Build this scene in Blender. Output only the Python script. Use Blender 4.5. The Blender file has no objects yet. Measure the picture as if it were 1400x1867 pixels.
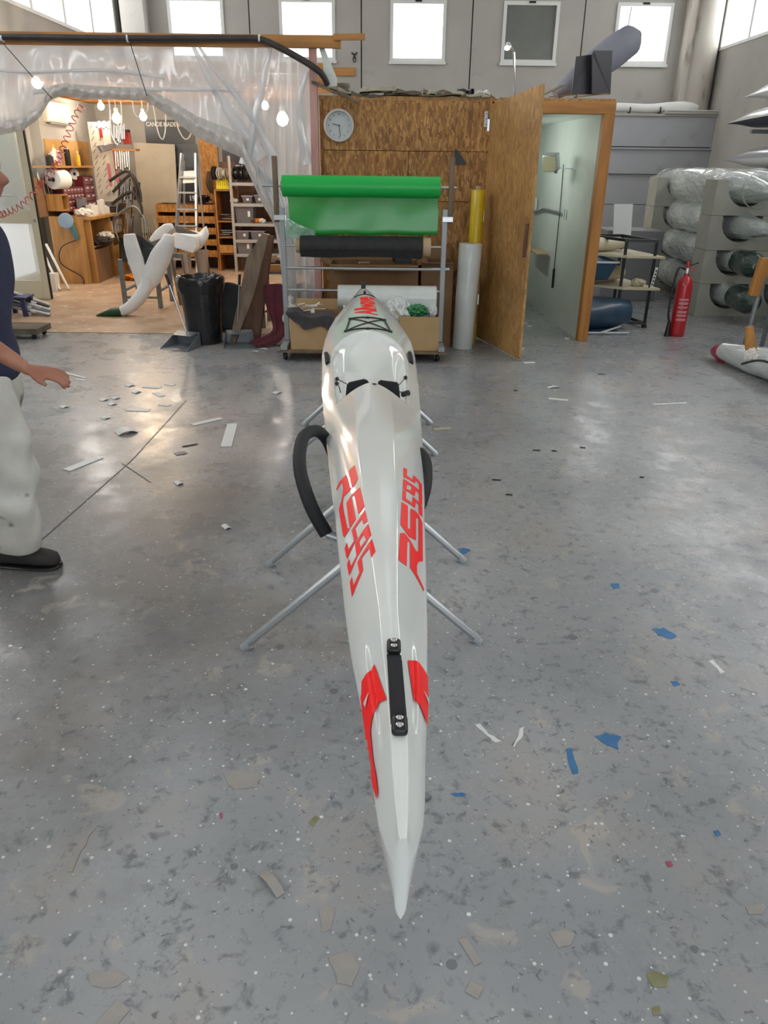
import bpy, bmesh, math, random
from mathutils import Vector, Matrix, noise
from mathutils.bvhtree import BVHTree

# ------------------------------------------------------------------ camera, world, light, exposure
scene = bpy.context.scene
C = scene.collection
FPX, PITCH, ROLL, EYE = 1370.0, math.radians(24.8), math.radians(0.7), 1.65
cf = Vector((0, math.cos(PITCH), -math.sin(PITCH)))
cu0 = Vector((0, math.sin(PITCH), math.cos(PITCH)))
cr0 = Vector((1, 0, 0))
cr = cr0 * math.cos(ROLL) + cu0 * math.sin(ROLL)
cu = -cr0 * math.sin(ROLL) + cu0 * math.cos(ROLL)
cam_data = bpy.data.cameras.new('camera')
cam_data.sensor_fit = 'VERTICAL'
cam_data.sensor_height = 24.0
cam_data.lens = 24.0 * FPX / 1867.0
cam_data.clip_start, cam_data.clip_end = 0.05, 200
cam = bpy.data.objects.new('camera', cam_data)
C.objects.link(cam)
cam.matrix_world = Matrix(((cr.x, cu.x, -cf.x, 0), (cr.y, cu.y, -cf.y, 0), (cr.z, cu.z, -cf.z, EYE), (0, 0, 0, 1)))
scene.camera = cam

world = bpy.data.worlds.new('overcast')
scene.world = world
world.use_nodes = True
bg = world.node_tree.nodes['Background']
bg.inputs['Color'].default_value = (0.86, 0.93, 1.0, 1)
bg.inputs['Strength'].default_value = 1.0

def area_light(name, loc, rot, sx, sy, power, col=(1, 1, 1)):
    d = bpy.data.lights.new(name, 'AREA')
    d.shape = 'RECTANGLE'; d.size = sx; d.size_y = sy; d.energy = power; d.color = col
    o = bpy.data.objects.new(name, d); C.objects.link(o)
    o.location = loc; o.rotation_euler = rot
    return o
# daylight entering the wide open gate behind the camera
area_light('gate_daylight', (0.8, -3.9, 2.1), (math.radians(90), 0, 0), 5.0, 3.8, 85, (0.95, 0.98, 1.0))
SKY_W = 5.4      # strength of the overcast sky seen in the window panes
SKY_ROOF = 0.85   # strength of the roof lights
scene.view_settings.view_transform = 'Standard'
scene.view_settings.look = 'None'
scene.view_settings.gamma = 1.0
scene.view_settings.use_curve_mapping = False
scene.view_settings.exposure = 0.0

# ------------------------------------------------------------------ helpers
PI = math.pi
rnd = random.Random(7)
CAMP = Vector((0, 0, EYE))
def ray(px, py): return cf + cr * ((px - 700) / FPX) + cu * ((933.5 - py) / FPX)
def P(px, py, Y):
    v = ray(px, py); return CAMP + v * (Y / v.y)
def G(px, py, z=0.0):
    v = ray(px, py); return CAMP + v * ((z - EYE) / v.z)

def lin(h):
    c = [int(h[i:i + 2], 16) / 255 for i in (0, 2, 4)]
    return tuple(x / 12.92 if x <= 0.04045 else ((x + 0.055) / 1.055) ** 2.4 for x in c)

class M:
    def __init__(s): s.v = []; s.f = []
    def add(s, vs, fs):
        n = len(s.v); s.v += [Vector(p) for p in vs]; s.f += [tuple(i + n for i in f) for f in fs]; return s
    def box(s, c, d, rot=None):
        x, y, z = d[0] / 2, d[1] / 2, d[2] / 2
        vs = [Vector(p) for p in ((-x, -y, -z), (x, -y, -z), (x, y, -z), (-x, y, -z), (-x, -y, z), (x, -y, z), (x, y, z), (-x, y, z))]
        if rot is not None: vs = [rot @ p for p in vs]
        c = Vector(c)
        return s.add([p + c for p in vs], [(0, 3, 2, 1), (4, 5, 6, 7), (0, 1, 5, 4), (1, 2, 6, 5), (2, 3, 7, 6), (3, 0, 4, 7)])
    def bx(s, x0, x1, y0, y1, z0, z1):
        return s.box(((x0 + x1) / 2, (y0 + y1) / 2, (z0 + z1) / 2), (abs(x1 - x0), abs(y1 - y0), abs(z1 - z0)))
    def bar(s, a, b, w, h, up=(0, 0, 1)):
        a, b = Vector(a), Vector(b); d = (b - a); L = d.length; d.normalize()
        u = Vector(up)
        if abs(d.dot(u)) > .98: u = Vector((0, 1, 0))
        sd = d.cross(u).normalized(); u = sd.cross(d)
        rot = Matrix((sd, d, u)).transposed()
        return s.box((a + b) / 2, (w, L, h), rot)
    def loft(s, rings, cap=True, closed=True):
        n = len(rings[0]); b = len(s.v)
        for r in rings: s.v += [Vector(p) for p in r]
        for i in range(len(rings) - 1):
            for j in range(n if closed else n - 1):
                k = (j + 1) % n
                s.f.append((b + i * n + j, b + i * n + k, b + (i + 1) * n + k, b + (i + 1) * n + j))
        if cap and closed:
            s.f.append(tuple(b + j for j in reversed(range(n))))
            s.f.append(tuple(b + (len(rings) - 1) * n + j for j in range(n)))
        return s
    def tube(s, pts, r, n=10, cap=True):
        pts = [Vector(p) for p in pts]; m = len(pts)
        rr = r if isinstance(r, (list, tuple)) else [r] * m
        t0 = (pts[1] - pts[0]).normalized()
        nrm = t0.cross(Vector((0, 0, 1)))
        if nrm.length < 0.1: nrm = t0.cross(Vector((1, 0, 0)))
        nrm.normalize(); rings = []
        for i in range(m):
            t = (pts[min(i + 1, m - 1)] - pts[max(i - 1, 0)]).normalized()
            nrm = (nrm - t * nrm.dot(t)).normalized(); bn = t.cross(nrm)
            rings.append([pts[i] + (nrm * math.cos(2 * PI * k / n) + bn * math.sin(2 * PI * k / n)) * rr[i] for k in range(n)])
        return s.loft(rings, cap)
    def lathe(s, prof, c=(0, 0, 0), n=24, axis=None, cap=True):
        c = Vector(c); q = Vector((0, 0, 1)).rotation_difference(Vector(axis)) if axis is not None else None
        rings = []
        for r, z in prof:
            ring = [Vector((r * math.cos(2 * PI * k / n), r * math.sin(2 * PI * k / n), z)) for k in range(n)]
            if q: ring = [q @ p for p in ring]
            rings.append([p + c for p in ring])
        return s.loft(rings, cap)
    def prism(s, pts, ext):
        pts = [Vector(p) for p in pts]; e = Vector(ext); n = len(pts); b = len(s.v)
        s.v += pts + [p + e for p in pts]
        s.f.append(tuple(b + i for i in range(n))); s.f.append(tuple(b + n + i for i in reversed(range(n))))
        for i in range(n):
            k = (i + 1) % n; s.f.append((b + k, b + i, b + n + i, b + n + k))
        return s
    def grid(s, g):
        m = len(g[0]); b = len(s.v)
        for r in g: s.v += [Vector(p) for p in r]
        for i in range(len(g) - 1):
            for j in range(m - 1):
                s.f.append((b + i * m + j, b + i * m + j + 1, b + (i + 1) * m + j + 1, b + (i + 1) * m + j))
        return s
    def thick(s, g, t):
        """a sheet with real thickness t (offset along +Y-ish normals)"""
        n = len(g); m = len(g[0]); back = []
        for i in range(n):
            row = []
            for j in range(m):
                a = Vector(g[min(i + 1, n - 1)][j]) - Vector(g[max(i - 1, 0)][j])
                b = Vector(g[i][min(j + 1, m - 1)]) - Vector(g[i][max(j - 1, 0)])
                nn = a.cross(b)
                nn = nn.normalized() if nn.length > 1e-9 else Vector((0, 1, 0))
                row.append(Vector(g[i][j]) + nn * t)
            back.append(row)
        b = len(s.v); s.grid(g); c = len(s.v); s.grid(back)
        edge = [(i, 0) for i in range(n)] + [(n - 1, j) for j in range(1, m)] + [(i, m - 1) for i in range(n - 2, -1, -1)] + [(0, j) for j in range(m - 2, 0, -1)]
        for q in range(len(edge)):
            i, j = edge[q]; k, l = edge[(q + 1) % len(edge)]
            s.f.append((b + i * m + j, b + k * m + l, c + k * m + l, c + i * m + j))
        return s

ORG = {}
def obj(name, m, mt=None, parent=None, label=None, cat=None, group=None, kind=None, smooth=35, bevel=0, sub=0, fixn=True):
    me = bpy.data.meshes.new(name)
    if isinstance(m, M):
        xs = [p.x for p in m.v]; ys = [p.y for p in m.v]; zs = [p.z for p in m.v]
        o0 = Vector(((min(xs) + max(xs)) / 2, (min(ys) + max(ys)) / 2, min(zs)))
        me.from_pydata([tuple(p - o0) for p in m.v], [], m.f)
        if fixn:
            bm = bmesh.new(); bm.from_mesh(me); bmesh.ops.recalc_face_normals(bm, faces=bm.faces); bm.to_mesh(me); bm.free()
    else:
        me = m; o0 = Vector((0, 0, 0))
    if smooth:
        me.polygons.foreach_set('use_smooth', [True] * len(me.polygons)); me.set_sharp_from_angle(angle=math.radians(smooth))
    o = bpy.data.objects.new(name, me); C.objects.link(o)
    if mt is not None: me.materials.append(MATS[mt] if isinstance(mt, str) else mt)
    if parent is not None:
        o.parent = parent; o.location = o0 - ORG[parent.name]
    else: o.location = o0
    ORG[o.name] = o0
    if bevel:
        b = o.modifiers.new('bevel', 'BEVEL'); b.width = bevel; b.segments = 2; b.limit_method = 'ANGLE'; b.angle_limit = math.radians(40)
    if sub:
        b = o.modifiers.new('subsurf', 'SUBSURF'); b.levels = sub; b.render_levels = sub
    if label: o['label'] = label
    if cat: o['category'] = cat
    if group: o['group'] = group
    if kind: o['kind'] = kind
    return o
def thing(name, label, cat, loc, group=None):
    o = bpy.data.objects.new(name, None); C.objects.link(o); o.empty_display_size = .1
    o.location = loc; ORG[o.name] = Vector(loc); o['label'] = label; o['category'] = cat
    if group: o['group'] = group
    return o
def struct(name, m, mt, parent=None, **k):
    o = obj(name, m, mt, parent, **k)
    if parent is None: o['kind'] = 'structure'
    return o
def struct_empty(name, loc):
    o = bpy.data.objects.new(name, None); C.objects.link(o); o.location = loc; ORG[o.name] = Vector(loc); o['kind'] = 'structure'; return o
def dup(root, delta, label=None, group=None, rotz=None):
    def cp(o, par):
        c = o.copy(); C.objects.link(c); c.parent = par
        for ch in o.children: cp(ch, c)
        return c
    r = cp(root, None); r.location = root.location + Vector(delta); ORG[r.name] = r.location.copy()
    if rotz is not None: r.rotation_euler = (0, 0, rotz)
    if label: r['label'] = label
    if group: r['group'] = group
    return r
def point_light(name, loc, power, col, r=.03):
    d = bpy.data.lights.new(name, 'POINT'); d.energy = power; d.color = col; d.shadow_soft_size = r
    o = bpy.data.objects.new(name, d); C.objects.link(o); o.location = loc; return o
def arc(c, r, a0, a1, n, ux=(1, 0, 0), uz=(0, 0, 1)):
    c = Vector(c); ux = Vector(ux); uz = Vector(uz)
    return [c + ux * (r * math.cos(a0 + (a1 - a0) * i / n)) + uz * (r * math.sin(a0 + (a1 - a0) * i / n)) for i in range(n + 1)]
def smooth_pts(pts, n=6):
    pts = [Vector(p) for p in pts]; out = []
    for i in range(len(pts) - 1):
        p0 = pts[max(i - 1, 0)]; p1 = pts[i]; p2 = pts[i + 1]; p3 = pts[min(i + 2, len(pts) - 1)]
        for k in range(n):
            t = k / n
            out.append(0.5 * ((2 * p1) + (p2 - p0) * t + (2 * p0 - 5 * p1 + 4 * p2 - p3) * t * t + (3 * p1 - p0 - 3 * p2 + p3) * t ** 3))
    out.append(pts[-1]); return out
def interp(tab, x):
    if x <= tab[0][0]: return tab[0][1]
    for (a, b), (c, d) in zip(tab, tab[1:]):
        if x <= c: return b + (d - b) * (x - a) / (c - a)
    return tab[-1][1]
def sst(a, b, x):
    t = max(0, min(1, (x - a) / (b - a))); return t * t * (3 - 2 * t)
def text_mesh(txt, size, shear=0.0, xs=1.0, extrude=0.0, off=0.0, space=1.0):
    cu_ = bpy.data.curves.new('lettering', 'FONT'); cu_.body = txt; cu_.size = size; cu_.shear = shear
    cu_.extrude = extrude; cu_.offset = off; cu_.space_character = space; cu_.resolution_u = 3
    cu_.align_x = 'CENTER'; cu_.align_y = 'CENTER'
    o = bpy.data.objects.new('lettering', cu_); C.objects.link(o)
    bpy.context.view_layer.update()
    me = bpy.data.meshes.new_from_object(o.evaluated_get(bpy.context.evaluated_depsgraph_get()))
    bpy.data.objects.remove(o); bpy.data.curves.remove(cu_)
    for v in me.vertices: v.co.x *= xs
    return me
def text_on(name, txt, size, origin, ux, uy, mt, parent, **k):
    me = text_mesh(txt, size, **k); m = M(); ux = Vector(ux).normalized(); uy = Vector(uy).normalized(); uz = ux.cross(uy)
    m.v = [Vector(origin) + ux * v.co.x + uy * v.co.y + uz * v.co.z for v in me.vertices]
    m.f = [tuple(p.vertices) for p in me.polygons]
    bpy.data.meshes.remove(me)
    return obj(name, m, mt, parent, smooth=0)

# ------------------------------------------------------------------ materials
MATS = {}
def mat(name, c1, rough=.6, metal=0, c2=None, scale=6, detail=5, lo=.35, hi=.65, bump=0, bscale=None, bdist=.01, coat=0, stretch=(1, 1, 1), c3=None, scale3=40, lo3=.6, hi3=.7, rvar=0, spec=None, trans=0, alpha=1, emit=0, sheen=0):
    if isinstance(c1, str): c1 = lin(c1)
    m = bpy.data.materials.new(name); m.use_nodes = True; nt = m.node_tree; N = nt.nodes; L = nt.links
    b = N['Principled BSDF']; b.inputs['Base Color'].default_value = (*c1, 1)
    b.inputs['Roughness'].default_value = rough; b.inputs['Metallic'].default_value = metal
    b.inputs['Coat Weight'].default_value = coat; b.inputs['Coat Roughness'].default_value = .08
    b.inputs['Transmission Weight'].default_value = trans; b.inputs['Alpha'].default_value = alpha
    if spec is not None: b.inputs['Specular IOR Level'].default_value = spec
    if emit: b.inputs['Emission Color'].default_value = (*c1, 1); b.inputs['Emission Strength'].default_value = emit
    tc = N.new('ShaderNodeTexCoord'); mp = N.new('ShaderNodeMapping'); mp.inputs['Scale'].default_value = stretch
    L.new(tc.outputs['Object'], mp.inputs['Vector'])
    def nz(sc, dt):
        t = N.new('ShaderNodeTexNoise'); t.inputs['Scale'].default_value = sc; t.inputs['Detail'].default_value = dt
        L.new(mp.outputs['Vector'], t.inputs['Vector']); return t
    def rng(src, a, b_, c=0, d=1):
        r = N.new('ShaderNodeMapRange'); r.inputs['From Min'].default_value = a; r.inputs['From Max'].default_value = b_
        r.inputs['To Min'].default_value = c; r.inputs['To Max'].default_value = d; L.new(src, r.inputs['Value']); return r
    if c2 is not None:
        if isinstance(c2, str): c2 = lin(c2)
        n1 = nz(scale, detail); r = rng(n1.outputs['Fac'], lo, hi)
        mx = N.new('ShaderNodeMix'); mx.data_type = 'RGBA'
        mx.inputs['A'].default_value = (*c1, 1); mx.inputs['B'].default_value = (*c2, 1)
        L.new(r.outputs['Result'], mx.inputs['Factor']); last = mx
        if c3 is not None:
            if isinstance(c3, str): c3 = lin(c3)
            n3 = nz(scale3, 3); r3 = rng(n3.outputs['Fac'], lo3, hi3)
            m3 = N.new('ShaderNodeMix'); m3.data_type = 'RGBA'; L.new(last.outputs['Result'], m3.inputs['A'])
            m3.inputs['B'].default_value = (*c3, 1); L.new(r3.outputs['Result'], m3.inputs['Factor']); last = m3
        L.new(last.outputs['Result'], b.inputs['Base Color'])
        if rvar:
            rr = rng(n1.outputs['Fac'], .3, .7, rough - rvar, rough + rvar); L.new(rr.outputs['Result'], b.inputs['Roughness'])
    if bump:
        n2 = nz(bscale or scale * 3, 4); bp = N.new('ShaderNodeBump'); bp.inputs['Strength'].default_value = bump; bp.inputs['Distance'].default_value = bdist
        L.new(n2.outputs['Fac'], bp.inputs['Height']); L.new(bp.outputs['Normal'], b.inputs['Normal'])
    MATS[name] = m; return m
def emit_mat(name, col, st):
    m = bpy.data.materials.new(name); m.use_nodes = True; nt = m.node_tree; nt.nodes.clear()
    e = nt.nodes.new('ShaderNodeEmission'); o = nt.nodes.new('ShaderNodeOutputMaterial'); e.inputs['Color'].default_value = (*col, 1); e.inputs['Strength'].default_value = st
    nt.links.new(e.outputs[0], o.inputs['Surface']); MATS[name] = m; return m
def film_mat(name, col, clear, gloss_rough=.15, gl=.12, wr=0, wscale=6, glass=.0):
    """thin plastic film: part clear, part milky, a little shine, wrinkled"""
    m = bpy.data.materials.new(name); m.use_nodes = True; nt = m.node_tree; N = nt.nodes; L = nt.links; N.clear()
    out = N.new('ShaderNodeOutputMaterial'); tr = N.new('ShaderNodeBsdfTransparent'); tl = N.new('ShaderNodeBsdfTranslucent'); df = N.new('ShaderNodeBsdfDiffuse'); gs = N.new('ShaderNodeBsdfGlossy')
    for n_ in (tl, df): n_.inputs['Color'].default_value = (*col, 1)
    tr.inputs['Color'].default_value = (*[min(1, .4 + .6 * c) for c in col], 1) if glass else (1, 1, 1, 1)
    gs.inputs['Roughness'].default_value = gloss_rough
    a = N.new('ShaderNodeMixShader'); a.inputs[0].default_value = .5; L.new(df.outputs[0], a.inputs[1]); L.new(tl.outputs[0], a.inputs[2])
    b = N.new('ShaderNodeMixShader'); b.inputs[0].default_value = clear; L.new(a.outputs[0], b.inputs[1]); L.new(tr.outputs[0], b.inputs[2])
    c = N.new('ShaderNodeMixShader'); c.inputs[0].default_value = gl; L.new(b.outputs[0], c.inputs[1]); L.new(gs.outputs[0], c.inputs[2])
    L.new(c.outputs[0], out.inputs['Surface'])
    if wr:
        tc = N.new('ShaderNodeTexCoord'); nz = N.new('ShaderNodeTexNoise'); nz.inputs['Scale'].default_value = wscale; nz.inputs['Detail'].default_value = 3
        L.new(tc.outputs['Object'], nz.inputs['Vector'])
        bp = N.new('ShaderNodeBump'); bp.inputs['Strength'].default_value = wr; bp.inputs['Distance'].default_value = .05; L.new(nz.outputs['Fac'], bp.inputs['Height'])
        for n_ in (gs, df, tl): L.new(bp.outputs['Normal'], n_.inputs['Normal'])
        r = N.new('ShaderNodeMapRange'); r.inputs['From Min'].default_value = .35; r.inputs['From Max'].default_value = .65
        r.inputs['To Min'].default_value = max(0, clear - .2); r.inputs['To Max'].default_value = min(1, clear + .15); L.new(nz.outputs['Fac'], r.inputs['Value']); L.new(r.outputs['Result'], b.inputs[0])
    MATS[name] = m; return m
def osb_mat(name, cols):
    m = bpy.data.materials.new(name); m.use_nodes = True; nt = m.node_tree; N = nt.nodes; L = nt.links; b = N['Principled BSDF']; b.inputs['Roughness'].default_value = .6
    tc = N.new('ShaderNodeTexCoord'); prev = None
    for k, (rot, st) in enumerate(((.5, (1, 1, .3)), (-.7, (1, 1, .28)), (1.4, (1, 1, .3)))):
        mp = N.new('ShaderNodeMapping'); mp.inputs['Rotation'].default_value = (0, rot, 0); mp.inputs['Scale'].default_value = st; mp.inputs['Location'].default_value = (k * 3.1, k, k * 1.7)
        L.new(tc.outputs['Object'], mp.inputs['Vector'])
        v = N.new('ShaderNodeTexVoronoi'); v.inputs['Scale'].default_value = 74 - 14 * k; L.new(mp.outputs['Vector'], v.inputs['Vector'])
        sp = N.new('ShaderNodeSeparateColor'); L.new(v.outputs['Color'], sp.inputs['Color'])
        rp = N.new('ShaderNodeValToRGB'); e = rp.color_ramp.elements
        e[0].position = 0; e[0].color = (*lin(cols[0]), 1); e[1].position = 1; e[1].color = (*lin(cols[3]), 1)
        x = rp.color_ramp.elements.new(.3); x.color = (*lin(cols[1]), 1); x = rp.color_ramp.elements.new(.7); x.color = (*lin(cols[2]), 1)
        L.new(sp.outputs['Red'], rp.inputs['Fac'])
        if prev is None: prev = rp.outputs['Color']
        else:
            mx = N.new('ShaderNodeMix'); mx.data_type = 'RGBA'; L.new(prev, mx.inputs['A']); L.new(rp.outputs['Color'], mx.inputs['B'])
            st_ = N.new('ShaderNodeMath'); st_.operation = 'GREATER_THAN'; st_.inputs[1].default_value = .55; L.new(sp.outputs['Green'], st_.inputs[0]); L.new(st_.outputs[0], mx.inputs['Factor']); prev = mx.outputs['Result']
    nz = N.new('ShaderNodeTexNoise'); nz.inputs['Scale'].default_value = 2.2; nz.inputs['Detail'].default_value = 6; L.new(tc.outputs['Object'], nz.inputs['Vector'])
    hs = N.new('ShaderNodeHueSaturation'); L.new(prev, hs.inputs['Color'])
    r = N.new('ShaderNodeMapRange'); r.inputs['From Min'].default_value = .3; r.inputs['From Max'].default_value = .7; r.inputs['To Min'].default_value = .75; r.inputs['To Max'].default_value = 1.15
    L.new(nz.outputs['Fac'], r.inputs['Value']); L.new(r.outputs['Result'], hs.inputs['Value']); L.new(hs.outputs['Color'], b.inputs['Base Color'])
    MATS[name] = m; return m
def wood_mat(name, a, b_, axis=2, rough=.55, sc=14):
    st = [1, 1, 1]; st[axis] = .12
    return mat(name, a, rough, c2=b_, scale=sc, detail=6, stretch=tuple(st), bump=.05)
def floor_mat(name):
    m = bpy.data.materials.new(name); m.use_nodes = True; nt = m.node_tree; N = nt.nodes; L = nt.links; b = N['Principled BSDF']
    tc = N.new('ShaderNodeTexCoord')
    def noise_(sc, dt=4, rough=.55, dist=0):
        t = N.new('ShaderNodeTexNoise'); t.inputs['Scale'].default_value = sc; t.inputs['Detail'].default_value = dt; t.inputs['Roughness'].default_value = rough; t.inputs['Distortion'].default_value = dist
        L.new(tc.outputs['Object'], t.inputs['Vector']); return t.outputs['Fac']
    def rng(src, a, c, d=0, e=1):
        r = N.new('ShaderNodeMapRange'); r.inputs['From Min'].default_value = a; r.inputs['From Max'].default_value = c; r.inputs['To Min'].default_value = d; r.inputs['To Max'].default_value = e; L.new(src, r.inputs['Value']); return r.outputs['Result']
    def mix(a, col, fac):
        x = N.new('ShaderNodeMix'); x.data_type = 'RGBA'
        if isinstance(a, tuple): x.inputs['A'].default_value = (*a, 1)
        else: L.new(a, x.inputs['A'])
        x.inputs['B'].default_value = (*col, 1); L.new(fac, x.inputs['Factor']); return x.outputs['Result']
    def mul(a, c):
        x = N.new('ShaderNodeMath'); x.operation = 'MULTIPLY'; L.new(a, x.inputs[0])
        if isinstance(c, float): x.inputs[1].default_value = c
        else: L.new(c, x.inputs[1])
        return x.outputs[0]
    col = mix(lin('8a8d90'), lin('9fa1a3'), rng(noise_(1.3, 5), .35, .65))
    col = mix(col, lin('9b948c'), mul(rng(noise_(2.6, 6, .6), .52, .66), .55))
    # darker brown patch with an uneven edge at the left of the floor
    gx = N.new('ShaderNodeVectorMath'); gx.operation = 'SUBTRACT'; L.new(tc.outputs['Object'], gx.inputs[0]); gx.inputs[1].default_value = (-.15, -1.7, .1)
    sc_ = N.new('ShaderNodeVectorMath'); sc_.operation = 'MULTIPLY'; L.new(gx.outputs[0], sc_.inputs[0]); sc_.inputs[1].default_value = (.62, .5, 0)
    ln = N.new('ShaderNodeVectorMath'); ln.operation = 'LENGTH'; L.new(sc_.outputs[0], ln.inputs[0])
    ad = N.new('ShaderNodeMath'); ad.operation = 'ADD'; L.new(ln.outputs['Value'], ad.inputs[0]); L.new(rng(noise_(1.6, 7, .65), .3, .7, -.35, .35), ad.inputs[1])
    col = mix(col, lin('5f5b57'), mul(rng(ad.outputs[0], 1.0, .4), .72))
    col = mix(col, lin('b5aca0'), mul(rng(noise_(7, 4, .5, .6), .63, .69), .45))      # worn tan patches
    dk = rng(noise_(24, 6, .62, .4), .55, .68)
    col = mix(col, lin('606468'), mul(dk, .75))                                      # trodden dark marks
    col = mix(col, lin('4b4f54'), mul(rng(noise_(42, 4, .6, .8), .63, .70), .7))
    def dots(sc, rad, thr, colr, base, st=.9):
        v = N.new('ShaderNodeTexVoronoi'); v.inputs['Scale'].default_value = sc; L.new(tc.outputs['Object'], v.inputs['Vector'])
        sp = N.new('ShaderNodeSeparateColor'); L.new(v.outputs['Color'], sp.inputs['Color'])
        g = N.new('ShaderNodeMath'); g.operation = 'GREATER_THAN'; g.inputs[1].default_value = thr; L.new(sp.outputs['Red'], g.inputs[0])
        rr = mul(rng(sp.outputs['Green'], 0, 1, .35, 1.), float(rad))
        lt = N.new('ShaderNodeMath'); lt.operation = 'LESS_THAN'; L.new(v.outputs['Distance'], lt.inputs[0]); L.new(rr, lt.inputs[1])
        return mix(base, colr, mul(mul(lt.outputs[0], g.outputs[0]), st))
    col = dots(13, .085, .6, lin('e2e4e2'), col)
    col = dots(30, .16, .6, lin('d9dbd8'), col)
    col = dots(52, .2, .66, lin('d2d4d2'), col, .8)
    col = dots(9, .2, .8, lin('55585c'), col, .6)
    L.new(col, b.inputs['Base Color'])
    L.new(rng(noise_(5, 6, .6), .3, .7, .17, .42), b.inputs['Roughness'])
    bp = N.new('ShaderNodeBump'); bp.inputs['Strength'].default_value = .25; bp.inputs['Distance'].default_value = .004; L.new(noise_(22, 6, .6), bp.inputs['Height']); L.new(bp.outputs['Normal'], b.inputs['Normal'])
    MATS[name] = m
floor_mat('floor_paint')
mat('shop_floor', 'a98a6a', .45, c2='c0a58a', scale=3, c3='d3c3b0', scale3=9, bump=.05)
mat('concrete', 'aeaca6', .8, c2='a5a39d', scale=1.2, c3='9a968e', scale3=3, lo3=.6, hi3=.8)
mat('concrete_low', 'a9acb0', .8, c2='9d9fa4', scale=1.2, c3='96979a', scale3=3, lo3=.6, hi3=.8)
mat('concrete_dirty', 'b5b2aa', .8, c2='a39d93', scale=3, c3='6d655a', scale3=4, lo3=.58, hi3=.72, stretch=(1, 1, .35))
mat('gap', '26241f', .9)
mat('ceiling_paint', 'd6d8d6', .8, c2='cccdca', scale=2)
mat('white_frame', 'd8dad8', .45)
emit_mat('window_sky', (1.0, 1.0, 1.0), SKY_W)
emit_mat('roof_light', (0.97, 0.99, 1.0), SKY_ROOF)
mat('dull_pane', '72756f', .25, c2='666a66', scale=1.5)
osb_mat('osb', ('80562d', '9b6b38', 'b08144', 'c5985c'))
osb_mat('osb_bright', ('a06a2c', 'b97d36', 'c98d44', 'd6a35c'))
osb_mat('plywood', ('9c7443', 'a87f4b', 'b48b55', 'c09861'))
wood_mat('pine', 'bd8340', '9c6830', 2)
wood_mat('pine_x', 'bf8748', '9a6a34', 0)
wood_mat('bench_wood', 'bb894a', '9b6f3a', 2)
wood_mat('dark_wood', '6e4a33', '573626', 2)
wood_mat('plank_brown', '7d6a55', '5b4a3a', 2)
mat('pale_panel', 'd3dad2', .3, c2='c9d1c8', scale=2, coat=.2)
mat('gel_white', 'dfe3e0', .10, coat=.6, c2='dbdfdc', scale=2)
mat('red_vinyl', (1.0, 0.022, 0.022), .4, spec=.2)
mat('black_foam', '1b1c1f', .75, bump=.15, bscale=120)
mat('black_plastic', '17181a', .4)
mat('black_web', '1a1b22', .8, bump=.3, bscale=250)
mat('cord', '22231f', .7)
mat('steel', 'c9cccf', .3, 1)
mat('alu', 'b9bdc1', .42, .85)
mat('grey_paint', '9aa0a3', .45, .3)
mat('galv', '8d9294', .5, .6, c2='7b7f80', scale=14)
mat('chrome', 'e2e4e6', .08, 1)

# ------------------------------------------------------------------ the hall
XL, XR, YB, YF, ZC = -5.0, 6.05, 16.4, -4.0, 6.0
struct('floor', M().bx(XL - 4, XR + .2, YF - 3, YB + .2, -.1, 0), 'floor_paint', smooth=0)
FLOOR = bpy.data.objects['floor']
struct('floor', M().bx(XL, -.66, 8.0, 13.99, .0005, .006), 'shop_floor', smooth=0)
wb = struct('wall_back', M().bx(XL - .2, XR + .2, YB + .09, YB + .2, 0, ZC), 'gap', smooth=0)
edges = [-5.0, -4.67, -2.6, -.53, 1.52, 3.58, 5.64, 6.05]
wins = {1: -3.58, 2: -1.53, 3: .52, 4: 2.6, 5: 4.68}
WZ0, WZ1, WW = 3.40, 4.39, .515
for i in range(len(edges) - 1):
    a, b = edges[i] + .011, edges[i + 1] - .011
    m = M(); c = next((x for x in wins.values() if a < x < b), None)
    if c is None: m.bx(a, b, YB, YB + .085, 0, ZC - .005)
    else:
        m.bx(a, c - WW, YB, YB + .085, 0, ZC - .005).bx(c + WW, b, YB, YB + .085, 0, ZC - .005)
        m.bx(c - WW, c + WW, YB, YB + .085, 0, WZ0).bx(c - WW, c + WW, YB, YB + .085, WZ1, ZC - .005)
    obj('wall_panel', m, 'concrete', wb, smooth=0)
for k, c in wins.items():
    w = struct('window_%d' % k, M().bx(c - WW, c - WW + .06, YB - .03, YB + .07, WZ0, WZ1).bx(c + WW - .06, c + WW, YB - .03, YB + .07, WZ0, WZ1)
               .bx(c - WW + .06, c + WW - .06, YB - .03, YB + .07, WZ0, WZ0 + .07).bx(c - WW + .06, c + WW - .06, YB - .03, YB + .07, WZ1 - .06, WZ1)
               .bx(c - WW - .02, c + WW + .02, YB - .06, YB - .031, WZ0 - .03, WZ0 + .02), 'white_frame', smooth=0)
    obj('pane', M().bx(c - WW + .06, c + WW - .06, YB + .03, YB + .04, WZ0 + .07, WZ1 - .06), 'dull_pane' if k == 4 else 'window_sky', w, smooth=0)
    if k == 5: obj('sash', M().bar((c - .33, YB - .035, WZ0 + .1), (c - .27, YB - .035, WZ1 - .07), .03, .03), 'white_frame', w, smooth=0)
    obj('latch', M().bx(c - .06, c + .06, YB - .05, YB - .031, WZ1 - .03, WZ1 + .0), 'gap', w, smooth=0)
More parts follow.
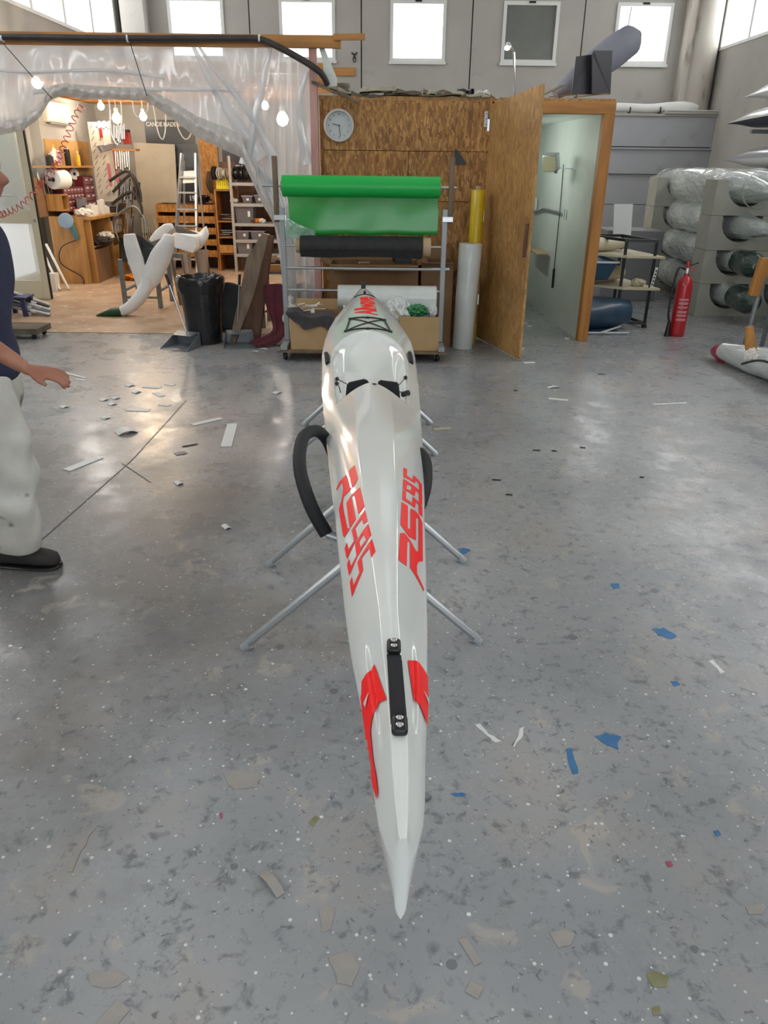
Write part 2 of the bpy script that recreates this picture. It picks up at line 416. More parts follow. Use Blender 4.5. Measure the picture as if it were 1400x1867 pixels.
# thicker low wall of stacked slabs in the right corner, with its ledge
lw = struct('wall_low_right', M().bx(3.2, XR, 15.76, YB - .001, 0, 2.52), 'gap', smooth=0)
for z0, z1 in ((0, 1.0), (1.01, 1.53), (1.545, 2.0), (2.015, 2.52)):
    obj('wall_slab', M().bx(3.2, XR - .005, 15.7, 15.759, z0, z1), 'concrete_low', lw, smooth=0)
obj('ledge', M().bx(3.2, XR - .005, 15.67, YB - .002, 2.521, 2.56), 'concrete', lw, smooth=0)
obj('ledge_cap', M().bx(5.1, XR - .005, 15.63, 16.3, 2.561, 2.6), 'concrete', lw, smooth=0)
struct('trim_1', M().lathe([(.24, 2.6), (.24, ZC)], (5.78, 16.14, 0), 20).bx(5.42, 5.6, 16.08, YB - .001, 2.6, ZC), 'concrete_dirty')
struct('trim_2', M().bx(-4.87, -4.45, 16.05, YB - .001, 0, ZC), 'concrete', smooth=0)
def side_wall(name, x0, x1, sill, top, wn, mt):
    inn = x0 if x0 > 0 else x1; s = 1 if x0 > 0 else -1
    lo = M().bx(x0, x1, YF, YB, 0, sill) if x0 > 0 else M().bx(x0, x1, YF, 9.2, 0, sill).bx(x0, x1, 11.35, YB, 0, sill).bx(x0, x1, 10.06, 10.2, 0, sill).bx(x0, x1, 10.2, 11.35, 0, .15).bx(x0, x1, 10.2, 11.35, 2.1, sill).bx(x0, x1, 9.2, 10.06, 2.15, sill)
    w = struct(name, lo.bx(x0, x1, YF, YB, top, ZC).bx(x0, x1, 16.1, YB, sill, top), mt, smooth=0)
    fr = M(); y = 16.1
    fr.bx(inn - .02 * s, inn + .1 * s, YF, 16.1, sill, sill + .05).bx(inn - .02 * s, inn + .1 * s, YF, 16.1, top - .05, top)
    ys = []
    while y > YF + .5:
        fr.bx(inn - .02 * s, inn + .08 * s, y - .09, y, sill + .05, top - .05); ys.append(y); y -= 1.22
    o = struct(wn, fr, 'white_frame', smooth=0)
    for y in ys: obj('pane', M().bx(inn + .05 * s, inn + .06 * s, max(y - 1.175, YF), y - .09, sill + .05, top - .05), 'window_sky', o, smooth=0)
side_wall('wall_right', XR, XR + .2, 3.61, 4.9, 'window_6', 'concrete')
# (the left wall has a doorway and, behind the open door leaf, a tall opening for the added glowing panel)
side_wall('wall_left', XL - .2, XL, 3.52, 4.8, 'window_7', 'concrete')
m = M().bx(XL, XR, YF - .2, YF, 4.1, ZC).bx(XL, -1.8, YF - .2, YF, 0, 4.1).bx(3.4, XR, YF - .2, YF, 0, 4.1)
struct('wall_front', m, 'concrete', smooth=0)
sk = [(-3.4, -2.2), (-.1, 1.1), (3.3, 4.5)]
m = M(); x = XL - .2
for a, b in sk: m.bx(x, a, YF - .2, YB + .2, ZC, ZC + .1); x = b
m.bx(x, XR + .2, YF - .2, YB + .2, ZC, ZC + .1)
for a, b in sk: m.bx(a, b, YF - .2, YF + 1, ZC, ZC + .1).bx(a, b, 15.2, YB + .2, ZC, ZC + .1)
ce = struct('ceiling', m, 'ceiling_paint', smooth=0)
for a, b in sk: obj('roof_light_panel', M().bx(a, b, YF + 1, 15.2, ZC + .06, ZC + .08), 'roof_light', ce, smooth=0)
for y in (-.5, 3.5, 7.5, 11.2, 14.6): obj('ceiling_beam', M().bx(XL, XR, y - .12, y + .12, 5.5, ZC - .001), 'concrete', ce, smooth=0)

backlight = struct('window_8', M().bx(XL - .12, XL + .01, 10.2, 10.25, .15, 2.1).bx(XL - .12, XL + .01, 11.3, 11.35, .15, 2.1).bx(XL - .12, XL + .01, 10.25, 11.3, .15, .2).bx(XL - .12, XL + .01, 10.25, 11.3, 2.05, 2.1).bx(XL - .1, XL, 10.25, 11.3, 1.0, 1.06), 'white_frame', smooth=0)  # glowing panel added behind the open door leaf to brighten its glass
emit_mat('backlight_glow', (.95, .98, 1.0), 1.6)
for z0, z1 in ((.2, 1.0), (1.06, 2.05)): obj('pane', M().bx(XL - .08, XL - .07, 10.25, 11.3, z0, z1), 'backlight_glow', backlight, smooth=0)

# ------------------------------------------------------------------ the plywood booth in the middle
bw = struct('wall_partition', M().bx(-.62, .97, 8.02, 8.06, 0, 2.2), 'gap', smooth=0)
for x0, x1, z0, z1, dy in ((-.62, .97, 1.775, 2.2, .0), (-.62, .19, 1.33, 1.77, .006), (.195, .97, 1.33, 1.77, .004), (-.62, .35, 0, 1.325, .002), (.355, .97, 0, 1.325, .008)):
    obj('osb_panel', M().bx(x0, x1, 8.0 - .002 + dy, 8.0195, z0, z1), 'osb', bw, smooth=0)
struct('wall_booth_left', M().bx(-.66, -.62, 8.07, 10.6, 0, 2.2), 'osb', smooth=0)
struct('wall_booth_back', M().bx(-.62, 2.1, 10.56, 10.6, 0, 2.2), 'pale_panel', smooth=0)
struct('wall_booth_inner', M().bx(.93, .97, 8.07, 10.55, 0, 2.08), 'pale_panel', smooth=0)
m = M().add([(2.0, 8.0, 0), (2.0, 8.0, 2.1), (1.87, 10.55, 2.1), (1.87, 10.55, 0), (2.05, 8.0, 0), (2.05, 8.0, 2.1), (1.92, 10.55, 2.1), (1.92, 10.55, 0)],
            [(0, 1, 2, 3), (7, 6, 5, 4), (0, 4, 5, 1), (3, 2, 6, 7), (1, 5, 6, 2), (0, 3, 7, 4)])
struct('wall_booth_right', m, 'pale_panel', smooth=0)
struct('ceiling_booth', M().bx(.975, 1.99, 8.02, 10.55, 2.1, 2.12), 'pale_panel', smooth=0)
struct('roof_booth', M().bx(-.66, 2.13, 8.03, 10.65, 2.201, 2.235), 'plywood', smooth=0)
struct('trim_3', M().bx(2.0, 2.1, 7.88, 7.995, 0, 2.1), 'pine', smooth=0, bevel=.004)
struct('trim_4', M().bx(.98, 2.1, 7.88, 7.995, 2.1, 2.2), 'pine_x', smooth=0, bevel=.004)
# the opened plywood door leaf
d0, d1 = Vector((.95, 7.97, 0)), Vector((1.24, 6.97, 0))
n = (d1 - d0).normalized().cross(Vector((0, 0, 1)))
dr = struct('door_2', M().prism([d0 + Vector((0, 0, .015)), d1 + Vector((0, 0, .015)), d1 + Vector((0, 0, 2.26)), d0 + Vector((0, 0, 2.17))], n * -.022), 'plywood', smooth=0)
e = (d1 - d0).normalized()
obj('door_handle', M().bar(d1 - e * .05 + n * .012 + Vector((0, 0, .92)), d1 - e * .04 + n * .012 + Vector((0, 0, 1.2)), .03, .024), 'dark_wood', dr, bevel=.004)
for z in (.35, 1.15, 1.95): obj('hinge', M().bar(d0 + n * .012 + Vector((0, 0, z)), d0 + n * .012 + Vector((0, 0, z + .1)), .02, .02), 'steel', dr)

# plaster board wedge, pink wrapped post and top beam of the curtain
mat('pink_wrap', 'c79a92', .35, c2='a8776a', scale=9, stretch=(1, 1, .15), coat=.3)
struct('trim_5', M().bx(-.735, -.662, 7.93, 8.0, 0, 2.62), 'pink_wrap', smooth=0, bevel=.006)
bm_ = struct('trim_6', M().bx(XL, -.44, 7.9, 7.96, 2.60, 2.70), 'pine_x', smooth=0, bevel=.004)
obj('plank_end', M().bar((-.5, 7.87, 2.68), (-.22, 7.87, 2.685), .03, .05), 'pine_x', bm_, smooth=0)

# ------------------------------------------------------------------ paint marks on the floor
mat('paint_blue', '2f6a9e', .5, c2='3d78aa', scale=30); mat('paint_pink', 'a24d66', .5); mat('paint_olive', '77764d', .6, c2='84876a', scale=20)
mat('paint_white', 'd6d8d6', .5); mat('paint_tan', '9d9790', .6, c2='949290', scale=20); mat('paint_dark', '3f4347', .6)
def stain(pts, mt, seed=0, h=.0012):
    pp = [G(x, y) for x, y in pts]; r = random.Random(seed); out = []
    for i in range(len(pp)):
        a, b = pp[i], pp[(i + 1) % len(pp)]
        for k in range(3):
            p = a.lerp(b, k / 3); s = (a - b).length * .07
            out.append(Vector((p.x + r.uniform(-s, s), p.y + r.uniform(-s, s), .0004)))
    obj('paint_mark', M().prism(out, (0, 0, h)), mt, FLOOR, smooth=0)
stain([(1085, 1343), (1105, 1337), (1131, 1342), (1126, 1366), (1106, 1358)], 'paint_blue', 1)
stain([(1031, 1366), (1041, 1364), (1047, 1385), (1054, 1410), (1044, 1412), (1037, 1390)], 'paint_blue', 2)
stain([(1188, 1147), (1212, 1145), (1233, 1160), (1224, 1166), (1200, 1158)], 'paint_blue', 3)
stain([(1113, 1064), (1127, 1064), (1130, 1072), (1117, 1074)], 'paint_blue', 4)
stain([(836, 1002), (846, 999), (858, 1003), (850, 1010), (842, 1010)], 'paint_blue', 5)
stain([(1222, 1243), (1234, 1242), (1240, 1249), (1228, 1252)], 'paint_blue', 6)
stain([(1300, 1516), (1310, 1514), (1315, 1522), (1306, 1526)], 'paint_blue', 7)
stain([(822, 1448), (842, 1445), (850, 1450), (832, 1453)], 'paint_blue', 8)
stain([(1213, 1572), (1222, 1570), (1227, 1578), (1218, 1582)], 'paint_pink', 9)
stain([(1178, 1775), (1196, 1770), (1218, 1782), (1214, 1800), (1190, 1803)], 'paint_olive', 10)
stain([(1188, 1838), (1202, 1835), (1205, 1850), (1192, 1853)], 'paint_olive', 11)
stain([(562, 1500), (575, 1488), (583, 1492), (572, 1508)], 'paint_olive', 12)
stain([(400, 1485), (405, 1480), (406, 1490), (402, 1494)], 'paint_pink', 13)
stain([(866, 1322), (874, 1320), (892, 1338), (914, 1352), (905, 1354), (885, 1341)], 'paint_white', 14)
stain([(930, 1360), (946, 1330), (955, 1325), (952, 1340), (938, 1362)], 'paint_white', 15)
stain([(124, 1590), (140, 1545), (165, 1510), (172, 1512), (150, 1552), (132, 1590)], 'paint_tan', 16)
stain([(1002, 1702), (1030, 1694), (1046, 1702), (1044, 1722), (1016, 1728)], 'paint_tan', 17)
stain([(1360, 1655), (1385, 1648), (1398, 1652), (1390, 1668), (1366, 1668)], 'paint_tan', 18)
stain([(580, 1660), (600, 1652), (612, 1660), (604, 1695), (588, 1700)], 'paint_tan', 19)
stain([(405, 1410), (440, 1405), (474, 1412), (468, 1435), (430, 1440)], 'paint_tan', 20)
stain([(600, 1745), (640, 1735), (655, 1760), (640, 1800), (615, 1790)], 'paint_tan', 21)
stain([(160, 1775), (215, 1768), (235, 1785), (200, 1802), (165, 1798)], 'paint_tan', 22)
stain([(1290, 1205), (1300, 1203), (1322, 1226), (1314, 1228)], 'paint_white', 23)
# saw cuts in the slab at the left
for a, b in (((340, 730), (240, 840)), ((240, 840), (70, 990)), ((222, 845), (275, 880))):
    pa, pb = G(*a), G(*b); obj('floor_joint', M().bar(pa + Vector((0, 0, .0006)), pb + Vector((0, 0, .0006)), .008, .001), 'paint_dark', FLOOR, smooth=0)

# ------------------------------------------------------------------ the kayak (stern towards the camera)
CX = [(0.8712, 0.037), (0.968, 0.0361), (1.1, 0.0334), (1.2584, 0.0282), (1.452, 0.0167), (1.6896, 0.007), (2.0064, -0.0053), (2.42, -0.0211), (2.684, -0.0326), (3.0008, -0.0449), (3.3, -0.059), (3.6608, -0.0739), (3.9512, -0.0862), (4.3824, -0.1021), (4.752, -0.1162), (5.016, -0.132), (5.2976, -0.1417), (5.6056, -0.1522), (5.852, -0.1672), (6.16, -0.1892)]
HW = [(0.88, 0.008), (0.886, 0.0145), (0.9, 0.022), (0.93, 0.0325), (0.968, 0.0405), (1.03, 0.0475), (1.1, 0.0519), (1.1792, 0.0598), (1.2584, 0.0686), (1.3464, 0.0783), (1.452, 0.0889), (1.5664, 0.0994), (1.6896, 0.1091), (1.8392, 0.1197), (2.0064, 0.132), (2.2, 0.1452), (2.42, 0.1628), (2.684, 0.1813), (3.0008, 0.2033), (3.3, 0.2218), (3.6608, 0.2429), (3.9512, 0.2596), (4.18, 0.2684), (4.3824, 0.2728), (4.576, 0.2719), (4.752, 0.2675), (5.016, 0.2446), (5.2976, 0.2094), (5.6056, 0.154), (5.852, 0.0977), (6.028, 0.0546), (6.116, 0.0264), (6.16, 0.007)]
ZD = [(0.88, 0.6644), (1.144, 0.682), (1.76, 0.6908), (2.64, 0.6978), (3.08, 0.704), (3.476, 0.7154), (4.048, 0.7128), (4.752, 0.719), (5.28, 0.7436), (5.808, 0.7682), (6.16, 0.7788)]
RG = [(0.88, 0.007), (1.0164, 0.0141), (1.144, 0.0167), (1.5488, 0.0211), (1.848, 0.0352), (2.2, 0.051), (2.64, 0.066), (2.992, 0.0774), (3.52, 0.088), (6.16, 0.088)]
KE = [(0.88, 0.4708), (0.968, 0.4584), (1.32, 0.4479), (1.936, 0.4536), (3.08, 0.441), (3.96, 0.441), (4.84, 0.4586), (5.456, 0.4822), (5.896, 0.5328), (6.16, 0.726)]
def zg(s): return .6028 + .1496 * max(0, (s - 3.52) / 2.64) ** 1.6
WC = [(3.33, .167), (3.52, .176), (3.87, .198), (4.18, .215), (4.38, .205), (4.51, .17), (4.6, .115), (4.65, .06), (4.68, 0)]
FLO = [(3.43, .455), (3.78, .46), (4.02, .488), (4.26, .55), (4.44, .625), (4.68, .70)]
def deck_z(s, t):
    w = interp(HW, s); x = abs(t) * w; zc = interp(ZD, s); g = zg(s); r = min(interp(RG, s), w * .6)
    if x < r: zr = zc - .003 * (x / r) ** 2
    else:
        q = (x - r) / max(w - r, 1e-6); zr = zc - .003 - (zc - .003 - g) * (.72 * q + .28 * q ** 4)
    zo = zc - (zc - g) * (abs(t) ** (1.3 + .9 * sst(3.55, 4.2, s)))
    k = sst(2.73, 3.43, s); z = zr * (1 - k) + zo * k
    rear = 3.489 - 4.09 * (t * w) ** 2          # rear edge of the cockpit
    if s > rear and s < 4.70:
        wc = interp(WC, s)
        ins = sst(0, .075, wc - x) if wc > x else 0
        ins *= sst(0, .018, s - rear)
        fl = interp(FLO, s) + .4 * x * x
        z = z * (1 - ins) + min(fl, z) * ins
    # recess under the carry handle
    if 1.109 < s < 1.461:
        z -= .014 * sst(1.109, 1.179, s) * (1 - sst(1.355, 1.461, s)) * (1 - sst(.55, .72, abs(t)))
    return z
st = [.88, .883, .888, .895, .905]
x = .915
while x < 3.08: st.append(x); x += .045
while x < 3.397: st.append(x); x += .026
while x < 3.626: st.append(x); x += .008
while x < 4.84: st.append(x); x += .03
while x < 6.15: st.append(x); x += .045
st.append(6.16)
ND, NH = 34, 12
rings = []
for s0 in st:
    ring = []
    bend = math.exp(-((s0 - 3.494) / .194) ** 2)
    for j in range(-ND, ND + 1):
        t = j / ND; w0 = interp(HW, s0)
        s = s0 - 4.09 * (t * w0) ** 2 * bend
        s = max(.88, s); w = interp(HW, s)
        ring.append(Vector((interp(CX, s) + t * w, s, deck_z(s, t))))
    s = s0; w = interp(HW, s); g = zg(s); k = interp(KE, s); cx = interp(CX, s)
    sr = s0 - 4.09 * w * w * bend; sr = max(.88, sr); wr = interp(HW, sr); gr = zg(sr); kr = interp(KE, sr); cr_ = interp(CX, sr)
    for j in range(1, NH * 2):
        a = PI * j / (NH * 2)
        V = sst(.88, 2.11, s) * (1 - sst(4.93, 5.98, s))
        px_ = math.cos(a); bl = math.copysign(min(1, abs(px_) * 6), px_) * min(.009, wr * .8) * (1 - V); u_ = (1 - abs(px_)) ** (.68 + .32 * sst(2.5, 4.5, s)) * (1 - V) + math.sin(a) * V     # V sections at the ends, round amidships
        ring.append(Vector((cr_ + px_ * (wr - abs(bl)) + bl, sr, gr - (gr - kr) * u_)))
    rings.append(ring)
kayak = thing('kayak', 'long glossy white kayak with red lettering resting on folding stands', 'kayak', (-.053, 3.43, .40))
hm = M().loft(rings, cap=True)
hull = obj('hull', hm, 'gel_white', kayak, smooth=60)
bvh = BVHTree.FromPolygons([tuple(v) for v in hm.v], hm.f)
def drop(x, y, off=.001):
    h, nrm, i, d = bvh.ray_cast(Vector((x, y, 2)), Vector((0, 0, -1)))
    if h is None:
        h, nrm, i, d = bvh.find_nearest(Vector((x, y, .61)))
    if nrm.z < 0: nrm = -nrm
    return h + nrm * off
def decal(poly, name='letter', mt='red_vinyl', hole=None, off=.0016, step=.018):
    """vinyl cut to a plan outline (metres on the deck) and laid down on the curved deck"""
    pts = [Vector((x, y, 0)) for x, y in poly]
    bm = bmesh.new(); f = bm.faces.new([bm.verts.new(p) for p in pts]); 
    if f.normal.z < 0: f.normal_flip()
    if hole:
        # cut the hole by splitting along the hole edges and removing what lies inside
        hp = [Vector((x, y, 0)) for x, y in hole]
        c = sum(hp, Vector()) / len(hp)
        for i in range(len(hp)):
            a, b = hp[i], hp[(i + 1) % len(hp)]; nn = (b - a).cross(Vector((0, 0, 1))).normalized()
            bmesh.ops.bisect_plane(bm, geom=bm.verts[:] + bm.edges[:] + bm.faces[:], plane_co=a, plane_no=nn)
    bmesh.ops.triangulate(bm, faces=bm.faces[:])
    if hole:
        dele = []
        for fc in bm.faces:
            q = fc.calc_center_median(); ins = True; sg = None
            for i in range(len(hp)):
                a, b = hp[i], hp[(i + 1) % len(hp)]; cr2 = (b - a).cross(q - a).z
                if sg is None: sg = cr2 > 0
                elif (cr2 > 0) != sg: ins = False
            if ins: dele.append(fc)
        bmesh.ops.delete(bm, geom=dele, context='FACES')
    xs = [v.co.x for v in bm.verts]; ys = [v.co.y for v in bm.verts]
    v = math.floor(min(xs) / step) * step
    while v < max(xs):
        bmesh.ops.bisect_plane(bm, geom=bm.verts[:] + bm.edges[:] + bm.faces[:], plane_co=(v, 0, 0), plane_no=(1, 0, 0)); v += step * .5
    v = math.floor(min(ys) / step) * step
    while v < max(ys):
        bmesh.ops.bisect_plane(bm, geom=bm.verts[:] + bm.edges[:] + bm.faces[:], plane_co=(0, v, 0), plane_no=(0, 1, 0)); v += step * 1.5
    m = M(); bm.verts.index_update()
    m.v = [drop(q.co.x, q.co.y, off) for q in bm.verts]; m.f = [tuple(w.index for w in fc.verts) for fc in bm.faces]; bm.free()
    return obj(name, m, mt, kayak, smooth=60, fixn=False)
decal([(0.0465,1.9477),(0.0604,1.9684),(0.0758,1.9482),(0.0927,1.908),(0.1,1.9213),(0.1042,2.0187),(0.1181,2.0523),(0.1119,1.893),(0.0977,1.8592),(0.0923,1.8299),(0.0906,1.7821),(0.1094,1.7413),(0.1071,1.7283),(0.0715,1.7838),(0.0754,1.9312),(0.0678,1.9269),(0.0623,1.7769),(0.04,1.7822)])
decal([(0.0546,2.1739),(0.0751,2.1772),(0.0708,2.0143),(0.0793,2.0217),(0.0834,2.1723),(0.1007,2.184),(0.1119,2.1789),(0.1214,2.1511),(0.1181,2.0523),(0.1042,2.0187),(0.109,2.1497),(0.0996,2.1356),(0.0943,1.9773),(0.0739,1.9644),(0.0485,2.0084)])
decal([(0.06,2.2785),(0.0716,2.2812),(0.0699,2.224),(0.0901,2.2257),(0.094,2.2819),(0.1262,2.2784),(0.1238,2.202),(0.1111,2.1932),(0.1139,2.2551),(0.1032,2.2597),(0.0994,2.2052),(0.0574,2.1957)])
decal([(0.0639,2.3797),(0.1305,2.3847),(0.1267,2.2908),(0.115,2.2831),(0.1177,2.3573),(0.1064,2.3561),(0.1013,2.297),(0.0607,2.2877)],hole=[(0.0766,2.3525),(0.0927,2.3621),(0.0895,2.3224),(0.074,2.3088)])
decal([(0.0669,2.4866),(0.0803,2.492),(0.0777,2.4292),(0.0978,2.4294),(0.1021,2.479),(0.1332,2.4705),(0.1306,2.3939),(0.1196,2.3876),(0.1218,2.4457),(0.1117,2.45),(0.1049,2.4117),(0.0642,2.3977)])
decal([(-0.1059,2.4909),(-0.0893,2.3553),(-0.1014,2.3161),(-0.1235,2.2951),(-0.1342,2.2888),(-0.1351,2.2475),(-0.1305,2.2006),(-0.147,2.233),(-0.1405,2.2773),(-0.1389,2.3523),(-0.1447,2.4008),(-0.1498,2.4109),(-0.1642,2.3899),(-0.1663,2.4021),(-0.1572,2.4317),(-0.1338,2.4485),(-0.1286,2.4246),(-0.1145,2.3213),(-0.1078,2.3152),(-0.1259,2.4695)])
decal([(-0.147,2.233),(-0.1305,2.2006),(-0.1096,2.0508),(-0.1023,2.0393),(-0.1218,2.2248),(-0.1031,2.2643),(-0.0796,2.2772),(-0.0598,2.1189),(-0.0777,2.0898),(-0.0971,2.242),(-0.1065,2.2443),(-0.085,2.0697),(-0.1165,2.0112),(-0.1214,2.0286)])
decal([(-0.0582,2.0945),(-0.048,2.0128),(-0.0602,2.0056),(-0.0656,2.0476),(-0.0845,2.0153),(-0.0764,1.9522),(-0.1018,1.8766),(-0.1063,1.8993),(-0.1126,1.9486),(-0.1075,1.9688),(-0.1006,1.9197),(-0.085,1.9446),(-0.0953,2.0169)])
decal([(-0.0453,1.9946),(-0.0351,1.9177),(-0.0713,1.8439),(-0.0913,1.7804),(-0.1008,1.8459),(-0.0967,1.8696),(-0.0884,1.8195),(-0.0748,1.8503),(-0.0821,1.9261)],hole=[(-0.0585,1.9469),(-0.0496,1.904),(-0.0651,1.8817),(-0.0697,1.9204)])
decal([(-0.0327,1.893),(-0.0219,1.8192),(-0.0325,1.7892),(-0.039,1.848),(-0.0593,1.8191),(-0.0533,1.755),(-0.0792,1.6695),(-0.0882,1.745),(-0.0839,1.7648),(-0.0773,1.7142),(-0.0629,1.7529),(-0.0709,1.8147)])
decal([(-0.0152,1.3597),(0.0116,1.2221),(-0.0026,1.2337),(-0.012,1.2153),(-0.0181,1.1902),(-0.0196,1.1717),(-0.0137,1.1068),(-0.0068,1.0547),(-0.0029,1.0177),(-0.0044,1.0037),(-0.0126,1.0466),(-0.0432,1.2946),(-0.0413,1.2996),(-0.0423,1.3314),(-0.0312,1.3373)],name='stern_stripe',off=.003,step=.008)
decal([(0.0552,1.3693),(0.0683,1.3821),(0.1002,1.3767),(0.0997,1.337),(0.0929,1.2158),(0.0804,1.2279),(0.0692,1.2464),(0.0643,1.2478)],name='stern_stripe',off=.003,step=.008)
decal([(-0.0231,1.2728),(-0.0294,1.2442),(-0.0336,1.2628)],name='stripe_notch',mt='gel_white',off=.0055,step=.006)
decal([(0.0847,1.293),(0.0964,1.2944),(0.0956,1.2775)],name='stripe_notch',mt='gel_white',off=.0055,step=.006)

# bow lettering, reading away from the cockpit
me = text_mesh('Allwave', .207, shear=.1, xs=.9, off=.006, space=.95)
org = Vector((-.145, 5.42, 0)); ux = Vector((-.062, .998, 0)).normalized(); uy = Vector((-.998, -.062, 0)).normalized()
bm = bmesh.new(); bm.from_mesh(me); bpy.data.meshes.remove(me); m = M()
bmesh.ops.triangulate(bm, faces=bm.faces[:])
for k in range(-6, 7): bmesh.ops.bisect_plane(bm, geom=bm.verts[:] + bm.edges[:] + bm.faces[:], plane_co=(0, k * .02, 0), plane_no=(0, 1, 0))
bm.verts.index_update()
for v in bm.verts:
    p = org + ux * v.co.x + uy * v.co.y; m.v.append(drop(p.x, p.y, .0015))
m.f = [tuple(w.index for w in fc.verts) for fc in bm.faces]; bm.free()
obj('bow_lettering', m, 'red_vinyl', kayak, smooth=0, fixn=False)
# carry handle on the stern deck
def hx(y): return .030 + (1.25 - y) * .035
ys = [1.14, 1.153, 1.17, 1.2, 1.25, 1.30, 1.338, 1.355, 1.368]
obj('carry_handle', M().loft([[drop(hx(y) - .016 + .032 * k / 6, y, 0) + Vector((0, 0, (.016 if 1.16 < y < 1.346 else .008) - abs(k - 3) ** 2 * .0006)) for k in range(7)] +
      [drop(hx(y) - .016 + .032 * k / 6, y, 0) + Vector((0, 0, (.006 if 1.16 < y < 1.346 else -.002))) for k in range(6, -1, -1)] for y in ys]), 'black_web', kayak, smooth=50)
for y0 in (1.122, 1.382):
    base = drop(hx(y0), y0, 0)
    obj('handle_plate', M().box((hx(y0), y0, base.z + .010), (.031, .044, .018)), 'black_plastic', kayak, bevel=.006)
    for dy in (-.010, .010): obj('bolt', M().lathe([(.007, 0), (.007, .002), (.0045, .0035)], (hx(y0), y0 + dy, base.z + .0195), 12), 'chrome', kayak)
# bungee hatch on the foredeck
def cordline(a, b, r=.006, n=8, name='deck_cord'):
    pts = [drop(a[0] + (b[0] - a[0]) * k / n, a[1] + (b[1] - a[1]) * k / n, r + .001) for k in range(n + 1)]
    obj(name, M().tube(pts, r, 6), 'cord', kayak)
hA, hB, hC, hD = (-.251, 4.72), (.026, 4.73), (-.013, 5.02), (-.238, 5.03)
for a, b in ((hA, hB), (hB, hC), (hC, hD), (hD, hA)): cordline(a, b, .005)
cordline(hA, hC, .004); cordline(hB, hD, .004)
for p in (hA, hB, hC, hD, ((hA[0] + hB[0]) / 2, 4.725), ((hC[0] + hD[0]) / 2, 5.025)):
    q = drop(p[0], p[1], 0); obj('cord_fitting', M().lathe([(.013, 0), (.013, .009), (.007, .012)], q, 10), 'black_plastic', kayak)
obj('deck_seam', M().tube([drop(-.242 + .154 * k / 6, 5.78 - .018 * abs(k - 3) / 3, .003) for k in range(7)], .0045, 6), 'cord', kayak)
obj('cord_fitting', M().lathe([(.01, 0), (.01, .018), (.005, .023)], drop(-.165, 5.81, 0), 10), 'black_plastic', kayak)
q = drop(-.182, 6.04, -.002); obj('bow_toggle', M().lathe([(.017, 0), (.017, .045), (.012, .052)], q, 12), 'black_plastic', kayak)
# grab straps on the gunwales, cords, backrest
for a, b in (((598, 664), (595, 646)), ((749, 663), (746, 645))):
    def hit(px, py):
        h, nn, i, d = bvh.ray_cast(CAMP, ray(px, py)); return h + nn * .004
    pa, pb = hit(*a), hit(*b); mid = (pa + pb) / 2 + Vector((0, 0, .014))
    obj('grab_strap', M().tube(smooth_pts([pa, mid, pb], 4), .013, 8), 'black_foam', kayak)
YS = 3.53
def pad(pts, name):
    obj(name, M().prism([P(x, y, YS) for x, y in pts], (0, .018, .0)), 'black_foam', kayak, smooth=0, bevel=.004)
pad([(629, 730), (632, 703), (636, 698), (663, 692), (669, 694), (673, 699), (673, 730)], 'backrest_pad')
pad([(688, 730), (689, 697), (694, 694), (724, 698), (727, 702), (730, 730)], 'backrest_pad')
def ball(px, py):
    h, nn, i, d = bvh.ray_cast(CAMP, ray(px, py)); p = h + nn * .008; r = .011
    obj('stopper', M().lathe([(.002, -r), (r * .8, -r * .6), (r, 0), (r * .8, r * .6), (.002, r)], p, 10), 'black_plastic', kayak); return p
b1 = ball(612, 692); b2 = ball(612, 701); b3 = ball(740, 691)
obj('backrest_cord', M().tube([b1, P(632, 700, YS)], .0025, 5), 'cord', kayak); obj('backrest_cord', M().tube([b2, P(618, 705, YS + .03), P(621, 716, YS)], .0025, 5), 'cord', kayak)
obj('backrest_cord', M().tube([b3, P(728, 701, YS)], .0025, 5), 'cord', kayak)
h, nn, i, d = bvh.ray_cast(CAMP, ray(741, 720)); c0 = h + nn * .008; obj('cord_clip', M().box(c0, (.045, .03, .022), Matrix.Rotation(-.3, 3, 'Y')), 'black_plastic', kayak, bevel=.006)
obj('backrest_cord', M().tube([P(728, 714, YS), c0], .0025, 5), 'cord', kayak)
obj('seat_vent', M().lathe([(.012, 0), (.011, .002)], drop(-.053, 3.46, .0005), 14), 'black_plastic', kayak)

# ------------------------------------------------------------------ folding stands: two crossed hoops each, padded on top
mat('stand_tube', 'b4b8bb', .35, .7)
def stand(loc, fl, y0, y1, label, rise=1.0):
    cxm = loc[0]; t = thing('kayak_stand', label, 'stand', loc)
    for s in (-1, 1):
        # frame with feet on side s, padded hoop on the other side
        foot = cxm + s * fl; sk = s * .03; o = -s; xb = cxm + o * .13
        for y in (y0, y1):
            obj('leg', M().tube([(foot, y + sk, .012), (cxm + s * .02, y + sk, .40), (xb, y + sk, .452)], .016, 12), 'stand_tube', t)
            obj('foot_cap', M().tube([(foot + s * .006, y + sk, .0), (foot - s * .02, y + sk, .02)], .02, 12), 'grey_paint', t)
        a, b = y0 + sk, y1 + sk
        tk = .93 if o > 0 else 1.0; rs = rise * (.68 if o > 0 else 1)
        path = smooth_pts([(xb, a, .452), (cxm + o * .185 * tk, a + .035, .455 + .09 * rs), (cxm + o * .235 * tk, a + .17, .455 + .17 * rs), (cxm + o * .252 * tk, (a + b) / 2 + .04, .455 + .2 * rs), (cxm + o * .243 * tk, b - .16, .455 + .205 * rs), (cxm + o * .205 * tk, b - .06, .455 + .185 * rs), (cxm + o * .165, b - .01, .455 + .115 * rs), (xb, b, .452)], 6)
        obj('padded_hoop', M().tube(path, .025, 14), 'black_foam', t)
    zc_ = .40
    obj('pivot_bar', M().tube([(cxm, y0 - .05, zc_), (cxm, y1 + .05, zc_)], .008, 10), 'steel', t)
    return t
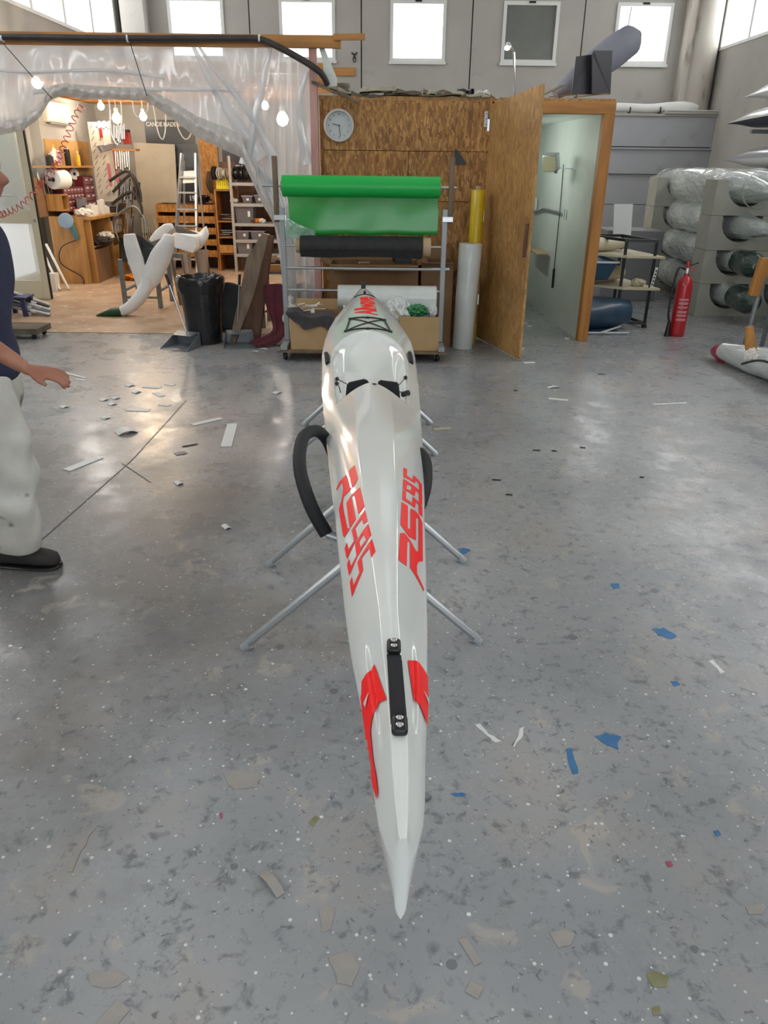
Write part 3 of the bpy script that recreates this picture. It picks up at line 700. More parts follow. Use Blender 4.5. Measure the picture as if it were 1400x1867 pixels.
stand((-.075, 2.68, 0), .44, 2.37, 3.01, 'folding stand with black padded hoops under the stern half of the white kayak')
stand((-.12, 4.72, 0), .44, 4.40, 5.02, 'folding stand under the cockpit half of the white kayak, mostly hidden', .1)

# ------------------------------------------------------------------ roll rack on wheels
mat('green_vinyl', '0fb04a', .35, c2='12a846', scale=2); film_mat('green_film', lin('5fd97c'), .45, .2, .06, glass=1); film_mat('clear_film', lin('bfe6d6'), .6, .1, .15, wr=.3, wscale=12)
mat('card_core', 'b59a7b', .8); mat('card', 'b7996f', .85, c2='ab8d63', scale=3); mat('card_dark', '8d6d4c', .85, c2='7f6044', scale=3); mat('black_cloth', '1d1d1e', .7, c2='262627', scale=20, bump=.1)
mat('white_film', 'd5dad8', .3, c2='c8cfcd', scale=5, coat=.3, bump=.05); film_mat('bag_film', lin('e8eeee'), .25, .2, .15, wr=.5, wscale=14)
mat('yellow_film', 'd8b91c', .35, c2='cfae14', scale=8, coat=.3); mat('grey_cloth', '3c3a3c', .85, c2='464346', scale=14, bump=.1)
mat('green_foil', '0c5a2c', .2, c2='2d8a50', scale=30, bump=.6, bscale=40, coat=.4)
Y0, XA, XB = 7.1, -.93, .505
rk = thing('roll_rack', 'grey metal trolley rack holding the green, black and white rolls', 'rack', ((XA + XB) / 2, 7.05, 0))
for x, b in ((XA, 0), (XB, 1)):
    obj('post', M().bx(x - .022, x + .022, Y0 - .022, Y0 + .022, .145, 1.30), 'grey_paint', rk, bevel=.004)
    s = -1 if b == 0 else 1
    obj('post_extension', M().bx(x + s * .045 - .022, x + s * .045 + .022, Y0 - .02, Y0 + .02, 1.18, 1.71), 'plank_brown', rk, bevel=.004)
    obj('clamp', M().bx(x - s * .0221, x + s * .068, Y0 - .035, Y0 - .021, 1.2, 1.24), 'steel', rk)
    obj('post_foot_rail', M().bx(x - .03, x + .03, 6.83, 7.42, .105, .143), 'grey_paint', rk, bevel=.004)
obj('base_board', M().bx(-.99, .56, 6.82, 7.43, .085, .103), 'plank_brown', rk)
zr = {'green': 1.475, 'black': .985, 'bar': .795, 'white': .60}
obj('axle', M().tube([(XA - .16, Y0, zr['green']), (XB + .09, Y0, zr['green'])], .011, 10), 'steel', rk)
obj('axle', M().tube([(XA - .02, Y0, zr['black']), (XB + .02, Y0, zr['black'])], .011, 10), 'steel', rk)
obj('axle', M().tube([(XA - .02, Y0, zr['bar']), (XB + .06, Y0, zr['bar'])], .014, 10), 'steel', rk)
obj('axle', M().tube([(XA - .02, Y0, zr['white']), (XB + .02, Y0, zr['white'])], .012, 10), 'steel', rk)
for x, y in ((-.93, 6.9), (.47, 6.9), (-.93, 7.36), (.47, 7.36)):
    w = obj('caster', M().lathe([(.012, -.016), (.039, -.016), (.041, -.006), (.041, .006), (.039, .016), (.012, .016)], (x, y + .02, .041), 16, axis=(1, .3, 0)), 'black_plastic', rk)
    obj('fork', M().bar((x - .02, y + .01, .03), (x - .02, y, .082), .004, .03).bar((x + .022, y + .01, .03), (x + .022, y, .082), .004, .03).bx(x - .03, x + .03, y - .03, y + .03, .078, .0845), 'steel', w)

def roll(name, label, x0, x1, z, r, mt, core, coremt, y=Y0, cat='roll', spiral=True):
    t = thing(name, label, cat, ((x0 + x1) / 2, y, z - r))
    n = 40; prof = [(r - .003, 0), (r, .003), (r, x1 - x0 - .003), (r - .003, x1 - x0)]
    obj('wound_sheet', M().lathe([(core + .001, 0)] + prof + [(core + .001, x1 - x0), (core + .001, 0)], (x0, y, z), n, axis=(1, 0, 0), cap=False), mt, t)
    return t
gr = roll('green_roll', 'roll of bright green vinyl on the top axle of the rack', -.915, .452, zr['green'], .088, 'green_vinyl', .04, 'card_core')
obj('core', M().lathe([(.02, -.01), (.04, -.01), (.04, 1.385), (.02, 1.385)], (-.92, Y0, zr['green']), 24, axis=(1, 0, 0)), 'card_core', gr)
# green sheet hanging from it in a loop
g = []
for i in range(25):
    v = i / 24
    if v < .55: q = v / .55; y = Y0 + .075 + .01 * math.sin(3 * q); z = zr['green'] - .045 - q * .335
    elif v < .7: q = (v - .55) / .15; y = Y0 + .075 + .04 - .04 * math.cos(q * PI); z = zr['green'] - .38 - .022 * math.sin(q * PI)
    else: q = (v - .7) / .3; y = Y0 + .158; z = zr['green'] - .38 + q * .19
    g.append([Vector((-.885 + 1.325 * j / 16 + (.02 * v), y + .006 * math.sin(j * .9 + v * 4), z + .012 * (j / 16 - .5) * (v > .5) + .006 * math.sin(j * 1.3) * v)) for j in range(17)])
obj('hanging_sheet', M().thick(g, .0015), 'green_film', gr, smooth=60)
br = roll('black_roll', 'black fabric roll on a cardboard tube, middle axle of the rack', -.775, .315, zr['black'], .09, 'black_cloth', .062, 'card_core')
obj('core', M().lathe([(.025, 0), (.06, 0), (.06, 1.2), (.025, 1.2), (.025, 0)], (-.815, Y0, zr['black']), 28, axis=(1, 0, 0), cap=False), 'card_core', br)
obj('core_end', M().lathe([(.03, 0), (.078, 0), (.08, .004), (.08, .07), (.03, .07)], (.317, Y0, zr['black']), 28, axis=(1, 0, 0)), 'card_core', br)
g = [[Vector((-.77 + 1.08 * j / 8, Y0 - .088 + .012 * i, zr['black'] - .03 - .028 * i - .006 * math.sin(j))) for j in range(9)] for i in range(3)]
obj('loose_edge', M().thick(g, .002), 'black_cloth', br, smooth=60)
wr_ = roll('white_roll', 'thick white film roll on the lowest axle behind the kayak bow', -.445, .455, zr['white'] - .055, .105, 'white_film', .04, 'card_core')
g = [[Vector((-.02 + .47 * j / 10, Y0 - .105 + .03 * math.sin(i * .5) * (i / 6) - .004 * math.sin(j * 1.1), zr['white'] - .06 - .045 * i - .01 * math.sin(j * .8))) for j in range(11)] for i in range(6)]
obj('hanging_film', M().thick(g, .002), 'white_film', wr_, smooth=60)
tb = thing('film_tube', 'small grey tube end under the white roll beside the bow', 'tube', (-.38, Y0 - .1, .41))
obj('tube_wall', M().lathe([(.028, 0), (.045, 0), (.045, .3), (.028, .3), (.028, 0)], (-.4, Y0 - .06, .445), 20, axis=(1, .15, -.02), cap=False), 'white_film', tb)
# clear film remnant at the left post
g = [[Vector((-.90 + .26 * j / 8 * (1 if i > 1 else .25 + .35 * i), Y0 - .04 - .03 * math.sin(i * .6 + j * .3), 1.27 - .045 * i - .012 * j * (1 - i / 5))) for j in range(9)] for i in range(6)]
obj('clear_film_remnant', M().thick(g, .0015), 'clear_film', None, 'crumpled clear film hanging off the left post of the roll rack', 'film', smooth=60)

# upright rolls against the wall
t = thing('upright_white_roll', 'tall off-white film roll standing on the floor beside the plywood door', 'roll', (.76, 7.5, 0))
obj('wound_sheet', M().lathe([(.03, 0), (.098, 0), (.1, .004), (.11, .98), (.108, .985), (.03, .985), (.03, 0)], (.76, 7.5, 0), 32, cap=False, axis=(.03, .02, 1)), 'white_film', t)
obj('core', M().lathe([(.018, .003), (.029, .003), (.029, .99), (.018, .99), (.018, .003)], (.76, 7.5, 0), 20, cap=False, axis=(.03, .02, 1)), 'card_core', t)
t = thing('upright_yellow_roll', 'narrow yellow film roll standing behind the tall white roll', 'roll', (.86, 7.73, 0))
obj('wound_sheet', M().lathe([(.03, 0), (.062, 0), (.064, .004), (.066, 1.44), (.064, 1.445), (.03, 1.445), (.03, 0)], (.84, 7.70, 0), 28, cap=False, axis=(.012, .03, 1)), 'yellow_film', t)
obj('core', M().lathe([(.018, .003), (.029, .003), (.029, 1.48), (.018, 1.48), (.018, .003)], (.84, 7.70, 0), 20, cap=False, axis=(.012, .03, 1)), 'card_core', t)

# ------------------------------------------------------------------ cardboard boxes
def open_box(name, label, x0, x1, y0, y1, z0, z1, mt, flaps=(.1, .1, .1, .1), ang=(1.9, 2.0, 1.8, 2.1), th=.006):
    t = thing(name, label, 'box', ((x0 + x1) / 2, (y0 + y1) / 2, z0))
    obj('bottom', M().bx(x0 + th, x1 - th, y0 + th, y1 - th, z0, z0 + th), mt, t, smooth=0)
    obj('side', M().bx(x0, x1, y0, y0 + th, z0, z1), mt, t, smooth=0); obj('side', M().bx(x0, x1, y1 - th, y1, z0, z1), mt, t, smooth=0)
    obj('side', M().bx(x0, x0 + th, y0 + th, y1 - th, z0, z1), mt, t, smooth=0); obj('side', M().bx(x1 - th, x1, y0 + th, y1 - th, z0, z1), mt, t, smooth=0)
    for k, (a, b, o) in enumerate((((x0, y0, z1), (x1, y0, z1), (0, -1, 0)), ((x0, y1, z1), (x1, y1, z1), (0, 1, 0)), ((x0, y0, z1), (x0, y1, z1), (-1, 0, 0)), ((x1, y0, z1), (x1, y1, z1), (1, 0, 0)))):
        if flaps[k] <= 0: continue
        a, b, o = Vector(a), Vector(b), Vector(o); dv = o * math.sin(ang[k]) * flaps[k] + Vector((0, 0, math.cos(ang[k]) * flaps[k]))
        ins = (b - a).normalized() * .012; nn = dv.cross(b - a).normalized() * .004
        obj('flap', M().prism([a, b, b + dv - ins, a + dv + ins], nn), mt, t, smooth=0)
    return t
open_box('cardboard_box', 'open cardboard box with a dark cloth on the rack base, left of the bow', -.87, -.32, 6.87, 7.3, .105, .40, 'card', (0, .1, 0, .12), (1.9, .5, 1.8, .4))
open_box('cardboard_box', 'open cardboard box with a white bag on the rack base, right of the bow', .12, .48, 6.88, 7.35, .105, .41, 'card', (0, .1, .08, 0), (1.9, .5, .5, .4))
open_box('cardboard_box', 'big brown cardboard carton standing on the floor against the particle board wall', -.55, .3, 7.5, 7.95, 0, .78, 'card_dark', (.12, .1, .1, .1), (1.9, .4, 1.2, 1.3))
open_box('cardboard_box', 'upright brown cardboard carton beside the tall white roll', .33, .64, 7.55, 7.95, 0, .80, 'card_dark', (.1, .1, 0, 0), (1.5, .4, .4, .8))
g = []
for i in range(11):
    row = []
    for j in range(13):
        u, v = j / 12, i / 10
        x = -.90 + .42 * u; zt = .415 + .012 * math.sin(u * 9) + .03 * (u < .3)
        fall = max(0, (v - .25)); drop_ = (.02 + .17 * u + .05 * math.sin(u * 7)) * fall * 1.5
        y = 7.05 - .2 * min(v / .3, 1) - .015 * math.sin(u * 12 + v * 3) * fall
        row.append(Vector((x + .05 * v * u, y, zt - drop_)))
    g.append(row)
obj('dark_cloth', M().thick(g, -.004), 'grey_cloth', None, 'dark grey cloth thrown over the corner of the left cardboard box', 'cloth', smooth=60)
m = M()
for k in range(14):
    a = k * 2.4; p = Vector((-.78 + .09 * math.cos(a) + .004 * k, 7.12 + .05 * math.sin(a), .43 + .008 * (k % 5))); q = p + Vector((.12 * math.cos(a * 1.7), .05 * math.sin(a), .03 * math.sin(k)))
    m.bar(p, q, .035, .002)
obj('paper_strips', m, 'paint_white', None, 'white paper strips sticking out of the left cardboard box', 'paper', smooth=0)
def crumple(name, c, r, mt, label, cat, seed=1, sc=3, amp=.35, n=18):
    bm = bmesh.new(); bmesh.ops.create_icosphere(bm, subdivisions=4, radius=1)
    for v in bm.verts:
        k = 1 + amp * noise.noise(v.co * sc + Vector((seed, 0, 0))) + amp * .4 * noise.noise(v.co * sc * 2.7)
        v.co = Vector((v.co.x * r[0] * k, v.co.y * r[1] * k, v.co.z * r[2] * k)) + Vector(c)
    m = M(); m.v = [v.co.copy() for v in bm.verts]; m.f = [tuple(w.index for w in f.verts) for f in bm.faces]; bm.free()
    return obj(name, m, mt, None, label, cat, smooth=25)
crumple('plastic_bag', (.10, 6.98, .44), (.11, .08, .13), 'white_film', 'crumpled white plastic bag bulging out of the right cardboard box', 'bag', 3)
crumple('green_foil', (.28, 6.97, .45), (.095, .06, .055), 'green_foil', 'shiny green crumpled foil in the right cardboard box', 'foil', 5)
crumple('plastic_bag', (.42, 7.0, .44), (.04, .04, .055), 'white_film', 'small white plastic bag on the right edge of the right cardboard box', 'bag', 9)
obj('offcut', M().prism([(.08, 7.6, .785), (.24, 7.6, .785), (.24, 7.72, .80), (.05, 7.72, .80)], (0, 0, .05)), 'black_plastic', None, 'black angular offcut lying on the big brown carton', 'offcut', smooth=0)
obj('offcut', M().box((-.22, 7.6, .79), (.1, .05, .012), Matrix.Rotation(.3, 3, 'Z')), 'card_core', None, 'small tan scrap on top of the big brown carton', 'offcut', smooth=0)

# ------------------------------------------------------------------ wall clock
ck = P(618, 229, 7.99)
t = thing('wall_clock', 'round wall clock with grey rim on the particle board wall', 'clock', (ck.x, 7.985, ck.z - .145))
mat('clock_face', 'b4babb', .3); mat('clock_rim', 'c0bdbb', .4); mat('clock_ink', '4a5052', .5)
obj('rim', M().lathe([(.118, 0), (.138, 0), (.143, .012), (.143, .03), (.136, .042), (.122, .042), (.118, .03), (.118, 0)], (ck.x, 7.997, ck.z), 48, axis=(0, -1, 0), cap=False), 'clock_rim', t)
obj('dial', M().lathe([(.1, 0), (.12, 0), (.12, .012), (.1, .012)], (ck.x, 7.997, ck.z), 48, axis=(0, -1, 0)), 'clock_face', t)
for h in range(1, 13):
    a = PI / 2 - h * PI / 6
    text_on('numeral', str(h), .026, (ck.x + .096 * math.cos(a), 7.9835, ck.z + .096 * math.sin(a)), (1, 0, 0), (0, 0, 1), 'clock_ink', t)
def hand(ang, L, w, y):
    d = Vector((math.sin(ang), 0, math.cos(ang))); obj('hand', M().bar(Vector((ck.x, y, ck.z)) - d * .012, Vector((ck.x, y, ck.z)) + d * L, w, .002, (0, 1, 0)), 'clock_ink', t, smooth=0)
hand(math.radians(-76), .062, .007, 7.981); hand(math.radians(172), .092, .005, 7.978)
obj('hub', M().lathe([(.006, 0), (.006, .01)], (ck.x, 7.984, ck.z), 12, axis=(0, -1, 0)), 'clock_ink', t)
# bracket plate and dark flap on the particle board
p = P(886, 217, 7.99); t = thing('hinge_plate', 'small white metal hinge plate beside the plywood door', 'hinge', (p.x, 7.993, p.z - .07))
obj('plate', M().bx(p.x - .016, p.x + .016, 7.99, 7.997, p.z - .065, p.z + .065), 'white_frame', t)
for dz in (-.045, 0, .045): obj('screw', M().lathe([(.005, 0), (.004, .003)], (p.x + .004, 7.9899, p.z + dz), 8, axis=(0, -1, 0)), 'gap', t)
a = [P(829, 271, 7.98), P(834, 274, 7.98), P(851, 299, 7.98), P(829, 300, 7.98)]
obj('rubber_flap', M().prism(a, (0, .012, 0)), 'black_plastic', None, 'black triangular rubber flap fixed to the particle board above the rack post', 'flap', smooth=0)

# ------------------------------------------------------------------ stuff on top of the booth
ZR = 2.236
mat('foam_scrap', 'b9b4a0', .8, c2='a7a28c', scale=8); mat('grey_pot', '6d655c', .6); mat('scrap_grey', '77705f', .8, c2='5f574a', scale=6)
sc_ = [  # (end a, end b in the outline of the heap, width, thickness, material, height lift, label)
 ((568, 152), (655, 192), .05, .03, 'plank_brown', 0, 'long brown lath hanging over the top left edge of the booth'),
 ((585, 152), (640, 176), .10, .03, 'foam_scrap', .02, 'pale batten lying beside the hose on the booth roof'),
 ((600, 158), (672, 180), .16, .03, 'scrap_grey', .01, 'dark flat offcut on the booth roof behind the clock'),
 ((655, 160), (722, 155), .25, .05, 'foam_scrap', .05, 'pale green foam sheet lying on the booth roof'),
 ((658, 161), (676, 178), .06, .03, 'white_frame', .06, 'short white strip on the booth roof left of the foam sheet'),
 ((690, 158), (716, 168), .07, .035, 'white_frame', .08, 'curled white strip over the foam sheet'),
 ((715, 166), (768, 162), .22, .04, 'scrap_grey', .02, 'dull brown board in the middle of the booth roof'),
 ((762, 177), (796, 167), .06, .025, 'foam_scrap', .01, 'pale lath poking over the roof edge below the third window'),
 ((772, 162), (834, 168), .2, .035, 'plank_brown', .03, 'brown board on the booth roof near its middle'),
 ((806, 169), (880, 175), .12, .03, 'foam_scrap', .015, 'pale curved strip along the booth roof edge'),
 ((835, 158), (864, 164), .08, .045, 'black_plastic', .05, 'black bracket on the booth roof'),
 ((868, 165), (892, 178), .06, .03, 'white_frame', .03, 'white arched strip on the booth roof near the plywood door'),
 ((893, 174), (914, 187), .045, .022, 'foam_scrap', 0, 'short pale batten dangling over the edge by the plywood door'),
 ((640, 172), (700, 176), .18, .025, 'scrap_grey', 0, 'grey brown sheet edge under the foam sheet on the booth roof'),
 ((700, 175), (780, 173), .2, .025, 'plank_brown', 0, 'wide brown sheet along the middle front edge of the booth roof'),
 ((775, 174), (850, 176), .18, .022, 'scrap_grey', 0, 'grey brown sheet edge right of the middle on the booth roof'),
 ((840, 178), (898, 182), .14, .02, 'foam_scrap', 0, 'pale sheet edge close to the plywood door on the booth roof')]
for k, (a, b, w, h, mt, lift, lb) in enumerate(sc_):
    hang = k in (0, 12)
    Y = 7.93 if hang else 8.02 + .03 * (k % 3)
    pa, pb = P(*a, Y), P(*b, Y - .02)
    if not hang: pa.z = max(pa.z - h, ZR + .002 + lift * .5); pb.z = max(pb.z - h, ZR + .002 + lift * .5)
    pts = smooth_pts([pa, pa.lerp(pb, .35) + Vector((0, 0, .012 * math.sin(k * 2.3))), pa.lerp(pb, .7) + Vector((0, 0, .014 * math.cos(k * 1.7))), pb], 3)
    sd = Vector((0, 1, 0)); rings = []
    for i, p in enumerate(pts):
        jag = .012 * math.sin(i * 2.1 + k); f = Vector((0, -.02 + jag, 0)); dz = Vector((0, 0, .01 * math.sin(i * 1.3 + k)))
        rings.append([p + f, p + sd * w, p + sd * w + Vector((0, 0, h)) + dz, p + f + Vector((0, 0, h * .7)) + dz])
    obj('roof_offcut', M().loft(rings), mt, None, lb, 'offcut', smooth=0)
p = P(625, 158, 8.25)
t = thing('grey_pot', 'small grey tapered pot standing on the booth roof', 'pot', (p.x, 8.25, ZR))
obj('wall', M().lathe([(.04, 0), (.046, .003), (.064, .09), (.068, .09), (.068, .115), (.058, .115), (.04, .01)], (p.x, 8.25, ZR), 20, cap=True), 'grey_pot', t)
obj('handle', M().tube(arc((p.x - .06, 8.25, ZR + .06), .045, PI * .6, PI * 1.45, 8), .003, 6), 'steel', t)
a = [P(579, 80, 7.97), P(589, 81, 7.97), P(614, 143, 7.97), P(614, 157, 7.97), P(592, 157, 7.97), P(588, 110, 7.97)]
obj('plaster_board', M().prism(a, (0, .02, 0)), 'pale_panel', None, 'slanted white board leaning on the pink post above the booth', 'board', smooth=0)
p0, p1 = P(607, 123, YB - .02), P(648, 139, YB - .02)
obj('wall_board', M().bx(p0.x, p1.x, YB - .03, YB - .002, p1.z, p0.z), 'pine_x', None, 'orange wooden board fixed on the back wall behind the grey pot', 'board', smooth=0, bevel=.003)
p = P(646, 104, YB - .01)
t = thing('wall_hook', 'small black antler shaped hook on the back wall', 'hook', (p.x, YB - .01, p.z - .08))
obj('horn', M().tube(arc((p.x, YB - .015, p.z + .09), .05, PI * 1.08, PI * 1.92, 10), .011, 8), 'black_plastic', t)
obj('ring', M().tube([Vector((p.x + .026 * math.cos(a), YB - .015, p.z - .035 + .05 * math.sin(a))) for a in [k * PI / 8 for k in range(17)]], .007, 6, cap=False), 'black_plastic', t)
obj('cross_bar', M().bar((p.x - .02, YB - .015, p.z - .05), (p.x + .02, YB - .015, p.z + .04), .008, .008).bar((p.x + .02, YB - .015, p.z - .05), (p.x - .02, YB - .015, p.z + .04), .008, .008), 'black_plastic', t)
# black insulated hose along the curtain beam
pts = [P(-330, 62, 7.86), P(-60, 66, 7.86), P(60, 68, 7.86), P(200, 70, 7.86), P(330, 70, 7.86), P(430, 70, 7.86), P(470, 71, 7.86), P(500, 82, 7.86), P(545, 106, 7.86), P(578, 127, 7.86), P(590, 140, 7.88), P(597, 154, 7.92)]
t = thing('insulated_hose', 'black insulated hose running along the beam and down to the booth', 'hose', (P(300, 70, 7.86).x, 7.86, 2.25))
mat('hose_black', '2b2526', .5, c2='3a3230', scale=8)
obj('hose', M().tube(smooth_pts(pts, 5), .028, 12), 'hose_black', t)
for x in (4, 233, 473): q = P(x, 70, 7.86); obj('cable_tie', M().lathe([(.03, -.008), (.033, -.008), (.033, .008), (.03, .008)], q, 14, axis=(1, 0, -.02)), 'white_frame', t)

# boat end and mould piece on top of the closet
mat('mauve_grey', '8d8f9b', .4, c2='7b7d8a', scale=3); mat('dark_grey_gel', '2c2d34', .4, c2='35363e', scale=2)
a, b = P(1012, 172, 8.5), P(1167, 60, 8.5); ax = b - a; rings = []
side = ax.normalized().cross(Vector((0, 1, 0))).normalized()
for k in range(31):
    q = k / 30; c = a + ax * q; w = .02 + .125 * math.sin(PI * min(1, .08 + q * .62)) if q < .85 else .138 * (1 - .8 * ((q - .85) / .15) ** 3)
    rings.append([c + side * (w * math.cos(t_)) + Vector((0, 1, 0)) * (.09 * math.sin(t_) * (1 - .6 * q)) for t_ in [2 * PI * j / 28 for j in range(28)]])
obj('boat_end', M().loft(rings), 'mauve_grey', None, 'grey pointed boat end sticking up from the closet roof', 'boat part', smooth=60)
t = thing('mould_piece', 'dark grey angled mould standing on the closet roof', 'mould', (P(1080, 165, 8.2).x, 8.25, ZR))
obj('left_face', M().prism([P(1042, 172, 8.15), P(1050, 103, 8.15), P(1079, 99, 8.2), P(1078, 172, 8.2)], (0, .03, 0)), 'dark_grey_gel', t, smooth=0, bevel=.004)
obj('right_face', M().prism([P(1079, 172, 8.12), P(1079, 100, 8.12), P(1083, 92, 8.12), P(1117, 92, 8.2), P(1113, 172, 8.2)], (0, .03, 0)), 'dark_grey_gel', t, smooth=0, bevel=.004)
for k, (a, b, w, mt, lb) in enumerate((((985, 176), (1030, 150), .1, 'scrap_grey', 'brown bent card flap at the left corner of the closet roof'), ((1005, 178), (1060, 170), .12, 'plank_brown', 'flat brown scrap under the boat end on the closet roof'), ((1050, 176), (1112, 165), .12, 'card_dark', 'torn cardboard in front of the dark mould on the closet roof'))):
    pa, pb = P(*a, 8.05), P(*b, 8.05); pa.z = ZR + .008; pb.z = max(pb.z - .03, ZR + .03)
    obj('roof_offcut', M().prism([pa, pb, pb + Vector((-.02, w, .01)), pa + Vector((0, w, .005))], (0, 0, .008)), mt, None, lb, 'offcut', smooth=0)
pa = P(939, 172, 8.3); pa.z = ZR
t = thing('chrome_lamp', 'chrome gooseneck lamp standing on the booth roof behind the plywood door', 'lamp', pa)
obj('base', M().lathe([(.06, 0), (.06, .01), (.015, .018)], pa, 18), 'chrome', t)
pts = [pa + Vector((0, 0, .015)), P(938, 140, 8.3), P(937, 105, 8.3), P(936, 94, 8.3), P(930, 84, 8.3)]
obj('stem', M().tube(smooth_pts(pts, 5), .011, 10), 'chrome', t)
q = P(926, 83, 8.3); hdl = obj('head', M().lathe([(.012, .03), (.03, .01), (.034, -.02), (.03, -.022), (.014, .02)], q, 16, axis=(.3, .35, .9)), 'chrome', t)
emit_mat('bulb_cold', (1, .98, .95), 30)
obj('bulb', M().lathe([(.003, -.024), (.02, -.016), (.024, 0), (.016, .014), (.003, .02)], q + Vector((-.008, -.012, -.018)), 14), 'bulb_cold', t)
point_light('chrome_lamp_light', q + Vector((-.02, -.04, -.06)), 4, (1, .95, .9))

# inside the closet: floodlight, pipe, cable, little shelf
p = P(1006, 297, 8.9); p.x = 1.78
fl = thing('floodlight', 'square work floodlight mounted on the pale closet wall', 'floodlight', p)
mat('flood_glass', 'cfcba8', .15, coat=.5)
R = Matrix.Rotation(-.55, 3, 'Z') @ Matrix.Rotation(.35, 3, 'X')
p = P(1005, 296, 8.75)
obj('housing', M().box(p, (.16, .1, .17), R), 'alu', fl, bevel=.012); obj('glass', M().box(p + R @ Vector((0, -.052, 0)), (.14, .006, .15), R), 'flood_glass', fl)
obj('bracket', M().bar(p + Vector((.06, .04, -.05)), Vector((1.955, p.y + .05, p.z - .06)), .025, .01), 'steel', fl)
obj('clip', M().box(p + R @ Vector((.07, -.05, -.075)), (.03, .02, .03), R), 'steel', fl)
t = thing('power_cable', 'thin dark cable running down the pale closet wall from the floodlight', 'cable', (1.95, 8.9, .35))
def wallpt(px, py):
    v = ray(px, py); k = (2.0 - (8.0 * -.13 / 2.55 * -1) * 0); 
    # closet right wall: x = 2.0 - .13*(y-8)/2.55
    s = 2.0 / v.x; 
    for _ in range(20): y = v.y * s; s = (2.0 - .13 * (y - 8) / 2.55 - .012) / v.x
    return CAMP + v * s
obj('cord', M().tube([wallpt(x, y) for x, y in ((1027, 300), (1024, 345), (1020, 390), (1014, 450), (1010, 490))], .005, 6), 'cord', t)
obj('plug', M().tube([wallpt(1010, 490), wallpt(1007, 525)], .014, 8), 'black_plastic', t)
t = thing('wall_pipe', 'bent grey pipe with bracket on the closet wall below the floodlight', 'pipe', wallpt(1000, 386) - Vector((.03, 0, .03)))
obj('pipe', M().tube([wallpt(x, y) - Vector((.02, 0, 0)) for x, y in ((974, 388), (985, 385), (994, 381), (1010, 385), (1024, 388))], .013, 8), 'galv', t)
q = wallpt(1030, 390); obj('bracket', M().box(q, (.012, .05, .09)), 'steel', t)
q = wallpt(978, 372); obj('switch_box', M().box(q - Vector((.01, 0, 0)), (.03, .08, .14)), 'white_frame', t, bevel=.005)
q = wallpt(990, 457); obj('closet_shelf', M().bx(q.x - .14, q.x, q.y - .35, q.y + .3, q.z - .012, q.z), 'card_core', None, 'small wooden shelf board on the closet wall above the cable plug', 'shelf', smooth=0)

cu_b = thing('closet_shade_block', 'unseen dark cupboard added inside the closet to shade its lower wall', 'cupboard', (1.14, 9.4, 0))  # unseen block added so the lower closet wall stays in shade
obj('carcass', M().bx(.985, 1.3, 8.75, 10.4, .06, .78), 'dark_wood', cu_b, smooth=0); obj('top', M().bx(.98, 1.33, 8.72, 10.43, .781, .81), 'plank_brown', cu_b, smooth=0); obj('plinth', M().bx(.985, 1.27, 8.78, 10.38, 0, .059), 'gap', cu_b, smooth=0)
for k in range(3): d = obj('door', M().bx(1.301, 1.318, 8.77 + k * .545, 9.3 + k * .545, .08, .76), 'dark_wood', cu_b, smooth=0); obj('knob', M().lathe([(.012, 0), (.014, .015)], (1.318, 8.83 + k * .545, .6), 10, axis=(1, 0, 0)), 'steel', d)
cl = thing('closet_fill_lamp', 'unseen white tube lamp added behind the plywood door to brighten the closet wall', 'lamp', (1.0, 9.1, 1.8))  # added fill lamp, out of view, lifts the inner closet wall
obj('body', M().bx(.972, 1.0, 8.55, 9.65, 1.83, 1.89), 'white_frame', cl); emit_mat('tube_glow', (.95, 1, .96), 4)
obj('tube', M().tube([(1.02, 8.6, 1.86), (1.02, 9.6, 1.86)], .014, 12), 'tube_glow', cl)
for y in (8.59, 9.61): obj('holder', M().bx(1.0, 1.04, y - .01, y + .01, 1.84, 1.88), 'white_frame', cl)
d = bpy.data.lights.new('closet_fill_tube', 'AREA'); d.shape = 'RECTANGLE'; d.size = 1.0; d.size_y = .05; d.energy = 7; d.color = (.93, 1, .95)
o = bpy.data.objects.new('closet_fill_tube', d); C.objects.link(o); o.location = (1.06, 9.1, 1.86); o.rotation_euler = (0, math.radians(-90), math.radians(0)); o.rotation_euler = Vector((1, 0, -.25)).to_track_quat('-Z', 'Y').to_euler()

# ------------------------------------------------------------------ workshop behind the plastic curtain
YW = 14.0
mat('shop_wall', 'b5b2ab', .8, c2='a7a49c', scale=2)
sw = struct('wall_workshop_back', M().bx(XL, -.66, YW, YW + .08, 0, 2.5), 'shop_wall', smooth=0)
jd = struct('ceiling_workshop', M().bx(XL, -1.2, 12.2, YW + .08, 2.6, 2.63), 'pine_x', smooth=0)
for y in (12.25, 12.8, 13.4, 13.92): obj('joist', M().bx(XL, -1.2, y, y + .06, 2.5, 2.599), 'pine_x', jd, smooth=0)
for k, y in enumerate((9.2, 10.47, 10.87, 11.17, 11.57)):
    struct('trim_%d' % (7 + k), M().bx(XL, -.67, y, y + .06, 2.52, 2.62), 'pine_x', smooth=0)
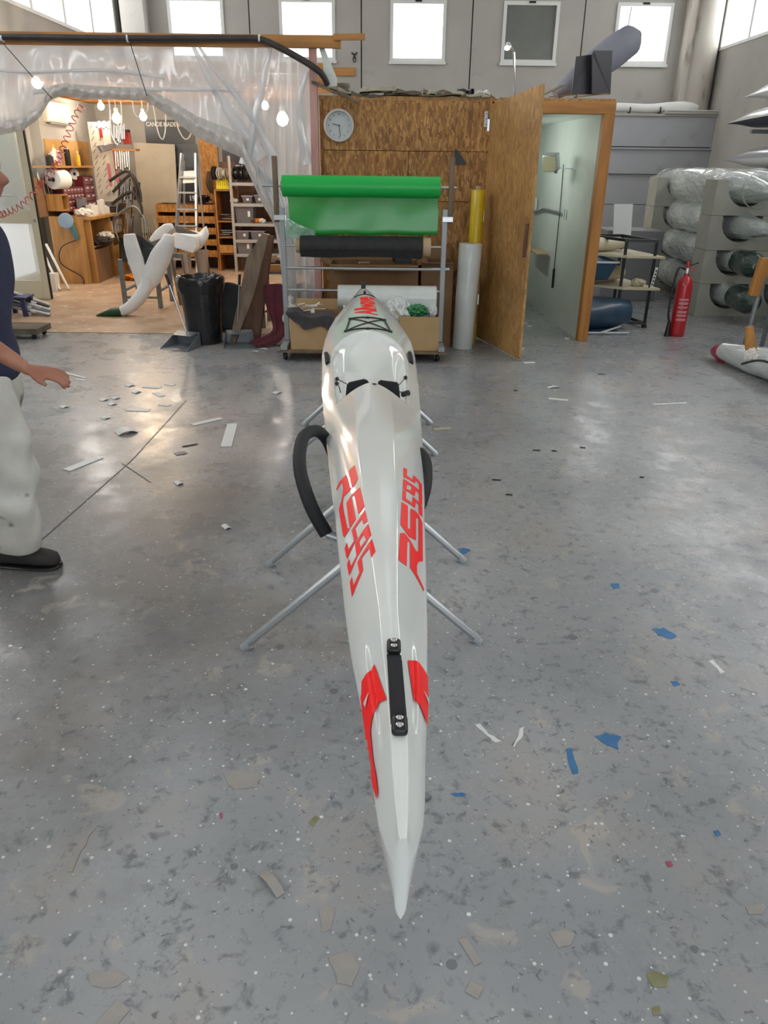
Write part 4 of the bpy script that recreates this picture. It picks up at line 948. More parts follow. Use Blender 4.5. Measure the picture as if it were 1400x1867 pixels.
# open glazed door on the left
mat('cream_paint', 'd8d0b4', .45); film_mat('door_glass', lin('dfe6e2'), .55, .15, .12)
Yd = 10.05; xr = -4.38; xl = -5.02; zt = 2.12
dw = struct('door_1', M().bx(xr - .085, xr, Yd, Yd + .04, .01, zt).bx(xl, xl + .085, Yd, Yd + .04, .01, zt).bx(xl + .085, xr - .085, Yd, Yd + .04, zt - .1, zt)
            .bx(xl + .085, xr - .085, Yd, Yd + .04, .93, 1.07).bx(xl + .085, xr - .085, Yd, Yd + .04, .01, .24), 'cream_paint', smooth=0, bevel=.004)
obj('pane', M().bx(xl + .085, xr - .085, Yd + .015, Yd + .022, 1.07, zt - .1), 'door_glass', dw, smooth=0)
obj('pane', M().bx(xl + .085, xr - .085, Yd + .015, Yd + .022, .24, .93), 'door_glass', dw, smooth=0)
obj('lock', M().lathe([(.018, 0), (.018, .008), (.008, .01), (.008, .03)], (xr - .04, Yd - .0005, .97), 14, axis=(0, -1, 0)), 'steel', dw)
obj('push_bar', M().tube(smooth_pts([(xl + .12, Yd - .04, 1.08), (xl + .12, Yd - .05, 1.2), (xl + .2, Yd - .05, 1.25), (xr - .2, Yd - .05, 1.25), (xr - .1, Yd - .05, 1.17), (xr - .06, Yd - .03, 1.08)], 4), .009, 8), 'white_frame', dw)
obj('edge_seal', M().bx(xr, xr + .016, Yd + .002, Yd + .04, .01, zt), 'gap', dw, smooth=0)
g = [[Vector((xl + .09 + (xr - xl - .18) * j / 24, Yd + .045 + .012 * math.sin(j * 1.9), 1.08 + i * .47)) for j in range(25)] for i in range(3)]
film_mat('sheer_curtain', lin('d5d9d4'), .3, .6, .02)
obj('door_curtain', M().thick(g, .002), 'sheer_curtain', None, 'pale pleated curtain behind the upper glass of the cream door', 'curtain', smooth=60)

BEFORE = set(o.name for o in C.objects)
# ---- bench along the left wall
def leftwall_pt(px, py, x):
    v = ray(px, py); return CAMP + v * (x / v.x)
mat('tan_board', 'c59a5c', .7, c2='b98d50', scale=4); mat('bench_grime', '7a5a3c', .8)
xw = XL; xf = -4.42
wbch = thing('workbench', 'long wooden workbench with open compartments along the left workshop wall', 'workbench', (-4.7, 12.1, 0))
obj('bench_top', M().bx(xw + .01, xf + .03, 11.25, 13.3, .88, .92), 'bench_wood', wbch, bevel=.004)
for y in (11.27, 12.1, 12.85): obj('upright', M().bx(xw + .02, xf, y, y + .025, .006, .879), 'bench_wood', wbch)
obj('upright', M().bx(xw + .02, xf - .08, 11.2, 11.225, .006, .93), 'bench_wood', wbch)
obj('shelf', M().bx(xw + .02, xf - .02, 11.3, 12.09, .5, .52), 'bench_wood', wbch); obj('shelf', M().bx(xw + .02, xf - .02, 12.13, 13.25, .62, .64), 'bench_wood', wbch)
obj('front_panel', M().bx(xf - .03, xf - .01, 12.13, 12.84, .006, .45), 'bench_wood', wbch)
obj('front_panel', M().bx(xf - .03, xf - .01, 11.3, 11.95, .006, .47), 'bench_grime', wbch)
obj('back_panel', M().bx(xw + .011, xw + .019, 11.25, 13.3, .02, .87), 'bench_grime', wbch)
obj('bench_return', M().bx(xf - .02, xf + .2, 13.31, 13.6, .1, .5), 'bench_wood', wbch); 
obj('tan_wall_board', M().bx(xw + .002, xw + .02, 11.5, 13.2, 1.45, 1.93), 'tan_board', None, 'tan backing board fixed high on the left workshop wall', 'board', smooth=0)
obj('long_shelf', M().bx(xw + .002, xw + .26, 11.0, 13.0, 1.56, 1.585), 'bench_wood', None, 'long narrow wall shelf carrying bottles above the workbench', 'shelf', smooth=0)
obj('rail_board', M().bx(xw + .002, xw + .02, 10.7, 12.9, .93, 1.44), 'bench_grime', None, 'brown tool board on the wall behind the workbench', 'board', smooth=0)
# maroon small-parts cabinets
mat('maroon', '6a1f2c', .5); mat('drawer_clear', '8e5a60', .3, c2='754047', scale=20)
def drawers(label, y0, y1, z0, z1, nr, nc, big=False):
    x = xw + .022; t = thing('parts_cabinet', label, 'cabinet', (x + .08, (y0 + y1) / 2, z0))
    obj('case', M().bx(x, x + .15, y0, y1, z0, z1), 'maroon', t, smooth=0)
    dy = (y1 - y0 - .02) / nc; dz = (z1 - z0 - .02) / nr
    for r in range(nr):
        for c in range(nc):
            a = y0 + .01 + c * dy; b = z0 + .01 + r * dz
            d = obj('drawer', M().bx(x + .1501, x + .165, a + .006, a + dy - .006, b + .006, b + dz - .008), 'drawer_clear', t, smooth=0)
            obj('pull', M().bx(x + .1651, x + .172, a + dy * .3, a + dy * .7, b + dz * .55, b + dz * .72), 'white_frame', d, smooth=0)
drawers('maroon small-parts cabinet with many little drawers on the workbench', 11.45, 12.25, .96, 1.30, 4, 6)
drawers('maroon cabinet with tall drawers beside the small-parts cabinet', 12.3, 12.75, .96, 1.44, 4, 2)
obj('box_niche', M().bx(xw + .03, xw + .25, 11.2, 11.44, 1.0, 1.02).bx(xw + .03, xw + .25, 11.2, 11.44, 1.2, 1.22).bx(xw + .03, xw + .25, 11.2, 11.215, 1.02, 1.2).bx(xw + .03, xw + .25, 11.425, 11.44, 1.02, 1.2), 'bench_wood', None, 'small open wooden box on the wall left of the maroon cabinet', 'box', smooth=0)
# paper towel roll on the wall
t = thing('paper_roll', 'big white paper roll hanging under the wall shelf', 'paper roll', (xw + .16, 11.25, 1.28))
obj('wound_paper', M().lathe([(.03, 0), (.125, 0), (.125, .26), (.03, .26), (.03, 0)], (xw + .17, 11.2, 1.41), 28, axis=(.25, 1, 0), cap=False), 'paint_white', t)
obj('holder', M().tube([(xw + .15, 11.12, 1.41), (xw + .25, 11.52, 1.41)], .02, 10), 'black_plastic', t)
# bottles and cans on the long shelf: (y, radius, height, colour, cap, label)
mat('c_white', 'd9d6cf', .4); mat('c_black', '1c1b1b', .4); mat('c_red', '9b2720', .4); mat('c_orange', 'cf7a1c', .4); mat('c_yellow', 'd3b62a', .4); mat('c_blue', '2c4a86', .4); mat('c_grey', '77777a', .5); mat('c_brown', '5d3b25', .6); mat('c_teal', '3c6c72', .5); mat('c_steelblue', '7f98ad', .4); mat('c_pink', 'c4707c', .5); mat('c_dark', '2c2723', .7); mat('c_lilac', '8d8aa0', .5)
def bottle(x, y, z, r, h, mt, cap, label, neck=True):
    t = thing('bottle', label, 'bottle', (x, y, z))
    pr = [(r * .94, 0), (r, .006), (r, h * .7), (r * .45, h * .84), (r * .4, h * .86)] if neck else [(r * .96, 0), (r, .004), (r, h * .9), (r * .9, h * .92)]
    obj('body', M().lathe(pr, (x, y, z), 16), mt, t); obj('cap', M().lathe([(r * .42 if neck else r * .6, 0), (r * .42 if neck else r * .6, h * .14)], (x, y, z + h * (.861 if neck else .921)), 14), cap, t)
for y, r, h, a, b, nk, lb in ((11.3, .05, .13, 'c_dark', 'c_black', False, 'dark tin at the near end of the wall shelf'), (11.42, .055, .17, 'c_white', 'c_white', False, 'white tub on the wall shelf beside the dark tin'), (11.53, .035, .22, 'c_pink', 'c_white', True, 'pink squeeze bottle on the wall shelf'), (11.62, .04, .2, 'c_lilac', 'c_white', True, 'pale lilac bottle on the wall shelf'), (11.48, .03, .27, 'c_white', 'c_yellow', True, 'tall cream spray bottle behind the pink bottle on the wall shelf'),
        (11.95, .042, .24, 'c_black', 'c_white', False, 'black cartridge can with white label in the middle of the wall shelf'), (12.35, .035, .2, 'c_yellow', 'c_white', True, 'thin yellow bottle towards the far end of the wall shelf'), (12.5, .03, .22, 'c_brown', 'c_brown', True, 'brown slim bottle at the far end of the wall shelf')):
    bottle(xw + .13, y, 1.586, r, h, a, b, lb, nk)
obj('orange_pack', M().box((xw + .2, 11.36, 1.61), (.05, .07, .05)), 'c_orange', None, 'small orange pack at the front edge of the wall shelf', 'pack', smooth=0, bevel=.004)
# pliers, brushes, rulers etc. hanging between shelf and cabinets
r_ = random.Random(11); ORD = ['first', 'second', 'third', 'fourth', 'fifth', 'sixth', 'seventh', 'eighth', 'ninth', 'tenth']
hang = [('pair_of_pliers', 'pliers', 'c_red'), ('file', 'file', 'c_grey'), ('ruler', 'ruler', 'c_white'), ('brush', 'brush', 'c_brown'), ('hand_saw', 'saw', 'alu'), ('chisel', 'chisel', 'c_orange')]
lbls = ['red handled pliers hanging left of the black tool pouch', 'thin grey file hanging beside the red pliers', 'long pale ruler hanging behind the paper roll', 'brown bristle brush hanging under the wall shelf', 'small metal hand saw hanging under the black pouch', 'orange handled chisel hanging near the black pouch',
        'red pliers hanging under the tape reel', 'grey file hanging between the black pouch and tape reel', 'short white ruler hanging beside the tape reel', 'dark brush hanging over the maroon cabinet', 'little saw hanging right of the tape reel', 'orange chisel hanging above the tall maroon drawers']
for k in range(12):
    nm, ct, mt = hang[k % 6]; y = 11.05 + k * .125; z = 1.50 - .02 * (k % 3); x = xw + .035
    t = thing(nm, lbls[k], ct, (x, y, z - .22))
    dy = r_.uniform(-.04, .04)
    if ct == 'pliers':
        for s in (-1, 1): obj('handle', M().tube([(x, y + s * .008, z - .09), (x + .01, y + s * .03, z - .15), (x + .01, y + s * .022, z - .21)], .008, 6), mt, t)
        obj('jaws', M().tube([(x, y, z), (x, y, z - .05), (x, y, z - .09)], [.004, .012, .014], 8), 'steel', t)
    elif ct == 'saw':
        obj('blade', M().prism([(x, y - .02, z - .08), (x, y + .03, z - .08), (x, y + .015 + dy, z - .3), (x, y - .005 + dy, z - .3)], (.003, 0, 0)), 'alu', t, smooth=0); obj('grip', M().tube([(x, y - .02, z), (x, y + .03, z - .03), (x, y + .005, z - .08)], .012, 8), 'c_brown', t)
    else:
        obj('shank', M().tube([(x, y, z - .1), (x, y + dy, z - .27)], .007, 6), 'alu' if ct != 'ruler' else 'c_white', t); obj('grip', M().tube([(x, y, z), (x, y, z - .1)], .012, 8), mt, t)
obj('tool_pouch', M().bx(xw + .03, xw + .06, 11.55, 11.9, 1.36, 1.54), 'c_black', None, 'square black tool pouch hanging under the wall shelf', 'pouch', smooth=0, bevel=.01)
for y, lb in ((11.42, 'oval white cable reel hanging left of the black pouch'), (12.28, 'round white tape reel hanging under the wall shelf end')):
    t = thing('tape_reel', lb, 'reel', (xw + .06, y, 1.4)); obj('reel', M().lathe([(.028, -.02), (.08, -.02), (.08, .02), (.028, .02), (.028, -.02)], (xw + .06, y, 1.47), 22, axis=(1, -.6, 0), cap=False), 'c_white', t); obj('hub', M().lathe([(.014, -.024), (.014, .024)], (xw + .06, y, 1.47), 12, axis=(1, -.6, 0)), 'c_black', t)
for k in range(8):
    y = 11.5 + k * .085; x = xw + .05; t = thing('screwdriver', ORD[k] + ' from the left of the screwdrivers stuck in the rail above the small-parts cabinet', 'screwdriver', (x, y, 1.3)); obj('handle', M().tube([(x, y, 1.375), (x, y, 1.39), (x, y + .004, 1.45)], [.010, .014, .012], 8), ('c_red', 'c_orange', 'c_blue', 'c_red', 'c_black', 'c_yellow', 'c_red', 'c_grey')[k], t); obj('blade', M().tube([(x, y, 1.375), (x, y, 1.31)], .004, 6), 'steel', t)
obj('tool_rail', M().bx(xw + .021, xw + .075, 11.44, 12.2, 1.345, 1.36), 'bench_wood', None, 'narrow wooden rail holding the screwdrivers', 'rail', smooth=0)
for k in range(6):
    y = 11.55 + .17 * k; x = xf - .28 + .06 * (k % 2); h = .1 + .03 * (k % 3); t = thing('jar', ORD[k] + ' from the left of the small jars at the back of the workbench', 'jar', (x, y, .921)); obj('glass', M().lathe([(.034, 0), (.038, .006), (.038, h * .8), (.03, h * .9)], (x, y, .921), 14), ('c_white', 'c_grey', 'c_brown', 'c_lilac', 'c_white', 'c_dark')[k], t); obj('lid', M().lathe([(.034, h * .9), (.034, h)], (x, y, .921), 14), ('c_red', 'c_black', 'c_white', 'c_black', 'c_blue', 'c_yellow')[k], t)
# things on the bench top
bx = [('tool_box', 'white and grey glue gun on the workbench', 'c_white', (xf - .12, 11.75), (.1, .16, .14)), ('spray_can', 'pale carton on the workbench beside the glue gun', 'c_white', (xf - .06, 11.98), (.08, .1, .2)), ('carton', 'grey carton at the back of the workbench', 'c_grey', (xf - .3, 11.85), (.12, .2, .22)),
      ('carton', 'dark tray of bolts near the far end of the workbench', 'c_dark', (xf - .12, 12.65), (.2, .4, .06)), ('carton', 'white carton with torn lid on the middle of the workbench', 'c_white', (xf - .1, 12.2), (.1, .14, .1)), ('carton', 'cream paper stack on the near end of the workbench', 'c_white', (xf - .1, 11.45), (.2, .25, .03)), ('carton', 'brown block at the far end of the workbench', 'c_brown', (xf - .05, 12.95), (.12, .16, .1))]
for k, (nm, lb, mt, (x, y), d) in enumerate(bx):
    obj('carton' if nm != 'tool_box' else 'glue_gun', M().box((x, y, .921 + d[2] / 2), d, Matrix.Rotation(.25 * (k % 4) - .3, 3, 'Z')).box((x + .01, y, .921 + d[2] + .008), (d[0] * .6, d[1] * .5, .014), Matrix.Rotation(.5 * (k % 3), 3, 'Z')), mt, None, lb, 'carton' if nm != 'tool_box' else 'tool', smooth=0, bevel=.004)
t = thing('desk_fan', 'round blue grey disc sander hanging on the near end of the workbench', 'sander', (xf + .12, 11.12, .66))
obj('disc', M().lathe([(.02, -.02), (.1, -.02), (.105, 0), (.1, .02), (.02, .03)], (xf + .07, 11.13, .88), 28, axis=(.25, -1, .1)), 'c_steelblue', t)
obj('grip', M().tube([(xf + .12, 11.16, .82), (xf + .16, 11.17, .7), (xf + .17, 11.17, .62)], [.045, .04, .025], 10), 'c_teal', t)
obj('sander_cord', M().tube(smooth_pts([(xf + .17, 11.16, .62), (xf - .05, 11.12, .52), (xf - .1, 11.14, .3), (xf + .16, 11.15, .12), (xf + .19, 11.14, .01)], 5), .008, 6), 'c_black', t)
t.location.x -= .36
crumple('rag', (xf - .12, 11.4, .975), (.12, .12, .055), 'c_white', 'crumpled white rag on the near corner of the workbench', 'rag', 21)
crumple('rag', (xf + .03, 11.62, .575), (.14, .2, .055), 'c_dark', 'dark heap of rags on the lower bench shelf', 'rag', 22)
crumple('rag', (xf - .03, 11.9, .61), (.12, .12, .07), 'c_white', 'pale crumpled bag in the bench compartment', 'bag', 23)
t = thing('book_row', 'row of beige binders on the bench shelf', 'binders', (xf - .12, 12.6, .641))
for k in range(9): obj('binder', M().bx(xf - .22, xf - .04, 12.2 + k * .065, 12.26 + k * .065, .641, .79 + .015 * (k % 3)), ('tan_board', 'c_white', 'c_grey', 'card_core')[k % 4], t, smooth=0)
# stool with clothes, cable drum
t = thing('metal_chair', 'bent metal chair with black cloth pulled up to the workbench', 'chair', (xf + .32, 12.05, .006))
cxh = xf + .32
for dy in (-.16, .16): obj('leg_frame', M().tube(smooth_pts([(cxh - .17, 12.1 + dy, .012), (cxh - .14, 12.1 + dy, .42), (cxh + .1, 12.1 + dy, .44), (cxh + .17, 12.1 + dy, .012)], 5), .011, 8), 'galv', t)
obj('seat', M().bx(cxh - .18, cxh + .14, 11.93, 12.27, .44, .46), 'c_dark', t, bevel=.008)
obj('back_frame', M().tube(smooth_pts([(cxh - .14, 11.94, .44), (cxh - .2, 11.94, .74), (cxh - .2, 12.26, .74), (cxh - .14, 12.26, .44)], 5), .011, 8), 'galv', t)
obj('black_cloth_drape', M().thick([[Vector((cxh - .16 + .008 * math.sin(j * 1.4), 11.925 - .015 * i + .02 * math.sin(j), .6 - .07 * i)) for j in range(2)] + [Vector((cxh - .05, 11.91, .58 - .07 * i)), Vector((cxh + .02, 11.92, .56 - .07 * i))] for i in range(6)], .006), 'c_black', t)
t = thing('cable_drum', 'white cable drum lying under the metal chair', 'drum', (cxh + .1, 11.95, .2))
obj('wound_cable', M().lathe([(.03, -.09), (.075, -.09), (.09, -.07), (.09, .07), (.075, .09), (.03, .09)], (cxh + .05, 11.85, .29), 20, axis=(1, .4, 0)), 'c_white', t); obj('hub', M().lathe([(.03, -.1), (.03, .1)], (cxh + .05, 11.85, .29), 12, axis=(1, .4, 0)), 'c_black', t)
crumple('shavings', (cxh + .12, 11.7, .045), (.2, .14, .05), 'c_orange', 'heap of orange shavings on the floor under the chair', 'shavings', 31, amp=.6)
obj('white_crate', M().bx(xf + .34, xf + .72, 12.45, 12.9, .006, .34), 'c_white', None, 'white low box on the workshop floor behind the chair', 'box', smooth=0, bevel=.01)
obj('wood_tray', M().bx(xf + .3, xf + .74, 12.42, 12.95, .341, .48), 'bench_wood', None, 'wooden tray on top of the white low box', 'tray', smooth=0, bevel=.004)
for o in [q for q in C.objects if q.name not in BEFORE and q.parent is None]: o.location += Vector((.15, .25, 0)); ORG[o.name] = o.location.copy()
struct('wall_workshop_left', M().bx(XL, XL + .15, 11.7, YW - .001, 0, 2.5), 'shop_wall', smooth=0)
# leaning white pipes and white box by the door
for k, ((a, b), lb) in enumerate(zip((((84, 445), (126, 530)), ((84, 470), (110, 531))), ('longer white pipe leaning behind the cream door', 'shorter white pipe leaning behind the cream door'))):
    pb = G(*b); pa = P(*a, pb.y + .25); obj('white_pipe', M().tube([pb + Vector((0, 0, .018)), pa], .017, 10), 'c_white', None, lb, 'pipe')
p = G(100, 532); obj('white_carton', M().bx(p.x - .07, p.x + .03, p.y, p.y + .15, .007, .24), 'c_white', None, 'small white carton on the floor behind the cream door', 'carton', smooth=0)
# aluminium tubes on a blue stool and a flat dolly
mat('blue_plastic', '2b3563', .4)
p = G(40, 575); t = thing('blue_stool', 'low dark blue plastic stool under the aluminium tubes', 'stool', (p.x, p.y, 0))
obj('seat', M().bx(p.x - .16, p.x + .12, p.y - .12, p.y + .16, .2, .225), 'blue_plastic', t, bevel=.01)
for dx in (-.13, .09):
    for dy in (-.09, .13): obj('leg', M().bar((p.x + dx, p.y + dy, .006), (p.x + dx * .9, p.y + dy * .9, .199), .045, .045), 'blue_plastic', t)
tl = ['uppermost aluminium tube of the bundle on the blue stool', 'second aluminium tube of the bundle on the blue stool', 'third aluminium tube of the bundle on the blue stool', 'lowest aluminium tube of the bundle on the blue stool', 'hindmost aluminium tube of the bundle on the blue stool']
for k in range(5):
    a = P(-60, 505 + k * 9, 8.75 + .05 * k); b = G(92 - 3 * (k % 2), 557 + 4.4 * k, .02 + .014 * (4 - k)); t = thing('aluminium_tube', tl[k], 'tube', b)
    obj('tube', M().tube([a, b], .021, 12), ('alu', 'c_dark', 'alu', 'c_grey', 'alu')[k], t); q = a.lerp(b, .72 + .05 * (k % 3)); d = (b - a).normalized(); obj('tape', M().tube([q, q + d * .06], .0225, 12), 'c_white', t)
p = G(55, 615); t = thing('flat_dolly', 'low grey board dolly on small wheels at the left edge', 'dolly', (p.x, p.y, 0))
obj('board', M().bx(p.x - .42, p.x + .14, p.y - .12, p.y + .22, .05, .11), 'scrap_grey', t, bevel=.004)
for dx, dy in ((-.38, -.08), (.08, -.08), (-.38, .16), (.08, .16)): obj('wheel', M().lathe([(.01, -.012), (.024, -.012), (.024, .012), (.01, .012)], (p.x + dx, p.y + dy, .024), 14, axis=(0, 1, 0)), 'black_plastic', t)

# ---- tool panel, clamps and hanging tubes in the far left corner
mat('striped_panel', 'c9c3b6', .6); mat('panel_slot', '6c6257', .7)
Yp = 12.9; a = P(159, 222, Yp); b = P(212, 330, Yp)
tp = thing('slotted_board', 'tall white slotted tool panel in the far left corner', 'tool panel', ((a.x + b.x) / 2, Yp, b.z))
obj('board', M().bx(a.x, b.x, Yp, Yp + .02, b.z - .3, a.z), 'striped_panel', tp, smooth=0)
r_ = random.Random(5)
for i in range(12):
    for j in range(4):
        z = a.z - .06 - i * .085; x = a.x + .05 + j * .12 + .02 * (i % 2)
        if x < b.x - .05: obj('slot', M().bar((x - .02, Yp - .001, z - .03), (x + .025, Yp - .001, z + .03), .008, .003, (0, 1, 0)), 'panel_slot', tp, smooth=0)
for x, z0, z1 in ((a.x + .19, 1.98, 2.14), (a.x + .24, 1.30, 1.62), (a.x + .36, 1.36, 1.9)): obj('red_strip', M().bx(x - .022, x + .022, Yp - .012, Yp - .003, z0, z1), 'c_red' if z0 > 1.9 else 'c_pink', tp, smooth=0)
ORD = ['first', 'second', 'third', 'fourth', 'fifth', 'sixth', 'seventh', 'eighth', 'ninth', 'tenth']
def cluster(px0, px1, py0, py1, Y, n, label, grp, mt, r=.012, slant=.0, endmt='c_black', nm='hanging_tube', cat='tube'):
    for k in range(n):
        x = px0 + (px1 - px0) * (k + .5) / n; q0 = P(x, py0 + 2 * math.sin(k * 2.1), Y); q1 = P(x + slant, py1 - 4 * math.sin(k * 1.7), Y - .02)
        t = thing(nm, ORD[k] + ' from the left, ' + label, cat, q1, grp); obj('shaft', M().tube([q0, q1], r, 8), mt, t); obj('end_cap', M().tube([q1, q1 + (q1 - q0).normalized() * .02], r * 1.15, 8), endmt, t)
cluster(206, 228, 228, 256, 12.75, 6, 'thin steel tube hanging in the upper row under the warm bulb', 'steel tubes in the upper row', 'steel', .011)
cluster(208, 236, 276, 308, 12.7, 7, 'thin steel tube hanging from the small wooden shelf', 'steel tubes under the small shelf', 'steel', .012, 2)
cluster(214, 240, 338, 362, 12.6, 7, 'short steel tube in the third hanging row beside the cream panel', 'steel tubes in the third row', 'steel', .012)
cluster(244, 256, 334, 362, 12.55, 3, 'black handled tube hanging at the right end of the third row', 'black tubes in the third row', 'c_black', .016)
q = P(226, 273, 12.72); obj('small_shelf', M().bx(q.x - .17, q.x + .2, 12.66, 12.86, q.z - .015, q.z + .012), 'pine_x', None, 'small wooden shelf with tubes hanging below it beside the tool panel', 'shelf', smooth=0)
for k in range(7):
    a0 = P(181 + 3 * k, 222 + 2 * (k % 3), 12.7); a1 = P(176 + 4.2 * k, 232 + 3 * (k % 2), 12.45)
    t = thing('metal_profile', ORD[k] + ' from the left, silver metal profile sticking out at the top of the tool panel', 'profile', a1, 'profiles at the top of the tool panel'); obj('profile', M().bar(a0, a1, .03, .02), 'alu', t)
    a0 = P(200 + 2 * k, 262 + 3 * (k % 4), 12.8); a1 = P(176 + 1.8 * k, 268 + 3 * (k % 4), 12.35)
    t = thing('metal_profile', ORD[k] + ' from the left, grey metal profile pointing left on the middle of the tool panel', 'profile', a1, 'profiles in the middle of the tool panel'); obj('profile', M().bar(a0, a1, .028, .028), 'alu', t)
for k in range(3):
    q = P(226 + 5 * k, 250, 12.85); t = thing('red_clamp', ('left', 'middle', 'right')[k] + ' one of three red clamps hanging under the wooden ceiling', 'clamp', q - Vector((0, 0, .1)))
    obj('bar', M().bx(q.x - .018, q.x + .018, 12.83, 12.86, q.z - .1, q.z + .1), 'c_red', t); obj('jaw', M().bx(q.x - .02, q.x + .02, 12.76, 12.829, q.z + .07, q.z + .1), 'c_dark', t)
# arched dark tubes (bent frames) stacked along the wall right of the bench
for k, (x0, y0, x1, y1, h) in enumerate(((206, 350, 254, 345, 26), (204, 372, 256, 372, 22), (206, 398, 262, 398, 22), (200, 330, 246, 335, 18))):
    A_, B_ = P(x0, y0, 12.5), P(x1, y1, 12.45); mid = P((x0 + x1) / 2 + 8, min(y0, y1) - h, 12.45); e_ = P(x1 + 3, y1 + 24, 12.45)
    t = thing('bent_frame', ('top', 'second', 'third', 'rear')[k] + ' dark bent tube frame hanging beside the cream panel', 'frame', B_); obj('tube', M().tube(smooth_pts([A_, mid, B_, e_], 6), .022, 8), 'c_dark' if k != 2 else 'galv', t)
    for j in range(4):
        q0 = P(x0 + 10 + j * 9, min(y0, y1) - 4, 12.52); q1 = P(x0 + 8 + j * 9, min(y0, y1) + 26, 12.5); obj('rod', M().tube([q0, q1], .009, 6), 'c_dark' if j % 2 else 'alu', t)
for k in range(8):
    q0 = P(262 + 4 * k, 430, 13.2); q1 = P(258 + 3.4 * k, 396 + 2 * (k % 3), 13.3); t = thing('wicker_hoop', ORD[k] + ' from the left, thin pale bent lath leaning under the cream panel', 'lath', q0, 'pale laths under the cream panel'); obj('lath', M().tube(smooth_pts([P(268 + 3.2 * k, 455, 13.15), q0, q1], 4), .008, 6), 'foam_scrap', t)

# ---- back wall: banners, cream sheet, particle board
mat('banner_dark', '23262b', .35, c2='2c3138', scale=3); mat('cream_sheet', 'c3bba7', .55, c2='b7ae99', scale=2, c3='a08d78', scale3=3, lo3=.62, hi3=.8)
Yb = YW - .02
def rect(px0, py0, px1, py1, Y): a = P(px0, py0, Y); b = P(px1, py1, Y); return a.x, b.x, b.z, a.z
x0, x1, z0, z1 = rect(262, 218, 366, 385, Yb)
t = thing('company_banner', 'dark banner lettered CANOE MADE and 1987 on the workshop back wall', 'banner', ((x0 + x1) / 2, Yb, z0))
obj('cloth', M().bx(x0, x1, Yb, Yb + .008, z0, z1), 'banner_dark', t, smooth=0)
q = P(299, 227, Yb - .006); text_on('lettering', 'CANOE MADE IN', .09, (q.x, Yb - .004, q.z), (1, 0, 0), (0, 0, 1), 'c_white', t, off=.003, space=1.0, xs=.86)
q = P(356, 362, Yb - .006); text_on('lettering', '1987', .11, (q.x, Yb - .004, q.z), (1, 0, 0), (0, 0, 1), 'c_white', t, off=.004)
mat('banner_mid', '46525a', .4, c2='39434b', scale=4, stretch=(1, 1, 2.5))
a0, a1, b0, b1 = rect(264, 262, 362, 305, Yb - .003); obj('photo_print', M().bx(a0, a1, Yb - .003, Yb - .0005, b0, b1), 'banner_mid', t, smooth=0)
x0, x1, z0, z1 = rect(240, 262, 331, 425, 13.75)
obj('cream_sheet', M().prism([(x0, 13.75, z0), (x1 - .04, 13.75, z0), (x1, 13.85, z1), (x0, 13.85, z1 + .02)], (0, .02, 0)), 'cream_sheet', None, 'large cream wall sheet leaning left of the ladder', 'sheet', smooth=0)
x0, x1, z0, z1 = rect(362, 245, 404, 375, Yb - .01)
obj('particle_board', M().bx(x0, x1, Yb - .03, Yb - .005, z0, z1), 'osb_bright', None, 'orange particle board sheet on the workshop back wall right of the ladder', 'board', smooth=0)
x0, x1, z0, z1 = rect(404, 262, 500, 325, Yb - .01)
t = thing('company_banner', 'dark blue lettered banner above the cable spools', 'banner', ((x0 + x1) / 2, Yb, z0)); mat('banner_blue', '1b2033', .4, c2='252a3a', scale=3)
obj('cloth', M().bx(x0, x1, Yb - .02, Yb - .008, z0, z1), 'banner_blue', t, smooth=0)
q = P(425, 306, Yb - .03); text_on('lettering', 'BLACK', .11, (q.x, Yb - .024, q.z), (1, 0, 0), (0, 0, 1), 'c_white', t, off=.003)
q = P(430, 335, 13.95); obj('wall_sheet', M().bx(q.x - .25, q.x + 1.0, 13.94, 13.97, .3, 1.45), 'dark_wood', None, 'dark brown backing board behind the metal shelf', 'board', smooth=0)
for k in range(3):
    pts = [P(379 + 4 * k, 312, 13.9), P(377 + 4 * k, 335, 13.88), P(384 + 4 * k, 352, 13.88)]; t = thing('black_strip', ('left', 'middle', 'right')[k] + ' one of three black rubber strips hanging on the orange particle board', 'strip', pts[2]); obj('strip', M().tube(smooth_pts(pts, 4), .012, 6), 'c_black', t)
# ladder
ld = thing('step_ladder', 'aluminium step ladder standing before the dark banner', 'ladder', (P(342, 420, 12.6).x, 12.7, .006))
top_l, top_r, bot_l, bot_r = P(332, 280, 12.9), P(357, 280, 12.9), P(320, 440, 12.6), P(359, 440, 12.6)
def ext(a, b, z): k = (z - a.z) / (b.z - a.z); return a + (b - a) * k
fl_, fr_ = ext(top_l, bot_l, .008), ext(top_r, bot_r, .008)
obj('rail', M().bar(fl_, top_l, .03, .06), 'alu', ld); obj('rail', M().bar(fr_, top_r, .03, .06), 'alu', ld)
for z in (.25, .5, .74, .98, 1.22, 1.44): obj('tread', M().bar(ext(top_l, bot_l, z), ext(top_r, bot_r, z), .1, .025), 'alu', ld)
for a, b in ((top_l, fl_), (top_r, fr_)): obj('rear_leg', M().bar(Vector((b.x, 13.25, .008)), a + Vector((0, .06, -.1)), .025, .03), 'alu', ld)
p0, p1 = P(335, 311, 12.8), P(354, 333, 12.8); obj('platform', M().prism([P(333, 334, 12.8), P(355, 333, 12.8), P(354, 311, 12.86), P(335, 312, 12.86)], (0, .02, 0)), 'c_white', ld, smooth=0); q = P(344, 323, 12.79); obj('platform_label', M().bx(q.x - .03, q.x + .03, q.y - .004, q.y, q.z - .012, q.z + .012), 'c_black', ld, smooth=0)
